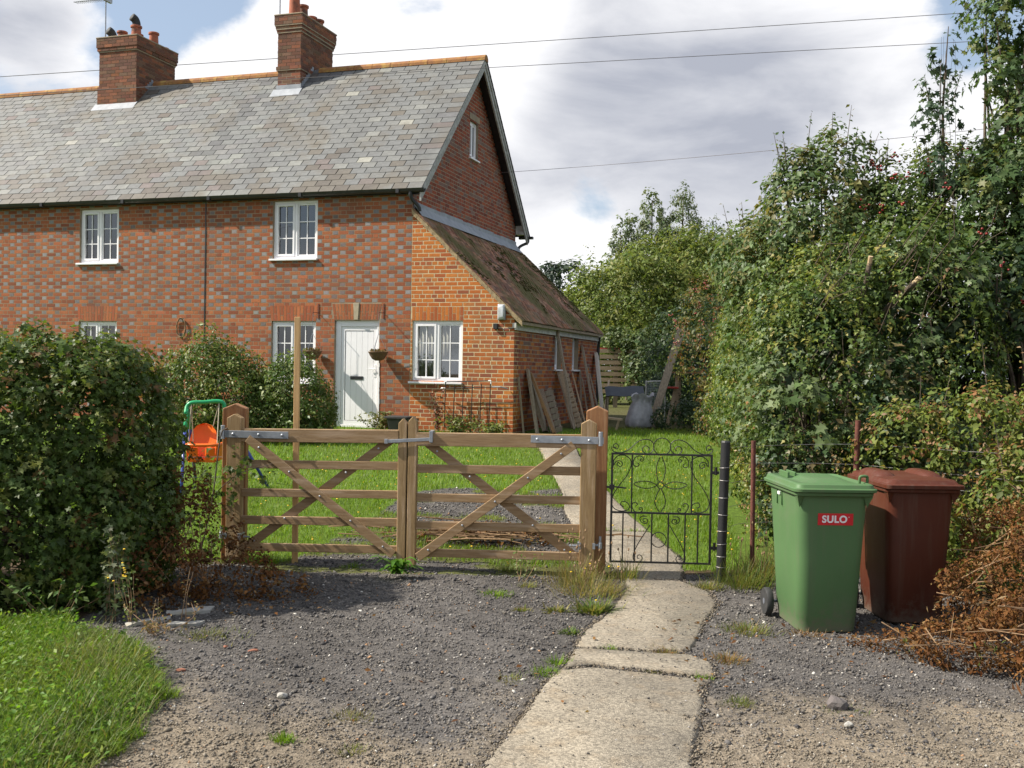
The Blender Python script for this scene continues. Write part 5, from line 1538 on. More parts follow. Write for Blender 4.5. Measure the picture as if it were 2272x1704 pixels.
# ------------------------------------------------------------------ child's swing on the lawn
sg = thing('garden_swing', 'child swing with green and blue tube frame and orange bucket seat', 'swing', (-3.62, 12.3, 0.25))
GYs = 12.3; gz0 = 0.25
def leg(p, q, mid):
    P_, Q_ = Vector(p), Vector(q)
    t = MB(); t.tube([P_.lerp(Q_, mid), Q_], 0.019, 10); t.build('leg', M['swing_blue'], sg, smooth=True)
    t = MB(); t.tube([P_, P_.lerp(Q_, mid + 0.02)], 0.0225, 10); t.build('leg_sleeve', M['swing_green'], sg, smooth=True)
TL, TR = (-3.852, 12.3, 1.235), (-3.448, 12.42, 1.255)
t = MB(); t.tube(spline([(-3.85, 12.25, 1.15), TL, (-3.80, 12.31, 1.282), (-3.66, 12.35, 1.290), (-3.52, 12.40, 1.302), (-3.45, 12.42, 1.275), (-3.44, 12.42, 1.17)], 4), 0.024, 10); t.build('crossbar', M['swing_green'], sg, smooth=True)
leg((-3.852, 12.28, 1.20), (-3.74, 11.75, 0.20), 0.24); leg((-3.855, 12.32, 1.20), (-3.95, 13.0, 0.29), 0.24)
leg((-3.44, 12.40, 1.20), (-2.93, 12.55, 0.255), 0.24); leg((-3.44, 12.44, 1.20), (-3.36, 13.2, 0.30), 0.24)
seat_o = Vector((-3.60, 12.2, 0.60))
t = MB(); bk = []
for i, (h, w, y) in enumerate(((0.0, 0.145, 0.10), (0.10, 0.16, 0.135), (0.22, 0.165, 0.16), (0.33, 0.14, 0.18), (0.395, 0.085, 0.19), (0.415, 0.02, 0.192))):
    bk.append([tuple(seat_o + Vector((-0.06 + x * w, y + 0.05 * (1 - abs(x)) - 0.03, h + 0.02))) for x in (-1, -.6, -.2, .2, .6, 1)] + [tuple(seat_o + Vector((-0.06 + x * w, y + 0.05 * (1 - abs(x)) - 0.012, h + 0.02))) for x in (1, .6, .2, -.2, -.6, -1)])
t.loft(bk); t.build('seat_back', M['orange'], sg, auto=True)
t = MB(); t.loft([rr(seat_o.x, seat_o.y, seat_o.z, 0.15, 0.13, 0.05), rr(seat_o.x, seat_o.y, seat_o.z + 0.03, 0.165, 0.15, 0.05)]); t.build('seat', M['orange'], sg, auto=True)
for xx in (-0.095, 0.095):
    t = MB(); t.loft([rr(seat_o.x + xx, seat_o.y - 0.13, seat_o.z + 0.0, 0.06, 0.018, 0.016), rr(seat_o.x + xx * 1.05, seat_o.y - 0.135, seat_o.z + 0.17, 0.055, 0.018, 0.016)]); t.build('seat_front', M['orange'], sg, auto=True)
for xx in (-0.17, 0.17):
    t = MB(); t.loft([rr(seat_o.x + xx, seat_o.y + 0.0, seat_o.z + 0.02, 0.014, 0.13, 0.012), rr(seat_o.x + xx, seat_o.y + 0.01, seat_o.z + 0.19, 0.014, 0.14, 0.012)]); t.build('seat_side', M['orange'], sg, auto=True)
t = MB(); t.tube(spline([(seat_o.x - 0.18, seat_o.y + 0.12, 0.80), (seat_o.x - 0.18, seat_o.y - 0.13, 0.800), (seat_o.x, seat_o.y - 0.18, 0.802), (seat_o.x + 0.18, seat_o.y - 0.13, 0.805), (seat_o.x + 0.18, seat_o.y + 0.12, 0.81)], 5), 0.019, 8); t.build('guard_rail', M['orange'], sg, smooth=True)
for (a, b) in (((-3.80, 12.30, 1.27), (seat_o.x - 0.175, seat_o.y - 0.13, 0.62)), ((-3.80, 12.30, 1.27), (seat_o.x - 0.18, seat_o.y + 0.13, 0.80)), ((-3.50, 12.40, 1.28), (seat_o.x + 0.175, seat_o.y - 0.13, 0.78)), ((-3.50, 12.40, 1.28), (seat_o.x + 0.0, seat_o.y + 0.18, 0.85))):
    t = MB(); t.tube([a, b], 0.007, 6); t.build('rope', M['rope'], sg)

# ------------------------------------------------------------------ against the wall and in the yard
def lean(name, top, base, w, th, mat, lab, cat='plank', grp='planks leaning on the side wall'):
    T_, B_ = hw(*top), hw(*base)
    d = (B_ - T_).normalized(); gz_ = hz(B_.x, B_.y)
    if B_.z > gz_: B_ = B_ + d * ((B_.z - gz_) / max(0.2, -d.z))
    t = MB(); t.bar(B_, T_, w * 1.55, max(th * 1.5, w * 0.50), HU)
    return t.single(name, M[mat], tuple(B_), lab, cat, bevel=0.003, group=grp)


lean('plank', (2.04, 0.744, 1.744), (2.36, 0.34, 0.622), 0.085, 0.03, 'old_wood', 'short grey plank nearest the corner of the lean-to')
lean('plank', (2.05, 0.903, 1.674), (2.61, 0.572, 0.619), 0.095, 0.03, 'brown_wood', 'rich brown board leaning before the dark slatted pallet')
lean('plank', (2.02, 1.02, 1.50), (2.40, 0.76, 0.60), 0.15, 0.02, 'old_wood', 'wide dark board behind the rich brown board')
lean('plank', (2.03, 2.736, 2.62), (2.63, 1.927, 0.644), 0.068, 0.03, 'old_wood', 'longest plank, its top under the lean-to eaves')
lean('batten', (2.03, 2.841, 1.689), (2.41, 2.146, 1.117), 0.03, 0.02, 'old_wood', 'thin batten under the first slit window', 'batten')
lean('plank', (2.03, 4.05, 1.668), (2.56, 3.029, 0.744), 0.055, 0.02, 'pallet_wood', 'pale narrow plank just behind the narrow slatted frame')
lean('plank', (2.03, 4.709, 1.764), (2.21, 4.189, 0.826), 0.06, 0.02, 'old_wood', 'dark upright plank under the second slit window')
lean('plank', (2.03, 4.95, 1.535), (2.41, 3.966, 0.782), 0.055, 0.02, 'old_wood', 'shortest grey plank past the second slit window')
lean('plank', (2.03, 4.867, 2.273), (2.51, 4.085, 0.897), 0.085, 0.03, 'old_wood', 'tall dark grey plank between second slit window and white board')
lean('plank', (2.03, 5.633, 1.657), (2.41, 4.921, 0.867), 0.07, 0.02, 'old_wood', 'grey plank tucked beside the white board')
lean('plank', (2.06, 6.133, 2.128), (2.38, 5.433, 0.849), 0.135, 0.02, 'pale_wood', 'whitish painted board at the far end of the side wall')
lean('batten', (2.20, 6.891, 1.513), (2.46, 5.362, 0.879), 0.035, 0.03, 'pallet_wood', 'thin pale batten just past the whitish board', 'batten')
lean('garden_cane', (2.03, 0.20, 1.61), (2.14, 0.22, 0.62), 0.022, 0.02, 'old_wood', 'thin stick with a black grip leaning by the orange corner', 'stick', None)


def rack(a_t, a_b, b_t, b_b, n, lab, mat):
    A0, A1, B0, B1 = hw(*a_t), hw(*a_b), hw(*b_t), hw(*b_b)
    def down(T_, B_):
        d = (B_ - T_).normalized(); g = hz(B_.x, B_.y); return B_ + d * max(0, (B_.z - g - 0.01) / max(0.2, -d.z))
    A1, B1 = down(A0, A1), down(B0, B1)
    r = thing('slatted_pallet', lab, 'pallet', tuple(A1), 0, 'slatted pallets leaning on the side wall')
    for T_, B_ in ((A0, A1), (B0, B1)): t = MB(); t.bar(B_, T_, 0.05, 0.10, HU); t.build('runner', M[mat], r)
    for k in range(n):
        f = (k + 0.35) / n; p, q = A1.lerp(A0, f), B1.lerp(B0, f); off = HU * 0.06
        t = MB(); t.bar(p + off, q + off, (A0 - A1).length / n * 0.50, 0.016, HU); t.build('slat', M[mat], r)
rack((2.03, 1.661, 1.361), (2.50, 0.80, 0.704), (2.03, 2.255, 1.374), (2.50, 1.25, 0.70), 7, 'short wide slatted pallet leaning between brown board and longest plank', 'old_wood')
rack((2.05, 2.95, 1.70), (2.60, 2.02, 0.66), (2.03, 3.394, 1.712), (2.60, 2.46, 0.695), 11, 'tall narrow slatted frame leaning just past the longest plank', 'pallet_wood')

hr = thing('metal_hurdle', 'black metal rail frame with upright bars standing before the orange wall', 'hurdle', hw(0.76, -0.16, 0.56), -TH, local=True); _frames[hr.name] = Vector((0.76, -0.16, 0.56))
def hb(nm, pts, r, mat='black_iron'): t = MB(); t.tube(pts, r, 8); t.build(nm, M[mat], hr)
hb('top_rail', [(0.765, -0.15, 1.50), (1.62, -0.15, 1.535)], 0.010); hb('lower_rail', [(0.72, -0.14, 1.385), (1.64, -0.14, 1.425)], 0.008)
for k in range(6):
    x = 0.768 + 0.171 * k; hb('upright', [(x - 0.012, -0.17, 0.57), (x, -0.15, 1.49 + 0.007 * k if k in (0, 5) else 1.44 + 0.01 * k)], 0.0085)
hb('end_cap', [(0.752, -0.15, 1.46), (0.756, -0.15, 1.505), (0.79, -0.15, 1.507)], 0.0125, 'white'); hb('end_cap', [(1.58, -0.15, 1.535), (1.628, -0.15, 1.537), (1.63, -0.15, 1.48)], 0.0125, 'white')
hb('arm', [(0.655, -0.10, 1.36), (0.675, -0.12, 1.385), (0.76, -0.14, 1.386)], 0.011, 'white'); hb('arm', [(1.64, -0.14, 1.425), (1.80, -0.12, 1.43), (1.90, -0.03, 1.40)], 0.012, 'galv')

cr = thing('plastic_crate', 'black plastic tub on the ground between white door and orange lean-to', 'tub', hw(0.06, -0.42, 0.56), -TH, local=True)
t = MB(); t.loft([rr(0, 0, 0.0, 0.20, 0.15, 0.03), rr(0, 0, 0.27, 0.245, 0.19, 0.03), rr(0, 0, 0.27, 0.225, 0.17, 0.03), rr(0, 0, 0.03, 0.18, 0.13, 0.03)]); t.build('body', M['black'], cr)
t = MB(); t.loft([rr(-0.06, 0, 0.272, 0.235, 0.20, 0.03), rr(-0.06, 0, 0.30, 0.235, 0.20, 0.03), rr(-0.06, 0, 0.31, 0.2, 0.17, 0.03)]); t.build('lid', M['tyre'], cr, auto=True)

# pallet screen, grey sheet, stool, sack, beam, chair frame
pf = thing('pallet_screen', 'upright wooden pallet with gaps between boards beyond the lean-to', 'pallet', (3.0, 31.0, hz(3.0, 31.0)), 0.0)
for k in range(8):
    z = 1.14 + 0.172 * k; t = MB(); t.box(2.42 + 0.012 * (k % 3), 3.75, 30.96, 31.0, z - 0.058, z + 0.060); t.build('board', M['pallet_wood'], pf)
for x in (2.50, 3.1, 3.68): t = MB(); t.box(x - 0.06, x + 0.06, 31.002, 31.12, hz(2, 31) - 0.02, 2.36); t.build('post', M['old_wood'], pf)
gs = thing('grey_sheet', 'dark grey plastic sheet propped up like a table beyond the lean-to', 'sheet', (2.3, 22.6, hz(2.3, 22.6)))
t = MB(); vs = []
for i in range(9):
    for j in range(3): vs.append((2.03 + 0.105 * i, 22.3 + 0.2 * j, 1.205 + 0.012 * math.sin(i * 1.3) + 0.098 * j + 0.004 * i))
t.add(vs, [(i * 3 + j, i * 3 + 3 + j, i * 3 + 4 + j, i * 3 + 1 + j) for i in range(8) for j in range(2)])
o = t.build('sheet', M['grey_sheet'], gs); sd = o.modifiers.new('t', 'SOLIDIFY'); sd.thickness = 0.012
for (x, y) in ((2.07, 22.35), (2.83, 22.35), (2.07, 22.65), (2.83, 22.65)): t = MB(); t.bar((x, y, hz(x, y)), (x, y, 1.20), 0.04, 0.04); t.build('leg', M['old_wood'], gs)
bn = thing('wooden_stool', 'low rough wooden bench at the lawn edge behind the gate post', 'stool', (1.95, 19.85, hz(1.95, 19.85)), R(-14), local=True)
t = MB(); t.bar((-0.30, 0, 0.245), (0.17, 0, 0.205), 0.18, 0.035, (0, 0, 1)); t.build('seat', M['pallet_wood'], bn)
for x, dx in ((-0.25, -0.04), (0.12, -0.06)):
    for yy in (-0.06, 0.06): t = MB(); t.bar((x + dx, yy, 0.0), (x, yy, 0.205 if x > 0 else 0.225), 0.03, 0.03); t.build('leg', M['pallet_wood'], bn)

# crumpled sack
q = random.Random(12); rings = []; nA = 44
for i, (h, w_) in enumerate(((0.0, 0.235), (0.03, 0.275), (0.10, 0.285), (0.20, 0.270), (0.30, 0.245), (0.40, 0.215), (0.48, 0.185), (0.55, 0.175), (0.61, 0.20), (0.66, 0.215), (0.63, 0.185), (0.55, 0.14), (0.46, 0.10))):
    ring = []
    for k in range(nA):
        a_ = 6.2832 * k / nA
        fold = 0.10 * abs(math.sin(3.5 * a_ + 2.2 * h + 0.6)) + 0.07 * abs(math.sin(8 * a_ - 7 * h)) + 0.03 * math.sin(17 * a_ + 9 * h)
        r_ = w_ * (0.90 + fold * (0.4 + 1.4 * h)) * (1 + q.uniform(-0.025, 0.025))
        z = h + (0.035 * math.sin(3 * a_ + 1) + 0.02 * math.sin(7 * a_) if h > 0.54 else 0.02 * math.sin(5 * a_) * (h > 0.05))
        ring.append((2.56 + r_ * math.cos(a_) + 0.10 * (h - 0.1) * (h > 0.1), 20.75 + r_ * 0.8 * math.sin(a_), hz(2.5, 20.7) + max(0.0, z)))
    rings.append(ring)
t = MB(); t.loft(rings)
t.single('plastic_sack', M['plastic_sack'], (2.56, 20.75, hz(2.5, 20.7)), 'silvery crumpled plastic sack slumped at the lawn edge', 'sack', auto=True)
t = MB(); t.bar((2.815, 20.95, 0.60), (3.51, 21.6, 2.66), 0.155, 0.07, (-0.25, -0.95, 0.1)); t.single('timber_beam', M['old_wood'], (2.815, 20.95, 0.6), 'long grey timber beam leaning against the trees behind the silvery sack', 'beam', bevel=0.006)
cf = thing('chair_frame', 'old metal frame with mesh panel standing behind the leaning beam', 'frame', (3.05, 22.0, hz(3.0, 22)))
t = MB(); t.tube(spline([(2.845, 22, 0.66), (2.845, 22, 1.48), (2.88, 22, 1.535), (3.2, 22, 1.55), (3.25, 22, 1.50), (3.25, 22, 0.66)], 4), 0.014, 8); t.build('tube', M['paint_worn'], cf)
t = MB()
for k in range(12): x = 2.875 + 0.031 * k; t.box(x - 0.003, x + 0.003, 21.997, 22.003, 0.95, 1.53)
for k in range(16): z = 0.96 + 0.036 * k; t.box(2.86, 3.235, 22.0035, 22.007, z - 0.003, z + 0.003)
t.build('mesh', M['galv'], cf)
pd = thing('potting_stand', 'weathered wooden stand with a red lid beside the leaning beam', 'stand', (3.55, 22.0, hz(3.5, 22)))
for a, b in (((3.50, 22, 0.64), (3.50, 22, 1.72)), ((3.62, 22.2, 0.64), (3.55, 22.1, 1.70)), ((3.30, 21.9, 0.64), (3.46, 21.9, 1.42))): t = MB(); t.bar(a, b, 0.07, 0.05); t.build('leg', M['pallet_wood'], pd)
t = MB(); t.box(3.25, 3.50, 21.75, 22.0, 1.40, 1.44); t.build('lid', M['red_plastic'], pd, bevel=0.01); t = MB(); t.box(3.35, 4.0, 21.8, 22.3, 1.725, 1.76); t.build('top', M['brown_wood'], pd)
rt = MB(); rt.loft([rr(2.9, 31.06, 2.362, 0.42, 0.07, 0.03), rr(2.9, 31.06, 2.44, 0.40, 0.06, 0.03)]); rt.single('red_tub', M['red_plastic'], (2.9, 31.06, 2.362), 'red plastic lid just showing over the top of the upright pallet', 'tub')

# ------------------------------------------------------------------ leaves
def _tri(v, f): return np.array(v, float), np.array(f)


T_OVATE = _tri([(0, 0, 0), (-0.27, 0.42, 0.07), (0, 0.45, 0), (0.27, 0.42, 0.07), (0, 1, -0.06)], [(0, 2, 1), (1, 2, 4), (0, 3, 2), (2, 3, 4)])
T_LANCE = _tri([(0, 0, 0), (-0.12, 0.45, 0.03), (0.12, 0.45, 0.03), (0, 1, -0.08)], [(0, 2, 1), (1, 2, 3)])
T_MAPLE = _tri([(0, 0.30, 0.0), (0, 0, 0), (-0.40, 0.02, 0.05), (-0.22, 0.27, 0.02), (-0.60, 0.50, 0.06), (-0.17, 0.56, 0.02), (0, 1.0, -0.06), (0.17, 0.56, 0.02), (0.60, 0.50, 0.06), (0.22, 0.27, 0.02), (0.40, 0.02, 0.05)],
               [(0, i, i + 1) if False else (0, i + 1, i) for i in range(1, 10)] + [(0, 1, 10)])
T_IVY = _tri([(0, 0.3, 0), (0, 0, 0), (-0.42, 0.18, 0.05), (-0.16, 0.5, 0.02), (0, 1, -0.05), (0.16, 0.5, 0.02), (0.42, 0.18, 0.05)], [(0, 2, 1), (0, 3, 2), (0, 4, 3), (0, 5, 4), (0, 6, 5), (0, 1, 6)])
T_BLADE = _tri([(-0.5, 0, 0), (0.5, 0, 0), (-0.38, 0.5, 0.06), (0.38, 0.5, 0.06), (0, 1, 0.28)], [(0, 1, 3), (0, 3, 2), (2, 3, 4)])


def nrm(a): return a / np.maximum(1e-9, np.linalg.norm(a, axis=1, keepdims=True))


def leaf_arrays(tpl, P, Nn, size, col, droop=0.4, wid=1.0):
    """Lay the template at points P with normals Nn; its tip points somewhere downhill."""
    tv, tf = tpl; n = len(P)
    Nn = nrm(Nn)
    d = rng.normal(0, 1, (n, 3)); d[:, 2] -= droop * 2
    d = nrm(d - Nn * np.sum(d * Nn, 1, keepdims=True))
    x = np.cross(d, Nn)
    s = np.asarray(size).reshape(-1, 1, 1)
    V = P[:, None, :] + s * (tv[None, :, 0:1] * x[:, None, :] * wid + tv[None, :, 1:2] * d[:, None, :] + tv[None, :, 2:3] * Nn[:, None, :])
    F = tf[None] + (np.arange(n) * len(tv))[:, None, None]
    return V.reshape(-1, 3), F.reshape(-1, 3), np.repeat(col, len(tv), axis=0)


def join(parts):
    Vs, Fs, Cs, b = [], [], [], 0
    for V, F, C in parts:
        Vs.append(V); Fs.append(F + b); Cs.append(C); b += len(V)
    return np.concatenate(Vs), np.concatenate(Fs), np.concatenate(Cs)


CAM = np.array([0, 0, 1.75])


def on_blobs(blobs, dens, zmin=0.0, jitter=0.12, cull=True, lump=0.16, f=2.2, box=0.0):
    """Points with outward normals over the outside of a heap of ellipsoids."""
    Ps, Ns = [], []
    for i, b in enumerate(blobs):
        c, r = np.array(b[:3]), np.array(b[3:6])
        area = 4 * math.pi * (((r[0] * r[1]) ** 1.6 + (r[0] * r[2]) ** 1.6 + (r[1] * r[2]) ** 1.6) / 3) ** (1 / 1.6)
        n = int(area * dens)
        d = nrm(rng.normal(0, 1, (n, 3)))
        k = 1 + lump * wob(d * r + c, f) + rng.normal(0, jitter, n) * 0.5
        db_ = d / (np.sum(np.abs(d) ** 4, 1, keepdims=True) ** 0.25); db_ = d * (1 - box) + db_ * box
        P = c + db_ * r * k[:, None]; N_ = nrm(d / r)
        ok = P[:, 2] > zmin + H(P[:, 1])
        for j, o_ in enumerate(blobs):
            if j == i: continue
            q = np.sum(((P - np.array(o_[:3])) / np.array(o_[3:6])) ** 2, 1)
            ok &= q > 0.72
        if cull:
            v = nrm(P - CAM); away = np.sum(v * N_, 1)
            ok &= ~((away > 0.25) & (rng.uniform(0, 1, len(P)) < 0.72))
        Ps.append(P[ok]); Ns.append(N_[ok])
    return np.concatenate(Ps), np.concatenate(Ns)


def clumped(P, N_, per, rad, spread=0.9):
    """Round every point a tuft of leaf positions."""
    n = len(P)
    d = nrm(rng.normal(0, 1, (n * per, 3)) + np.repeat(N_, per, 0) * 0.7)
    Q = np.repeat(P, per, 0) + d * (rad * rng.uniform(0.15, 1.0, (n * per, 1)))
    M_ = nrm(d * 0.7 + np.repeat(N_, per, 0) * 0.5 + np.array([0, 0, 0.45]) + rng.normal(0, 0.45 * spread, (n * per, 3)))
    return Q, M_


def tint(n, pal, w=None, k=0.22, per=1):
    pal = np.array(pal, float)
    m = int(math.ceil(n / per))
    c = pal[rng.choice(len(pal), m, p=w)]
    c = np.repeat(c, per, 0)[:n]
    return np.clip(c * rng.uniform(1 - k, 1 + k, (n, 1)) * rng.uniform(0.93, 1.07, (n, 3)), 0.002, 1)


def foliage(parent, name, mat, layers):
    V, F, C = join(layers)
    o = np_obj(name, V, F, M[mat], parent, C); o['kind'] = 'stuff'
    return o


def tufts(tpl, blobs, dens, per, rad, size, pal, w=None, zmin=0.0, droop=0.4, wid=1.0, lump=0.16, f=2.2, cull=True, jitter=0.12, filt=None, spread=0.9, box=0.0, gap=True):
    P, N_ = on_blobs(blobs, dens, zmin, jitter, cull, lump, f, box)
    if filt is not None:
        k = filt(P); P, N_ = P[k], N_[k]
    if gap:
        k = (wob(P + 3, f * 1.7) > -0.30) | (rng.uniform(0, 1, len(P)) < 0.35); P, N_ = P[k], N_[k]
    Q, M_ = clumped(P, N_, per, rad, spread)
    s = size * rng.uniform(0.6, 1.25, len(Q)) * np.repeat(np.clip(rng.lognormal(0, 0.22, len(P)), 0.6, 1.6), per)
    return leaf_arrays(tpl, Q, M_, s, tint(len(Q), pal, w, per=per), droop, wid)


def twigs(parent, mat, segs, name='branches'):
    t = MB()
    for pts, r in segs: t.tube(pts, r, 5)
    o = t.build(name, M[mat], parent); o['kind'] = 'stuff'; return o


def rnd_branches(base_pts, blobs, n, r0, seed):
    q = random.Random(seed); out = []
    for _ in range(n):
        b = Vector(q.choice(base_pts)); e = q.choice(blobs)
        d = Vector((q.gauss(0, 1), q.gauss(0, 1), q.gauss(0.2, 1))).normalized()
        tip = Vector((e[0] + d.x * e[3] * 0.92, e[1] + d.y * e[4] * 0.92, e[2] + d.z * e[5] * 0.92))
        if tip.z < 0.15: continue
        m = b.lerp(tip, 0.5) + Vector((q.uniform(-.15, .15), q.uniform(-.15, .15), q.uniform(0, .25)))
        pts = spline([b, m, tip], 4)
        out.append((pts, [r0 * (1 - 0.8 * i / (len(pts) - 1)) for i in range(len(pts))]))
    return out


G_MAPLE = [(0.075, 0.118, 0.022), (0.055, 0.092, 0.018), (0.10, 0.145, 0.034), (0.14, 0.16, 0.040), (0.16, 0.09, 0.03)]
G_IVY = [(0.075, 0.120, 0.024), (0.11, 0.155, 0.032), (0.050, 0.088, 0.020), (0.17, 0.20, 0.040), (0.24, 0.225, 0.06)]
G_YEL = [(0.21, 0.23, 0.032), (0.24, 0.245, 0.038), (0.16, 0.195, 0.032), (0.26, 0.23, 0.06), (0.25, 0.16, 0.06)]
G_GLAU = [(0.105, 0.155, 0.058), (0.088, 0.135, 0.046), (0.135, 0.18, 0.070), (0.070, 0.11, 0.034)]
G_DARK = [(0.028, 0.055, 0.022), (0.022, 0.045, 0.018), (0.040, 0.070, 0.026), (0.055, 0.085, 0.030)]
G_DEAD = [(0.15, 0.066, 0.024), (0.20, 0.098, 0.036), (0.105, 0.050, 0.022), (0.27, 0.165, 0.075), (0.075, 0.040, 0.020)]
G_LAWN = [(0.13, 0.225, 0.014), (0.15, 0.245, 0.016), (0.105, 0.19, 0.014), (0.175, 0.25, 0.022), (0.20, 0.22, 0.05)]

# ---- clipped hedge on the left
hb_ = [(-5.9, 7.7, 0.92, 1.0, 0.85, 0.98), (-4.9, 7.75, 0.90, 0.95, 0.80, 0.93), (-4.05, 7.82, 0.90, 0.90, 0.80, 0.94), (-3.46, 7.95, 0.91, 0.68, 0.78, 0.94), (-3.16, 8.10, 0.86, 0.44, 0.68, 0.96), (-4.0, 7.55, 0.55, 1.2, 0.62, 0.62), (-3.25, 7.75, 0.45, 0.6, 0.6, 0.5)]
hd_ = thing('hedge', 'clipped field maple hedge with small lobed leaves beside the drive', 'hedge', (-4.0, 7.8, 0))
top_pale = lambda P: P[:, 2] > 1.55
L1 = tufts(T_MAPLE, hb_, 205, 12, 0.09, 0.043, G_MAPLE, [0.30, 0.28, 0.24, 0.15, 0.03], lump=0.14, f=3.6, spread=1.5, box=0.75)
L2 = tufts(T_MAPLE, [(b[0], b[1] + 0.05, b[2], b[3] * 0.84, b[4] * 0.80, b[5] * 0.88) for b in hb_], 90, 6, 0.11, 0.075, G_MAPLE[:2], lump=0.12, box=0.75)
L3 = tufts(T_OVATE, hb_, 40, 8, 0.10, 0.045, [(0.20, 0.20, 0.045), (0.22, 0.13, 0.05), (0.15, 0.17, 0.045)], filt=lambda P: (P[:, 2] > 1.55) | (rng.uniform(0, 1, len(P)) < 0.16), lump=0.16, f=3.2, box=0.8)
foliage(hd_, 'foliage', 'leaf', [L1, L2, L3])
twigs(hd_, 'bark', rnd_branches([(-5.2, 7.8, 0.1), (-4.5, 7.8, 0.1), (-3.9, 7.8, 0.1), (-3.3, 8.0, 0.1), (-2.95, 8.15, 0.1)], hb_, 90, 0.016, 3))

# sprays that reach over the left post and gate
sp = thing('maple_sprig', 'leafy maple shoots growing out across the left gate post', 'shrub', (-2.62, 8.92, 0.1))
spb = [(-2.50, 8.92, 0.78, 0.13, 0.08, 0.26), (-2.40, 8.93, 0.92, 0.13, 0.07, 0.12), (-2.18, 8.92, 0.80, 0.16, 0.05, 0.05), (-2.60, 8.85, 0.42, 0.16, 0.14, 0.28)]
foliage(sp, 'foliage', 'leaf', [tufts(T_MAPLE, spb, 75, 6, 0.06, 0.042, G_MAPLE[:3] , lump=0.2, cull=False)])
twigs(sp, 'bark', [(spline([(-2.66, 8.9, 0.1), (-2.56, 8.91, 0.6), (-2.50, 8.91, 1.12), (-2.44, 8.9, 1.20)], 4), 0.006), (spline([(-2.57, 8.92, 0.6), (-2.35, 8.9, 0.80), (-2.05, 8.9, 0.90)], 4), 0.004)])

# dead brown clippings at the hedge end
db = [(-2.72, 8.35, 0.52, 0.30, 0.30, 0.46), (-2.55, 8.1, 0.32, 0.42, 0.36, 0.34), (-2.30, 8.0, 0.16, 0.48, 0.36, 0.18), (-2.05, 7.85, 0.07, 0.45, 0.26, 0.10), (-2.52, 7.55, 0.18, 0.32, 0.30, 0.24)]
dd = thing('dead_brush', 'heap of dead brown cut branches at the foot of the hedge end', 'brushwood', (-2.5, 8.0, 0.01))
foliage(dd, 'foliage', 'dead_leaf', [tufts(T_OVATE, db, 330, 7, 0.065, 0.034, G_DEAD, [0.34, 0.2, 0.28, 0.04, 0.14], lump=0.25, f=5, droop=0.2, spread=1.6)])
twigs(dd, 'twig', rnd_branches([(-2.75, 8.3, 0.1), (-2.5, 8.1, 0.08), (-2.3, 7.9, 0.06)], db, 46, 0.005, 8))

# ---- garden shrubs in front of the cottage
for cen, bl, lab, pal, sd in (
    ((-4.8, 16.9), [(-5.0, 17.0, 1.25, 0.60, 0.6, 0.95), (-4.55, 16.9, 1.05, 0.55, 0.6, 0.85), (-4.20, 16.9, 0.95, 0.42, 0.5, 0.62), (-5.4, 17.0, 1.0, 0.5, 0.5, 0.8)], 'rounded rose shrub under the brick wall, the taller one by the twig ring', [(0.095, 0.145, 0.028), (0.13, 0.175, 0.036), (0.070, 0.115, 0.022), (0.18, 0.20, 0.055)], 21),
    ((-3.6, 16.9), [(-3.85, 16.95, 1.05, 0.45, 0.5, 0.62), (-3.45, 16.95, 1.12, 0.42, 0.5, 0.70), (-3.28, 17.0, 0.95, 0.30, 0.45, 0.50), (-3.15, 17.05, 0.78, 0.22, 0.35, 0.32), (-3.5, 16.7, 0.75, 0.45, 0.4, 0.4), (-4.1, 16.7, 0.75, 0.5, 0.4, 0.4)], 'spreading glossy shrub in front of the lower window', [(0.085, 0.14, 0.028), (0.12, 0.17, 0.038), (0.062, 0.105, 0.022), (0.16, 0.195, 0.06)], 22)):
    g = thing('garden_shrub', lab, 'shrub', (cen[0], cen[1], hz(*cen)))
    foliage(g, 'foliage', 'leaf_gloss', [tufts(T_OVATE, bl, 210, 9, 0.11, 0.056, pal, lump=0.34, f=3.4, spread=1.4, jitter=0.25), tufts(T_OVATE, [(b[0], b[1], b[2], b[3] * .75, b[4] * .75, b[5] * .85) for b in bl], 160, 6, 0.12, 0.07, pal[:3])])
    br = rnd_branches([(cen[0], cen[1], hz(*cen)), (cen[0] + 0.2, cen[1], hz(*cen))], bl, 30, 0.012, sd)
    br2 = rnd_branches([(cen[0], cen[1], hz(*cen) + 0.3)], [(b[0], b[1] - 0.1, b[2] + 0.12, b[3] * 1.15, b[4], b[5] * 1.22) for b in bl], 46, 0.006, sd + 4); br += br2
    Q = np.array([tuple(c[0][k]) for c in br2 for k in range(4, 9) for _ in range(4)]) + rng.normal(0, 0.05, (len(br2) * 20, 3))
    foliage(g, 'shoots', 'leaf', [leaf_arrays(T_OVATE, Q, rng.normal(0, 0.6, Q.shape) + np.array([0, -.2, 0.9]), 0.055 * rng.uniform(0.6, 1.2, len(Q)), tint(len(Q), pal), 0.2)])
    br += rnd_branches([(cen[0], cen[1], hz(*cen) + 0.3)], [(b[0], b[1], b[2], b[3] * 1.12, b[4] * 1.1, b[5] * 1.16) for b in bl], 26, 0.006, sd + 9)
    twigs(g, 'bark', br)

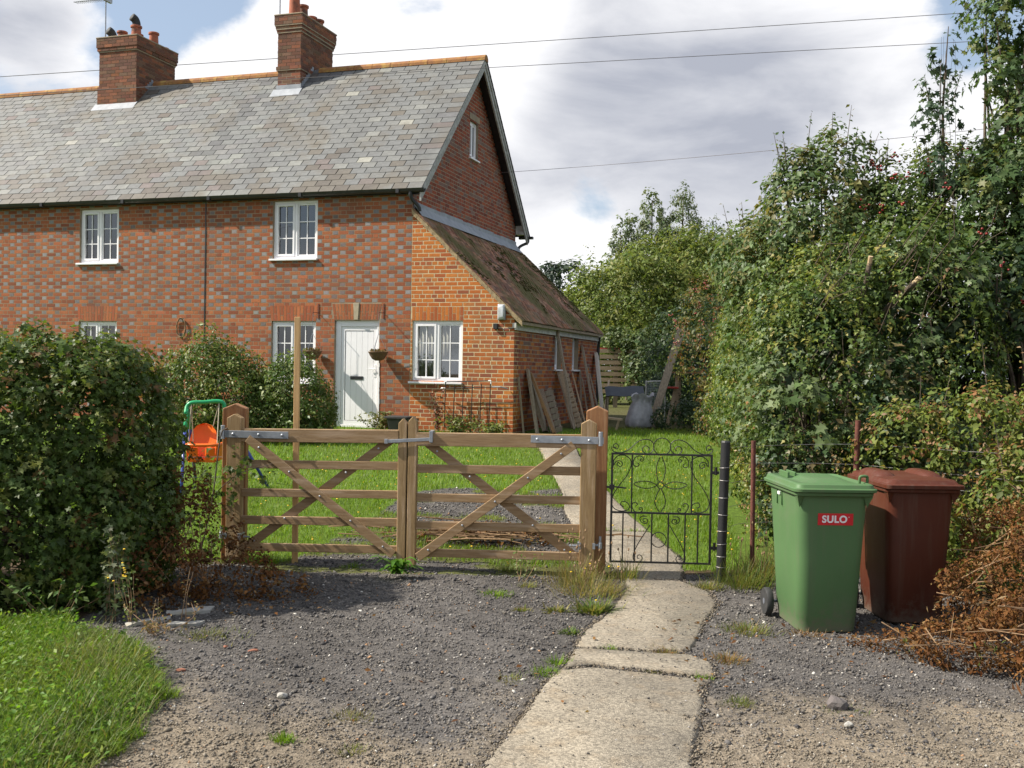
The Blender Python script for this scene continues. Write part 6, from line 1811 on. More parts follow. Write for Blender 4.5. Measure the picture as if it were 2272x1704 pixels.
# ---- ivy and maple hedge along the right-hand side of the garden
rb_ = [(2.98, 9.95, 1.15, 0.72, 0.72, 1.35), (3.05, 10.9, 1.45, 0.70, 0.8, 1.50), (3.20, 11.9, 1.55, 0.68, 0.8, 1.55), (3.36, 13.0, 1.55, 0.68, 0.8, 1.55), (3.52, 14.1, 1.55, 0.68, 0.8, 1.50), (3.70, 15.3, 1.55, 0.68, 0.8, 1.50), (3.98, 16.6, 1.6, 0.72, 0.85, 1.55), (3.9, 10.2, 1.5, 0.9, 0.8, 1.5), (3.55, 10.6, 2.3, 0.8, 0.7, 0.8)]
ih = thing('ivy_hedge', 'tall hedge of ivy and maple lit along the garden side, behind the black post', 'hedge', (3.1, 12, 0.2))
sunny = lambda P: wob(P, 1.6) > -0.1
L1 = tufts(T_IVY, rb_, 150, 9, 0.10, 0.044, G_IVY, [0.30, 0.26, 0.18, 0.16, 0.10], lump=0.20, f=2.6, droop=0.8, spread=1.3)
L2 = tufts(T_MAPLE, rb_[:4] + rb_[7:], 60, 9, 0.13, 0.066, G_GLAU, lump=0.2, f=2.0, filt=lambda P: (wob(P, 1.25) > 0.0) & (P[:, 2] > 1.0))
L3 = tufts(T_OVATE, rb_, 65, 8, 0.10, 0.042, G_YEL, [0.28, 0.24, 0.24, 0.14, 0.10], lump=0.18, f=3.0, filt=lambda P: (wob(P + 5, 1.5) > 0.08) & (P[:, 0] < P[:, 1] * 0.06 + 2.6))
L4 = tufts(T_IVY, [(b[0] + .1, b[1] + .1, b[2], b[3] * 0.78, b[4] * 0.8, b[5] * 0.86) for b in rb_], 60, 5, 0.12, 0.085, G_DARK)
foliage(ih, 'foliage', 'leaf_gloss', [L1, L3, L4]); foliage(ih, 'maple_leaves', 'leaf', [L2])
br = rnd_branches([(3.1, 10.2, 0.1), (3.3, 11.6, 0.2), (3.5, 13.2, 0.3), (3.8, 15, 0.4)], rb_, 60, 0.016, 31)
twigs(ih, 'bark', br)
q = random.Random(91); segs = []
for _ in range(60):
    c = Vector((q.uniform(2.7, 4.3), q.uniform(9.25, 9.6), q.uniform(1.0, 3.2))); d = Vector((q.gauss(0, .5), -abs(q.gauss(0, .35)), q.gauss(.4, .6))).normalized() * q.uniform(0.15, 0.45)
    segs.append(([c + Vector((0, .35, -.15)), c, c + d], [0.006, 0.004, 0.002]))
twigs(ih, 'bark', segs, 'bare_twigs')
foliage(ih, 'withered_leaves', 'dead_leaf', [tufts(T_OVATE, rb_, 14, 6, 0.09, 0.045, [(0.22, 0.13, 0.06), (0.28, 0.19, 0.09), (0.16, 0.10, 0.06)], filt=lambda P: wob(P + 2, 1.1) > 0.05)])
t = MB()
for p in ([(3.33, 10.3, 1.2), (3.30, 9.95, 2.2), (3.315, 9.68, 2.80)], [(3.46, 10.4, 2.0), (3.54, 9.85, 2.38), (3.69, 9.53, 2.62)]):
    q = spline(p, 4); t.tube(q, [0.030 - 0.008 * i / len(q) for i in range(len(q))], 7)
t.build('stem', M['bark'], ih, smooth=True)
for a_, b_ in (((3.68, 9.55, 2.605), (3.71, 9.495, 2.655)), ((3.3145, 9.69, 2.78), (3.316, 9.66, 2.86))):
    t = MB(); t.tube([a_, b_], 0.023, 8); t.build('cut_end', M['cut_wood'], ih)
# red berries in the hedge
def berries(parent, pts, r=0.013, name='berries'):
    import itertools
    n = len(pts); V = _cube[None] * np.ones((n, 1, 1)) * r * 1.3 + np.asarray(pts)[:, None, :]
    F = (_cubeF[None] + (np.arange(n) * 8)[:, None, None]).reshape(-1, 3)
    o = np_obj(name, V.reshape(-1, 3), F, M['berry'], parent, None, smooth=True); o['kind'] = 'stuff'; return o

# rose hip bush on the far side of the ivy
fb = [(4.0, 18.4, 2.45, 1.1, 0.9, 1.15), (4.9, 18.6, 2.9, 1.2, 1.0, 1.1), (5.6, 17.6, 2.8, 1.1, 1.0, 1.3)]
rh = thing('rosehip_bush', 'olive bush with orange leaves and red hips behind the ivy hedge', 'bush', (4.6, 18.5, 0.55))
foliage(rh, 'foliage', 'leaf', [tufts(T_OVATE, fb + [(4.4, 18.6, 1.3, 1.0, 0.9, 1.2)], 75, 9, 0.14, 0.062, [(0.095, 0.105, 0.028), (0.075, 0.095, 0.026), (0.13, 0.115, 0.035), (0.17, 0.085, 0.035)], lump=0.26, f=1.8)])
P, N_ = on_blobs(fb, 6, 0.5, 0.2); P = P[P[:, 2] > 2.1]; P = P[:46]
P = np.concatenate([P + rng.normal(0, 0.03, P.shape) for _ in range(4)]); berries(rh, P, 0.013)
twigs(rh, 'bark', rnd_branches([(4.5, 18.5, 0.6)], fb, 26, 0.02, 35))

# far yellow-green sallow and the poplar tops over it
fs = [(3.57, 33.88, 3.57, 1.61, 1.34, 1.61), (4.76, 34.16, 4.27, 1.82, 1.46, 1.61), (6.02, 34.3, 4.34, 1.82, 1.46, 1.68), (3.01, 34.02, 2.59, 1.05, 1.01, 1.4), (7.42, 35.0, 4.06, 1.82, 1.46, 2.1), (4.48, 34.16, 2.8, 1.68, 1.23, 1.4)]
sw_t = thing('willow_bush', 'broad yellow-green willow bush rising behind the lean-to', 'bush', (4.8, 34.2, 0.68))
foliage(sw_t, 'crown', 'leaf', [tufts(T_LANCE, fs, 70, 12, 0.26, 0.15, [(0.135, 0.180, 0.038), (0.165, 0.205, 0.046), (0.105, 0.150, 0.034), (0.20, 0.215, 0.06)], lump=0.34, f=1.1, wid=1.7, droop=0.2, spread=1.4, jitter=0.35)])
tr = MB()
for x, y in ((4.3, 34.4), (5.0, 34.8), (6.1, 34.6)): tr.tube(spline([(x, y, 0.5), (x + .1, y, 1.8), (x + .3, y - .1, 3.6)], 3), 0.09, 7)
tr.build('trunk', M['bark'], sw_t)
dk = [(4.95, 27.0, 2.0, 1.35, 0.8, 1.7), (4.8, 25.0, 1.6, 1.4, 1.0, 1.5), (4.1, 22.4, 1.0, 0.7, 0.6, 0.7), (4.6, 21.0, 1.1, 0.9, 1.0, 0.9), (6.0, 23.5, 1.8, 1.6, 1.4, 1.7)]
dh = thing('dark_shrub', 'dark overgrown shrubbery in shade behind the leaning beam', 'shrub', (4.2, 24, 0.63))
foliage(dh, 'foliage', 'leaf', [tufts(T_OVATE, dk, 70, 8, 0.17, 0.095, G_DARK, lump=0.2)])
iv = thing('ivy_bush', 'glossy ivy hanging over the upright pallet', 'shrub', (3.83, 30.4, 0.66))
ivb = [(3.84, 30.68, 2.21, 0.55, 0.52, 0.72), (3.71, 30.16, 1.49, 0.39, 0.42, 0.65), (3.96, 29.9, 0.91, 0.36, 0.36, 0.65), (3.19, 31.2, 2.66, 0.45, 0.42, 0.33)]
foliage(iv, 'foliage', 'leaf_gloss', [tufts(T_IVY, ivb, 75, 8, 0.16, 0.105, [(0.055, 0.09, 0.025), (0.09, 0.125, 0.04), (0.035, 0.06, 0.02), (0.13, 0.16, 0.06)], lump=0.2)])
twigs(iv, 'bark', [(spline([(4.0, 30.5, 0.5), (3.9, 30.6, 1.4), (3.8, 30.7, 2.5)], 3), 0.03)])
fg = thing('low_ivy', 'low dark ground ivy at the foot of the leaning beam', 'shrub', (3.2, 20.4, 0.62))
fgb = [(3.15, 20.35, 0.80, 0.38, 0.3, 0.32), (3.55, 20.2, 0.85, 0.4, 0.35, 0.42), (3.75, 19.2, 0.8, 0.35, 0.6, 0.4), (3.95, 20.6, 1.1, 0.4, 0.4, 0.7)]
foliage(fg, 'foliage', 'leaf_gloss', [tufts(T_IVY, fgb, 130, 7, 0.1, 0.06, G_DARK + [(0.07, 0.1, 0.03)], lump=0.25)])

pop = [(3.9, 38.34, 7.15, 0.34, 0), (4.33, 38.62, 7.43, 0.35, 1), (5.04, 38.34, 8.28, 0.43, 2), (5.54, 38.77, 7.22, 0.43, 3), (6.18, 38.34, 8.42, 0.51, 4), (7.31, 38.62, 7.15, 0.54, 5)]
plabs = ['grey-green poplar, the left one of the twin short tips', 'grey-green poplar, the right one of the twin short tips', 'grey-green poplar with the tall thin tip near the lean-to side', 'short grey-green poplar between the two tallest tips', 'grey-green poplar with the tallest broad tip', 'grey-green poplar lowest of the row, nearest the hawthorns']
for x, y, zt, w, i in pop:
    p = thing('poplar', plabs[i], 'tree', (x, y, hz(x, y)), 0, 'young poplars behind the willow')
    bl = [(x + rng.normal(0, .06), y, zt - 0.30 - 0.52 * k, w * (0.55 + 0.42 * k) * rng.uniform(0.8, 1.15), w * (0.55 + 0.40 * k), 0.50) for k in range(9)]
    foliage(p, 'crown', 'leaf', [tufts(T_OVATE, bl, 30, 11, 0.18, 0.115, [(0.125, 0.165, 0.080), (0.155, 0.19, 0.10), (0.095, 0.13, 0.06), (0.18, 0.205, 0.12)], lump=0.35, f=2.6, cull=False)])
    t = MB(); t.tube([(x, y, 0.4), (x, y, 4), (x + 0.02, y, zt - 0.2)], [0.11, 0.07, 0.012], 6); t.build('trunk', M['bark'], p)
ft = thing('far_tree', 'distant dark round-topped tree between lean-to roof and willow bush', 'tree', (2.6, 62, 0.75))
fb_ = [(2.2, 62, 6.2, 1.6, 1.5, 1.5), (3.2, 62, 6.6, 1.5, 1.5, 1.4), (2.7, 62, 4.6, 2.6, 1.8, 2.0), (4.6, 62, 5.2, 2.2, 1.8, 1.8)]
foliage(ft, 'crown', 'leaf', [tufts(T_OVATE, fb_, 12, 9, 0.42, 0.30, [(0.040, 0.062, 0.040), (0.030, 0.050, 0.034), (0.05, 0.072, 0.044)], lump=0.2, f=1.2)])
t = MB(); t.tube([(2.7, 62, 0.5), (2.7, 62, 5)], [0.4, 0.25], 8); t.build('trunk', M['bark'], ft)

# ---- tall growth at the right
def tall(name, lab, cat, blobs, pal, tpl, size, dens, per, rad, base, seed, mat='leaf', nb=40, extra=None, r0=0.03, lump=0.25, tips=0, w=None, f=2.0):
    g = thing(name, lab, cat, (base[0], base[1], hz(*base[:2])))
    ly = [tufts(tpl, blobs, dens, per, rad, size, pal, w, lump=lump, f=f)]
    ly.append(tufts(tpl, [(b[0], b[1] + .1, b[2], b[3] * .72, b[4] * .72, b[5] * .78) for b in blobs], dens * 0.85, max(4, per // 2), rad * 1.2, size * 1.25, pal[:2], gap=False))
    segs = rnd_branches([(base[0], base[1], hz(*base[:2])), (base[0] + .2, base[1] + .1, 1.0)], blobs, nb, r0, seed)
    if tips:      # leafy shoots standing out of the outline
        q = random.Random(seed + 1); P, N_ = [], []
        for _ in range(tips):
            e = q.choice(blobs); a = q.uniform(-1.0, 1.0)
            b = Vector((e[0] + e[3] * math.sin(a) * 0.85, e[1] - e[4] * 0.2, e[2] + e[5] * math.cos(a) * 0.85)); ln = q.uniform(0.25, 0.55)
            tip = b + Vector((math.sin(a) * 0.35 + q.uniform(-.1, .1), q.uniform(-.1, .1), 1.0)).normalized() * ln
            segs.append(([b, b.lerp(tip, .5), tip], [0.006, 0.004, 0.002]))
            for k in range(11):
                p = b.lerp(tip, (k + 1) / 11); P.append(p + Vector((q.gauss(0, .025), q.gauss(0, .025), 0))); N_.append((q.gauss(0, .6), q.gauss(0, .6) - 0.3, 0.8))
        P, N_ = np.array([tuple(p) for p in P]), np.array(N_)
        ly.append(leaf_arrays(tpl, P, N_, size * rng.uniform(0.6, 1.0, len(P)), tint(len(P), pal), 0.1))
    foliage(g, 'crown', mat, ly)
    twigs(g, 'bark', segs)
    return g


G_HAW = [(0.078, 0.125, 0.030), (0.105, 0.15, 0.036), (0.058, 0.098, 0.024), (0.145, 0.175, 0.045)]
h1 = tall('hawthorn', 'dark green bush with drooping tips, highest point left of the tall maple', 'bush', [(3.22, 11.7, 3.45, 0.42, 0.5, 0.85), (3.58, 11.7, 3.55, 0.46, 0.5, 0.86), (3.40, 11.6, 2.8, 0.80, 0.7, 0.9), (3.95, 11.6, 2.95, 0.6, 0.6, 0.95), (2.86, 12.3, 2.95, 0.42, 0.5, 0.55)], [(0.095, 0.145, 0.050), (0.073, 0.115, 0.040), (0.125, 0.175, 0.068), (0.16, 0.15, 0.05)], T_OVATE, 0.068, 125, 10, 0.12, (3.5, 11.8), 51, tips=26)
h2 = tall('hawthorn', 'hawthorn with dark red berries between drooping bush and tall maple', 'bush', [(4.20, 11.6, 3.40, 0.62, 0.6, 0.72), (4.85, 11.5, 3.45, 0.70, 0.6, 0.78), (5.45, 11.4, 3.2, 0.75, 0.6, 0.85), (4.4, 11.2, 2.6, 0.95, 0.7, 0.95), (5.2, 10.9, 2.6, 0.9, 0.6, 0.75), (3.8, 10.7, 1.9, 0.6, 0.6, 1.0)], G_HAW, T_OVATE, 0.062, 125, 10, 0.12, (4.5, 11.5), 52, tips=22)
P, N_ = on_blobs([(4.15, 11.6, 3.45, 0.6, 0.6, 0.75), (4.75, 11.4, 3.35, 0.7, 0.6, 0.8), (5.1, 10.7, 2.4, 0.85, 0.7, 0.95)], 12, 1.5, 0.2); P = P[:90]
P = np.concatenate([P + rng.normal(0, 0.028, P.shape) for _ in range(5)]); berries(h2, P, 0.012)
tm = [(5.50, 11.0, 4.3, 0.42, 0.6, 0.55), (5.80, 11.2, 5.1, 0.48, 0.6, 0.70), (5.32, 11.3, 5.70, 0.34, 0.5, 0.48), (5.65, 11.2, 6.3, 0.42, 0.5, 0.5), (5.9, 10.9, 3.6, 0.8, 0.7, 0.75), (5.2, 10.9, 3.4, 0.6, 0.6, 0.7), (6.3, 11.3, 4.5, 0.6, 0.6, 0.8), (6.2, 11.2, 2.7, 0.9, 0.7, 0.9), (5.15, 11.1, 5.0, 0.20, 0.25, 0.22), (6.3, 11.2, 6.0, 0.5, 0.5, 0.6)]
h3 = tall('maple_tree', 'tallest dark maple reaching out of the top corner of the view', 'tree', tm, [(0.070, 0.118, 0.040), (0.052, 0.092, 0.032), (0.10, 0.15, 0.055), (0.13, 0.15, 0.045)], T_MAPLE, 0.066, 62, 11, 0.14, (5.5, 11.3), 53, tips=30, lump=0.38, nb=60, r0=0.04, f=2.6)
t = MB(); t.tube(spline([(5.5, 11.3, 0), (5.55, 11.3, 2), (5.6, 11.25, 4), (5.5, 11.2, 6.2)], 5), [0.09 - 0.0046 * i for i in range(16)], 8); t.build('trunk', M['bark'], h3)
spb = [(4.52, 11.0, 3.95, 0.20, 0.2, 0.26), (4.46, 11.0, 4.42, 0.20, 0.18, 0.24), (4.48, 11.0, 4.80, 0.13, 0.15, 0.12), (4.52, 11.0, 5.20, 0.10, 0.12, 0.20), (4.36, 11.0, 4.62, 0.12, 0.12, 0.09)]
h4 = tall('maple_sapling', 'thin single-stemmed sapling spire standing before the tallest maple', 'tree', spb, [(0.060, 0.098, 0.058), (0.048, 0.08, 0.045), (0.085, 0.125, 0.075)], T_MAPLE, 0.066, 40, 9, 0.12, (4.60, 11.1), 54, tips=5, lump=0.4, nb=14, r0=0.006)
t = MB(); t.tube([(4.64, 11.1, 0.2), (4.58, 11.05, 3.0), (4.50, 11, 4.6), (4.54, 11, 5.45)], [0.03, 0.02, 0.013, 0.004], 6); t.build('trunk', M['bark'], h4)
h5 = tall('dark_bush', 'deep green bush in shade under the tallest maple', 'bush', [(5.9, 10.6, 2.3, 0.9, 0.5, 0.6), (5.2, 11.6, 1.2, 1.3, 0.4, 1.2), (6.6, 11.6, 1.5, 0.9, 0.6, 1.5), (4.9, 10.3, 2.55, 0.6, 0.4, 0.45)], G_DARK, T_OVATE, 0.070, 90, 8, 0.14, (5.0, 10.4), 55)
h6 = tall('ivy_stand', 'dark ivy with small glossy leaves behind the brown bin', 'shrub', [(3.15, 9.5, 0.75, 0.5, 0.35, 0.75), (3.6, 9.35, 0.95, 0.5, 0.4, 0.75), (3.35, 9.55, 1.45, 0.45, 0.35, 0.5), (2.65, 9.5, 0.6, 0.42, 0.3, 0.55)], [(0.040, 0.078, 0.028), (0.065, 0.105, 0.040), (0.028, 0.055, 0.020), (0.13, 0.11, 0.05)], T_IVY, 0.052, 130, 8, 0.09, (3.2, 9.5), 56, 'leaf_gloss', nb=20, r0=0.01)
h7 = tall('bramble_bank', 'green and yellowing brambles spilling over the fence behind the brown bin', 'brambles', [(3.45, 8.85, 0.95, 0.45, 0.35, 0.62), (3.95, 8.60, 1.05, 0.50, 0.40, 0.66), (4.45, 8.4, 1.10, 0.5, 0.45, 0.72), (4.1, 8.0, 0.6, 0.5, 0.4, 0.60), (4.9, 8.2, 1.15, 0.6, 0.6, 0.85), (3.45, 8.45, 0.4, 0.28, 0.25, 0.40)], [(0.115, 0.155, 0.028), (0.155, 0.185, 0.034), (0.080, 0.115, 0.026), (0.20, 0.18, 0.05), (0.22, 0.115, 0.045), (0.27, 0.17, 0.09)], T_OVATE, 0.048, 150, 8, 0.10, (4.0, 8.5), 57, nb=30, r0=0.006, tips=14, lump=0.28, f=3.4, w=[.26, .2, .2, .12, .14, .08])

# dead bracken tumbling onto the gravel
dbr = [(3.65, 7.40, 0.42, 0.42, 0.35, 0.46), (4.0, 7.0, 0.55, 0.6, 0.5, 0.60), (3.40, 6.75, 0.30, 0.50, 0.40, 0.34), (3.35, 6.15, 0.25, 0.55, 0.40, 0.30), (2.95, 6.35, 0.10, 0.50, 0.30, 0.13), (3.45, 5.6, 0.16, 0.55, 0.36, 0.20), (4.3, 6.7, 0.8, 0.6, 0.7, 0.8), (2.55, 6.62, 0.03, 0.32, 0.12, 0.05)]
bn_ = thing('dead_bracken', 'bank of dead orange-brown bracken spilling onto the gravel beside the brown bin', 'bracken', (3.3, 6.8, 0))
LB = tufts(T_OVATE, dbr, 380, 12, 0.07, 0.027, G_DEAD, [0.34, 0.20, 0.24, 0.06, 0.16], lump=0.34, f=5.5, droop=0.1, spread=2.2)
LB2 = tufts(T_LANCE, dbr, 40, 6, 0.10, 0.055, [(0.20, 0.12, 0.055), (0.15, 0.075, 0.033), (0.28, 0.20, 0.11), (0.10, 0.13, 0.03)], lump=0.34, f=5.5, spread=2.2, wid=0.8)
foliage(bn_, 'foliage', 'dead_leaf', [LB, LB2])
q = random.Random(77); segs = []
for _ in range(170):
    e = q.choice(dbr[:7]); a = q.uniform(0, 6.28); d = Vector((math.cos(a), -abs(math.sin(a)), q.uniform(0.1, 1.0))).normalized()
    c = Vector((e[0] + d.x * e[3], e[1] + d.y * e[4], max(0.05, e[2] + d.z * e[5] * 0.9))); dd_ = Vector((q.gauss(0, 1), q.gauss(0, .6), q.gauss(0.2, .6))).normalized() * q.uniform(0.08, 0.30)
    segs.append(([c - dd_, c, c + dd_ + Vector((0, 0, q.uniform(-.04, .04)))], [0.0045, 0.004, 0.002]))
twigs(bn_, 'twig', segs, 'stalks')

# ------------------------------------------------------------------ grass
def blades(n, region, length, width, pal, w, lean=0.5, zf=None, base=None):
    x0, x1, y0, y1 = region[:4]
    px = rng.uniform(x0, x1, n); py = y0 + (y1 - y0) * rng.uniform(0, 1, n) ** (region[4] if len(region) > 4 else 1.0)
    keep = base(px, py); px, py = px[keep], py[keep]; n = len(px)
    z = H(py) if zf is None else zf(px, py)
    P = np.stack([px, py, z], 1)
    a = rng.uniform(0, 6.28, n)
    x = np.stack([np.cos(a), np.sin(a), np.zeros(n)], 1)
    d = np.stack([-np.sin(a) * lean * rng.uniform(0.1, 1, n), np.cos(a) * lean * rng.uniform(0.1, 1, n), np.ones(n)], 1); d = nrm(d)
    nn = np.cross(x, d)
    ln = length * rng.uniform(0.5, 1.25, n) * (1 + 0.35 * wob(P, 3.0)); wd = width * rng.uniform(0.7, 1.3, n)
    tv, tf = T_BLADE
    V = P[:, None, :] + tv[None, :, 0:1] * x[:, None, :] * wd[:, None, None] + tv[None, :, 1:2] * d[:, None, :] * ln[:, None, None] - tv[None, :, 2:3] * nn[:, None, :] * ln[:, None, None]
    F = tf[None] + (np.arange(n) * len(tv))[:, None, None]
    c = tint(n, pal, w); c *= (1 + 0.20 * wob(P, 1.3))[:, None]; dry = np.clip(wob(P + 7, 0.9) * 1.6 - 0.35, 0, 0.6)[:, None] * rng.uniform(0.3, 1, (n, 1)); c = c * (1 - dry) + np.array([0.22, 0.22, 0.06]) * dry
    return V.reshape(-1, 3), F.reshape(-1, 3), np.repeat(np.clip(c, 0.003, 1), len(tv), 0)


def lawn_mask(x, y):
    yd = inpoly(x, y, YARD)
    edge_r = np.where(y < 14, 2.05 + (y - 9.0) * 0.165, 2.9 + (y - 14) * 0.13)
    return (~on_path(x, y)) & (x < edge_r) & (~yd | (weedy(x, y) > 0.10)) & (y > 9.0 + 0.1 * np.sin(5 * x)) & ((x < -2.1) | (x > 0.95) | (y > 9.15)) & ~((y - 19.07) > (x + 1.88) * -0.3235 - 0.15) | ((x > 0.8) & (y > 17.5) & (y < 20.4) & (x < 3.6) & ((x + 1.88) * 0.951 - (y - 19.07) * 0.3235 > 2.75))


nearL = blades(52000, (-4.2, 2.4, 9.0, 12.6, 1.0), 0.060, 0.0052, G_LAWN, [.3, .28, .2, .14, .08], base=lawn_mask)
farL = blades(52000, (-7.5, 3.6, 12.6, 20.6, 1.15), 0.062, 0.0085, G_LAWN, [.3, .28, .2, .14, .08], base=lawn_mask)
V, F, C_ = join([nearL, farL])
o = np_obj('lawn_grass', V, F, M['grass'], None, C_); tag(o, 'bright green mown lawn grass behind the gates', 'grass', kind='stuff')
vz = lambda x, y: np.clip((-1.70 - x) * 0.2, 0, 0.07)
V1 = blades(66000, (-3.7, -1.66, 4.2, 7.0), 0.060, 0.0044, G_LAWN, [.32, .26, .26, .10, .06], 1.5, vz, lambda x, y: inpoly(x + 0.07 * np.sin(9 * y) + 0.04 * np.sin(23 * y), y + 0.05 * np.sin(11 * x) + 0.03 * np.sin(31 * x), VERGE))
V2 = blades(6500, (-2.6, -1.58, 4.2, 6.5), 0.13, 0.0046, [(0.075, 0.13, 0.018), (0.10, 0.16, 0.03), (0.17, 0.17, 0.06)], None, 1.3, vz, lambda x, y: inpoly(x - 0.04, y + 0.05, VERGE) & ~inpoly(x + 0.40, y + 0.25, VERGE))
P_ = np.stack([rng.uniform(-3.7, -1.62, 5200), rng.uniform(4.2, 7.0, 5200)], 1); P_ = P_[inpoly(P_[:, 0] - 0.03, P_[:, 1], VERGE)]
P3 = np.column_stack([P_, H(P_[:, 1]) + vz(P_[:, 0], P_[:, 1]) + rng.uniform(0.02, 0.06, len(P_))])
V3 = leaf_arrays(T_OVATE, P3, np.array([0, 0, 1.0]) + rng.normal(0, 0.5, P3.shape), rng.uniform(0.018, 0.045, len(P3)), tint(len(P3), [(0.12, 0.23, 0.02), (0.09, 0.18, 0.02), (0.18, 0.25, 0.04)]), 0)
V4 = blades(30000, (-5.8, -3.7, 3.9, 7.0), 0.062, 0.0048, G_LAWN, [.32, .26, .26, .10, .06], 1.5, vz, lambda x, y: inpoly(x, y, VERGE))
V, F, C_ = join([V1, V2, V3, V4])
o = np_obj('verge_grass', V, F, M['grass'], None, C_); tag(o, 'thick bright green grass of the roadside verge before the hedge', 'grass', kind='stuff')

# yellow flowers in the lawn
N = 330; px = rng.uniform(-3.2, 2.6, N); py = rng.uniform(9.3, 17.5, N); ok = lawn_mask(px, py); px, py = px[ok], py[ok]; n = len(px)
sz = rng.uniform(0.008, 0.016, n); V = _cube[None] * np.array([1, 1, 0.5]) * sz[:, None, None] + np.stack([px, py, H(py) + rng.uniform(0.05, 0.09, n)], 1)[:, None, :]
F = (_cubeF[None] + (np.arange(n) * 8)[:, None, None]).reshape(-1, 3)
o = np_obj('lawn_flowers', V.reshape(-1, 3), F, M['flower'], None); tag(o, 'small yellow flowers dotted over the lawn', 'flowers', kind='stuff')


# grass and weeds that stand on their own
def tuft(x, y, r, h, n, lab, pal=None, lean=1.1, flowers=0, name='grass_tuft', wd=0.0042, cat='grass tuft', heads=0):
    g = thing(name, lab, cat, (x, y, ghz(x, y)))
    z0 = ghz(x, y) - 0.004
    px = x + rng.normal(0, r * 0.45, n); py = y + rng.normal(0, r * 0.40, n)
    a = np.arctan2(py - y, px - x) + rng.normal(0, 0.8, n) - math.pi / 2
    P = np.stack([px, py, np.full(n, z0)], 1)
    xx = np.stack([np.cos(a), np.sin(a), np.zeros(n)], 1); out = np.stack([-np.sin(a), np.cos(a), np.zeros(n)], 1)
    d = nrm(out * (lean * rng.uniform(0.05, 1, (n, 1))) + np.array([0, 0, 1.0])); nn = np.cross(xx, d)
    ln = h * rng.uniform(0.45, 1.15, n); w_ = wd * rng.uniform(0.7, 1.4, n)
    tv, tf = T_BLADE
    V = P[:, None, :] + tv[None, :, 0:1] * xx[:, None, :] * w_[:, None, None] + tv[None, :, 1:2] * d[:, None, :] * ln[:, None, None] - tv[None, :, 2:3] * nn[:, None, :] * ln[:, None, None]
    F = tf[None] + (np.arange(n) * len(tv))[:, None, None]
    o = np_obj('blades', V.reshape(-1, 3), F.reshape(-1, 3), M['grass'], g, np.repeat(tint(n, pal or G_LAWN[:4]), len(tv), 0)); o['kind'] = 'stuff'
    for k in range(flowers):
        fx, fy = x + rng.normal(0, r * 0.4), y + rng.normal(0, r * 0.3); fz = z0 + h * rng.uniform(0.7, 1.3)
        t = MB(); t.lathe([(0.003, -0.003), (0.009, 0.0), (0.008, 0.004), (0.002, 0.005)], (fx, fy, fz), 8); t.build('flower', M['flower'], g)
        t = MB(); t.tube([(fx, fy, z0), (fx, fy, fz)], 0.0014, 4); t.build('flower_stem', M['twig'], g)
    for k in range(heads):
        fx, fy = x + rng.normal(0, r * 0.45), y + rng.normal(0, r * 0.4); fz = z0 + h * rng.uniform(0.9, 1.7); dx = rng.normal(0, 0.05)
        t = MB(); t.tube([(fx, fy, z0), (fx + dx * .4, fy, (z0 + fz) / 2), (fx + dx, fy, fz)], 0.0014, 4); t.lathe([(0.002, -0.012), (0.008, 0.0), (0.003, 0.016)], (fx + dx, fy, fz), 6); t.build('seed_head', M['twig'], g)
    return g


DRY = [(0.19, 0.19, 0.055), (0.25, 0.21, 0.08), (0.13, 0.16, 0.04), (0.30, 0.23, 0.11)]
tuft(0.66, 8.12, 0.30, 0.20, 520, 'large straw-coloured tussock with yellow flowers beside the path', DRY, 1.5, 5, heads=16)
tuft(0.55, 8.50, 0.22, 0.28, 360, 'dry grass clump with seed heads at the foot of the right gate post', DRY, 1.0, 2, heads=18)
tuft(0.98, 8.72, 0.14, 0.24, 160, 'grass clump between gate post and iron gate', DRY[:3] + G_LAWN[:1], 0.9, 0, heads=6)
tuft(0.62, 7.52, 0.13, 0.13, 260, 'green broad weed clump at the path edge below the straw tussock', [(0.09, 0.15, 0.03), (0.13, 0.17, 0.04), (0.20, 0.19, 0.06)], 1.8, 1, wd=0.012)
tuft(0.36, 7.52, 0.09, 0.06, 120, 'flat yellowish weed on the gravel near the straw tussock', [(0.16, 0.16, 0.05), (0.22, 0.19, 0.07), (0.10, 0.13, 0.03)], 2.4, 0, wd=0.014)
tuft(0.10, 7.52, 0.07, 0.045, 80, 'smallest flat weed out on the gravel beside the yellowish one', [(0.16, 0.15, 0.06), (0.2, 0.17, 0.08), (0.12, 0.14, 0.04)], 2.4, 0, wd=0.012)
tuft(0.42, 6.85, 0.06, 0.06, 90, 'flat green weed where two path lengths meet the gravel', [(0.09, 0.14, 0.03), (0.13, 0.16, 0.05)], 2.2, 0, wd=0.012)
tuft(-0.10, 8.03, 0.13, 0.05, 300, 'low green grass patch in the gravel before the right gate leaf', None, 1.6)
tuft(0.15, 8.36, 0.08, 0.08, 120, 'thin grass wisp in the gravel between low patch and right gate leaf', DRY[:3], 1.4)
tuft(-1.03, 4.78, 0.055, 0.055, 220, 'small round bright green tuft at the bottom of the drive', None, 1.2)
tuft(-0.79, 5.13, 0.13, 0.045, 190, 'thin scattered olive grass just above the two small tufts', [(0.13, 0.14, 0.035), (0.18, 0.15, 0.06)], 1.6)
tuft(-0.70, 4.68, 0.07, 0.04, 150, 'small sprawling yellow-green tuft beside the round bright one', [(0.12, 0.15, 0.03), (0.16, 0.16, 0.05)], 1.8)
tuft(0.22, 5.92, 0.09, 0.06, 200, 'grass tuft on the gravel by the crack in the path', None, 1.6)
tuft(0.30, 6.12, 0.06, 0.07, 120, 'grass tuft growing at the corner of the narrow path strip', None, 1.4)
tuft(0.03, 5.80, 0.09, 0.045, 120, 'yellowish grass sprawl on the gravel left of the path crack', DRY[:3], 1.9)
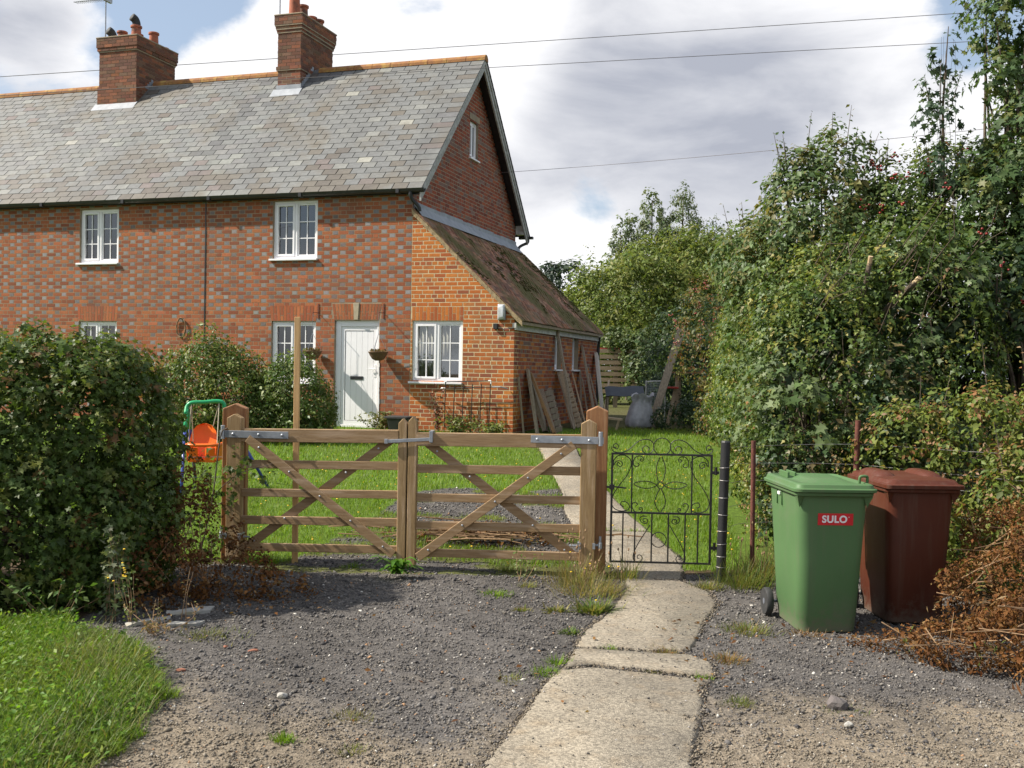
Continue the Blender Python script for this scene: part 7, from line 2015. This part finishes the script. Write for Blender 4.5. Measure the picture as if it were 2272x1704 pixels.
tuft(0.64, 6.475, 0.05, 0.045, 180, 'green tuft in the upper joint of the path', None, 1.5)
tuft(0.98, 6.41, 0.10, 0.05, 200, 'brownish dry grass along the upper joint of the path', [(0.25, 0.15, 0.06), (0.2, 0.16, 0.06), (0.13, 0.14, 0.04)], 1.5)
tuft(1.12, 5.90, 0.06, 0.035, 120, 'moss-green tuft in the lower joint of the path', None, 1.7)
tuft(0.84, 5.99, 0.05, 0.03, 80, 'tiny moss patch in the middle of the lower joint', [(0.10, 0.12, 0.03), (0.16, 0.14, 0.05)], 1.8)
tuft(1.35, 6.3, 0.14, 0.06, 240, 'dry orange-brown weed patch at the right edge of the path', [(0.27, 0.14, 0.05), (0.22, 0.16, 0.07), (0.16, 0.14, 0.05)], 1.6)
tuft(1.22, 5.42, 0.09, 0.05, 200, 'green moss clump at the right path edge, lowest of the row', [(0.10, 0.13, 0.03), (0.14, 0.15, 0.04)], 1.5)
tuft(1.62, 6.95, 0.17, 0.09, 340, 'yellow-green grass strip between path and green bin', [(0.17, 0.18, 0.05), (0.12, 0.17, 0.03), (0.26, 0.2, 0.08)], 1.5)
tuft(1.95, 8.55, 0.24, 0.30, 520, 'rank green grass between black post and rusty post', [(0.09, 0.14, 0.025), (0.14, 0.17, 0.04), (0.2, 0.18, 0.06)], 1.0, 0, heads=8)
tuft(2.25, 8.9, 0.26, 0.34, 520, 'tall weedy grass behind the green bin', [(0.08, 0.13, 0.025), (0.13, 0.16, 0.035), (0.24, 0.19, 0.07)], 1.0, 0, heads=8)
tuft(1.62, 8.45, 0.12, 0.10, 240, 'short grass at the foot of the black post', DRY[:3], 1.5)
tuft(2.00, 6.93, 0.14, 0.05, 220, 'dry brown grass litter against the base of the green bin', [(0.30, 0.17, 0.06), (0.25, 0.18, 0.09), (0.2, 0.12, 0.05)], 2.2)
tuft(-1.35, 9.05, 0.10, 0.05, 200, 'low green patch just under the left gate leaf', None, 1.4)
tuft(-2.15, 9.15, 0.16, 0.10, 300, 'grass clump under the hinge end of the left gate leaf', None, 1.3)
tuft(0.0, 9.05, 0.16, 0.09, 300, 'weedy green patch under the middle of the right gate leaf', [(0.1, 0.15, 0.03), (0.16, 0.17, 0.05)], 1.4, 2)
tuft(-1.95, 6.62, 0.22, 0.05, 420, 'mossy olive grass patch beside the broken slabs', [(0.13, 0.14, 0.04), (0.18, 0.17, 0.05), (0.09, 0.12, 0.03)], 1.8)
tuft(1.75, 5.35, 0.16, 0.03, 160, 'faint green weeds on the gravel around the grey stone', [(0.09, 0.13, 0.03), (0.13, 0.14, 0.04)], 2.0)

# broad-leaved dock at the meeting stiles
dk_ = thing('dock_plant', 'broad-leaved green dock growing at the meeting stiles of the wooden gate', 'weed', (-0.93, 8.62, 0.03))
for k in range(30):
    a = rng.uniform(-0.3, 3.5) + math.pi * 0.98; ln = rng.uniform(0.10, 0.24); w_ = ln * 0.11; up = rng.uniform(0.6, 2.2)
    vs = []; A_ = Vector((math.cos(a), math.sin(a), 0)); S_ = Vector((-math.sin(a), math.cos(a), 0)); b0 = Vector((-0.93 + rng.normal(0, 0.03), 8.64, 0.02))
    for i in range(6):
        f = i / 5; c = b0 + A_ * (ln * f) + Vector((0, 0, ln * up * (f - 0.75 * f * f))); ww = w_ * math.sin(math.pi * min(1, f * 0.9 + 0.08)) + 0.003
        vs += [c - S_ * ww + Vector((0, 0, 0.25 * ww)), c, c + S_ * ww + Vector((0, 0, 0.25 * ww))]
    t = MB(); t.add(vs, [q_ for i in range(5) for q_ in ((3 * i, 3 * i + 1, 3 * i + 4, 3 * i + 3), (3 * i + 1, 3 * i + 2, 3 * i + 5, 3 * i + 4))], jit((0.085, 0.19, 0.022), 0.2)); t.build('leaf', M['leaf'], dk_, smooth=True)


def weed(x, y, h, lab, pal, nl, size, spread=0.08, stems=3, name='weed', tpl=T_OVATE, flowers=0, mat='leaf', col='twig'):
    g = thing(name, lab, 'weed', (x, y, ghz(x, y))); P, N_, segs = [], [], []
    q = random.Random(int(x * 1000 + y * 77))
    for s in range(stems):
        b = Vector((x + q.gauss(0, spread * .3), y + q.gauss(0, spread * .3), ghz(x, y) - 0.01)); tp = b + Vector((q.gauss(0, spread), q.gauss(0, spread), h * q.uniform(0.65, 1.1)))
        m = b.lerp(tp, .5) + Vector((q.gauss(0, spread * .3), q.gauss(0, spread * .3), 0)); c = spline([b, m, tp], 4); segs.append((c, [0.0035 - 0.0022 * i / (len(c) - 1) for i in range(len(c))]))
        for k in range(nl): p = c[min(len(c) - 1, int(q.uniform(0.15, 1) * len(c)))]; P.append(tuple(p + Vector((q.gauss(0, .02), q.gauss(0, .02), q.gauss(0, .01))))); N_.append((q.gauss(0, .6), q.gauss(0, .6) - .2, .8))
        if flowers:
            for k in range(flowers): t = MB(); p = c[-1] + Vector((q.gauss(0, .03), q.gauss(0, .02), q.gauss(0, .03))); t.lathe([(0.003, -0.003), (0.009, 0), (0.007, 0.004), (0.002, 0.005)], tuple(p), 8); t.build('flower', M['flower'], g)
    P, N_ = np.array(P), np.array(N_)
    foliage(g, 'leaves', mat, [leaf_arrays(tpl, P, N_, size * rng.uniform(.6, 1.2, len(P)), tint(len(P), pal), 0.1)])
    twigs(g, col, segs, 'stems'); return g


PALE = [(0.16, 0.19, 0.10), (0.12, 0.16, 0.07), (0.20, 0.22, 0.14)]
weed(-2.68, 6.95, 0.62, 'pale grey-green mugwort standing before the dark hedge', PALE, 34, 0.05, 0.07, 6, tpl=T_MAPLE)
weed(-2.52, 6.90, 0.42, 'slender weed with yellow flowers at the verge corner', [(0.09, 0.14, 0.03), (0.14, 0.17, 0.05)], 20, 0.032, 0.06, 5, flowers=2)
weed(-2.20, 7.02, 0.46, 'bare dry thistle stalk with woolly heads by the broken slabs', [(0.30, 0.25, 0.17), (0.22, 0.17, 0.10)], 9, 0.022, 0.05, 2, mat='dead_leaf')
weed(-3.05, 6.98, 0.30, 'bright green nettle patch at the hedge foot', [(0.06, 0.12, 0.02), (0.09, 0.15, 0.03)], 22, 0.05, 0.16, 9)
weed(0.12, 8.55, 0.24, 'thin leafy weed in front of the right gate leaf', [(0.11, 0.16, 0.04), (0.15, 0.18, 0.06)], 14, 0.034, 0.07, 4)
weed(-2.25, 6.72, 0.16, 'brown withered weeds at the corner of verge and drive', [(0.2, 0.13, 0.06), (0.26, 0.18, 0.09), (0.14, 0.13, 0.05)], 16, 0.03, 0.16, 10, mat='dead_leaf')
W0_ = hw(0.62, -0.2, 0.6)
weed(W0_.x, W0_.y, 0.95, 'red-leaved climber between black tub and metal hurdle', [(0.13, 0.035, 0.03), (0.09, 0.05, 0.03), (0.17, 0.06, 0.045), (0.07, 0.09, 0.03)], 46, 0.055, 0.13, 9, name='climber')
for s, v, h, lab, pal in ((1.05, -0.25, 0.34, 'green leafy plants inside the foot of the metal hurdle', [(0.12, 0.16, 0.03), (0.18, 0.20, 0.05), (0.08, 0.12, 0.03)]), (1.72, -0.25, 0.24, 'yellow-green leafy plants at the orange corner of the lean-to', [(0.14, 0.17, 0.035), (0.2, 0.21, 0.06), (0.09, 0.13, 0.03)]), (-0.48, -0.22, 0.34, 'straggly weed in the wall corner beside the white door', [(0.12, 0.14, 0.04), (0.17, 0.17, 0.06)])):
    q = hw(s, v, 0.6); weed(q.x, q.y, h, lab, pal, 30, 0.075, 0.16, 12, name='leafy_plant')
q = hw(1.45, -0.12, 0.6); weed(q.x, q.y, 0.85, 'thin flowering climber on the right upright of the metal hurdle', [(0.15, 0.18, 0.05), (0.12, 0.14, 0.04), (0.25, 0.2, 0.12)], 16, 0.05, 0.05, 3, name='climber')
q = hw(-2.02, -0.50, 0.6); tuft(q.x, q.y, 0.42, 0.30, 620, 'grey-green lavender and long grass left of the white door', [(0.13, 0.15, 0.07), (0.17, 0.17, 0.09), (0.10, 0.13, 0.05), (0.22, 0.20, 0.10)], 0.9, 0, 'lavender', 0.006, 'lavender')

# twig heap behind the right gate leaf
th = thing('twig_heap', 'heap of cut twigs and dry stalks lying behind the right gate leaf', 'brushwood', (-0.25, 10.1, 0.1))
q = random.Random(9); t = MB()
for k in range(120):
    c = Vector((-0.25 + q.gauss(0, 0.42), 10.1 + q.gauss(0, 0.14), 0.115 + abs(q.gauss(0, 0.045)))); a = q.gauss(0, 0.30); d = Vector((math.cos(a), math.sin(a), q.gauss(0, .06))) * q.uniform(0.1, 0.42)
    t.tube([c - d, c + Vector((0, 0, q.uniform(0, .02))), c + d], q.uniform(0.003, 0.009), 5)
o = t.build('twigs', M['twig'], th); o['kind'] = 'stuff'
tb = [(-0.25, 10.1, 0.12, 0.75, 0.22, 0.10)]
foliage(th, 'dry_leaves', 'dead_leaf', [tufts(T_OVATE, tb, 190, 6, 0.06, 0.035, G_DEAD + [(0.12, 0.14, 0.04)], lump=0.3, cull=False, spread=1.6)])

# dead leaves strewn about
N = 420
px = np.concatenate([rng.normal(-2.0, 0.35, 160), rng.normal(2.45, 0.35, 160), rng.uniform(1.0, 1.5, 60), rng.uniform(-1.5, 0.6, 40)]); py = np.concatenate([rng.normal(7.55, 0.22, 160), rng.normal(6.75, 0.30, 160), rng.uniform(5.6, 7.2, 60), rng.uniform(5, 8.5, 40)])
zz = H(py) + 0.022 + rng.uniform(0, 0.01, N)
V, F, C_ = leaf_arrays(T_OVATE, np.stack([px, py, zz], 1), np.array([0, 0, 1.0]) + rng.normal(0, 0.4, (N, 3)), rng.uniform(0.02, 0.05, N), tint(N, G_DEAD), 0)
o = np_obj('fallen_leaves', V, F, M['dead_leaf'], None, C_); tag(o, 'dry brown leaves strewn over gravel and path', 'leaves', kind='stuff')
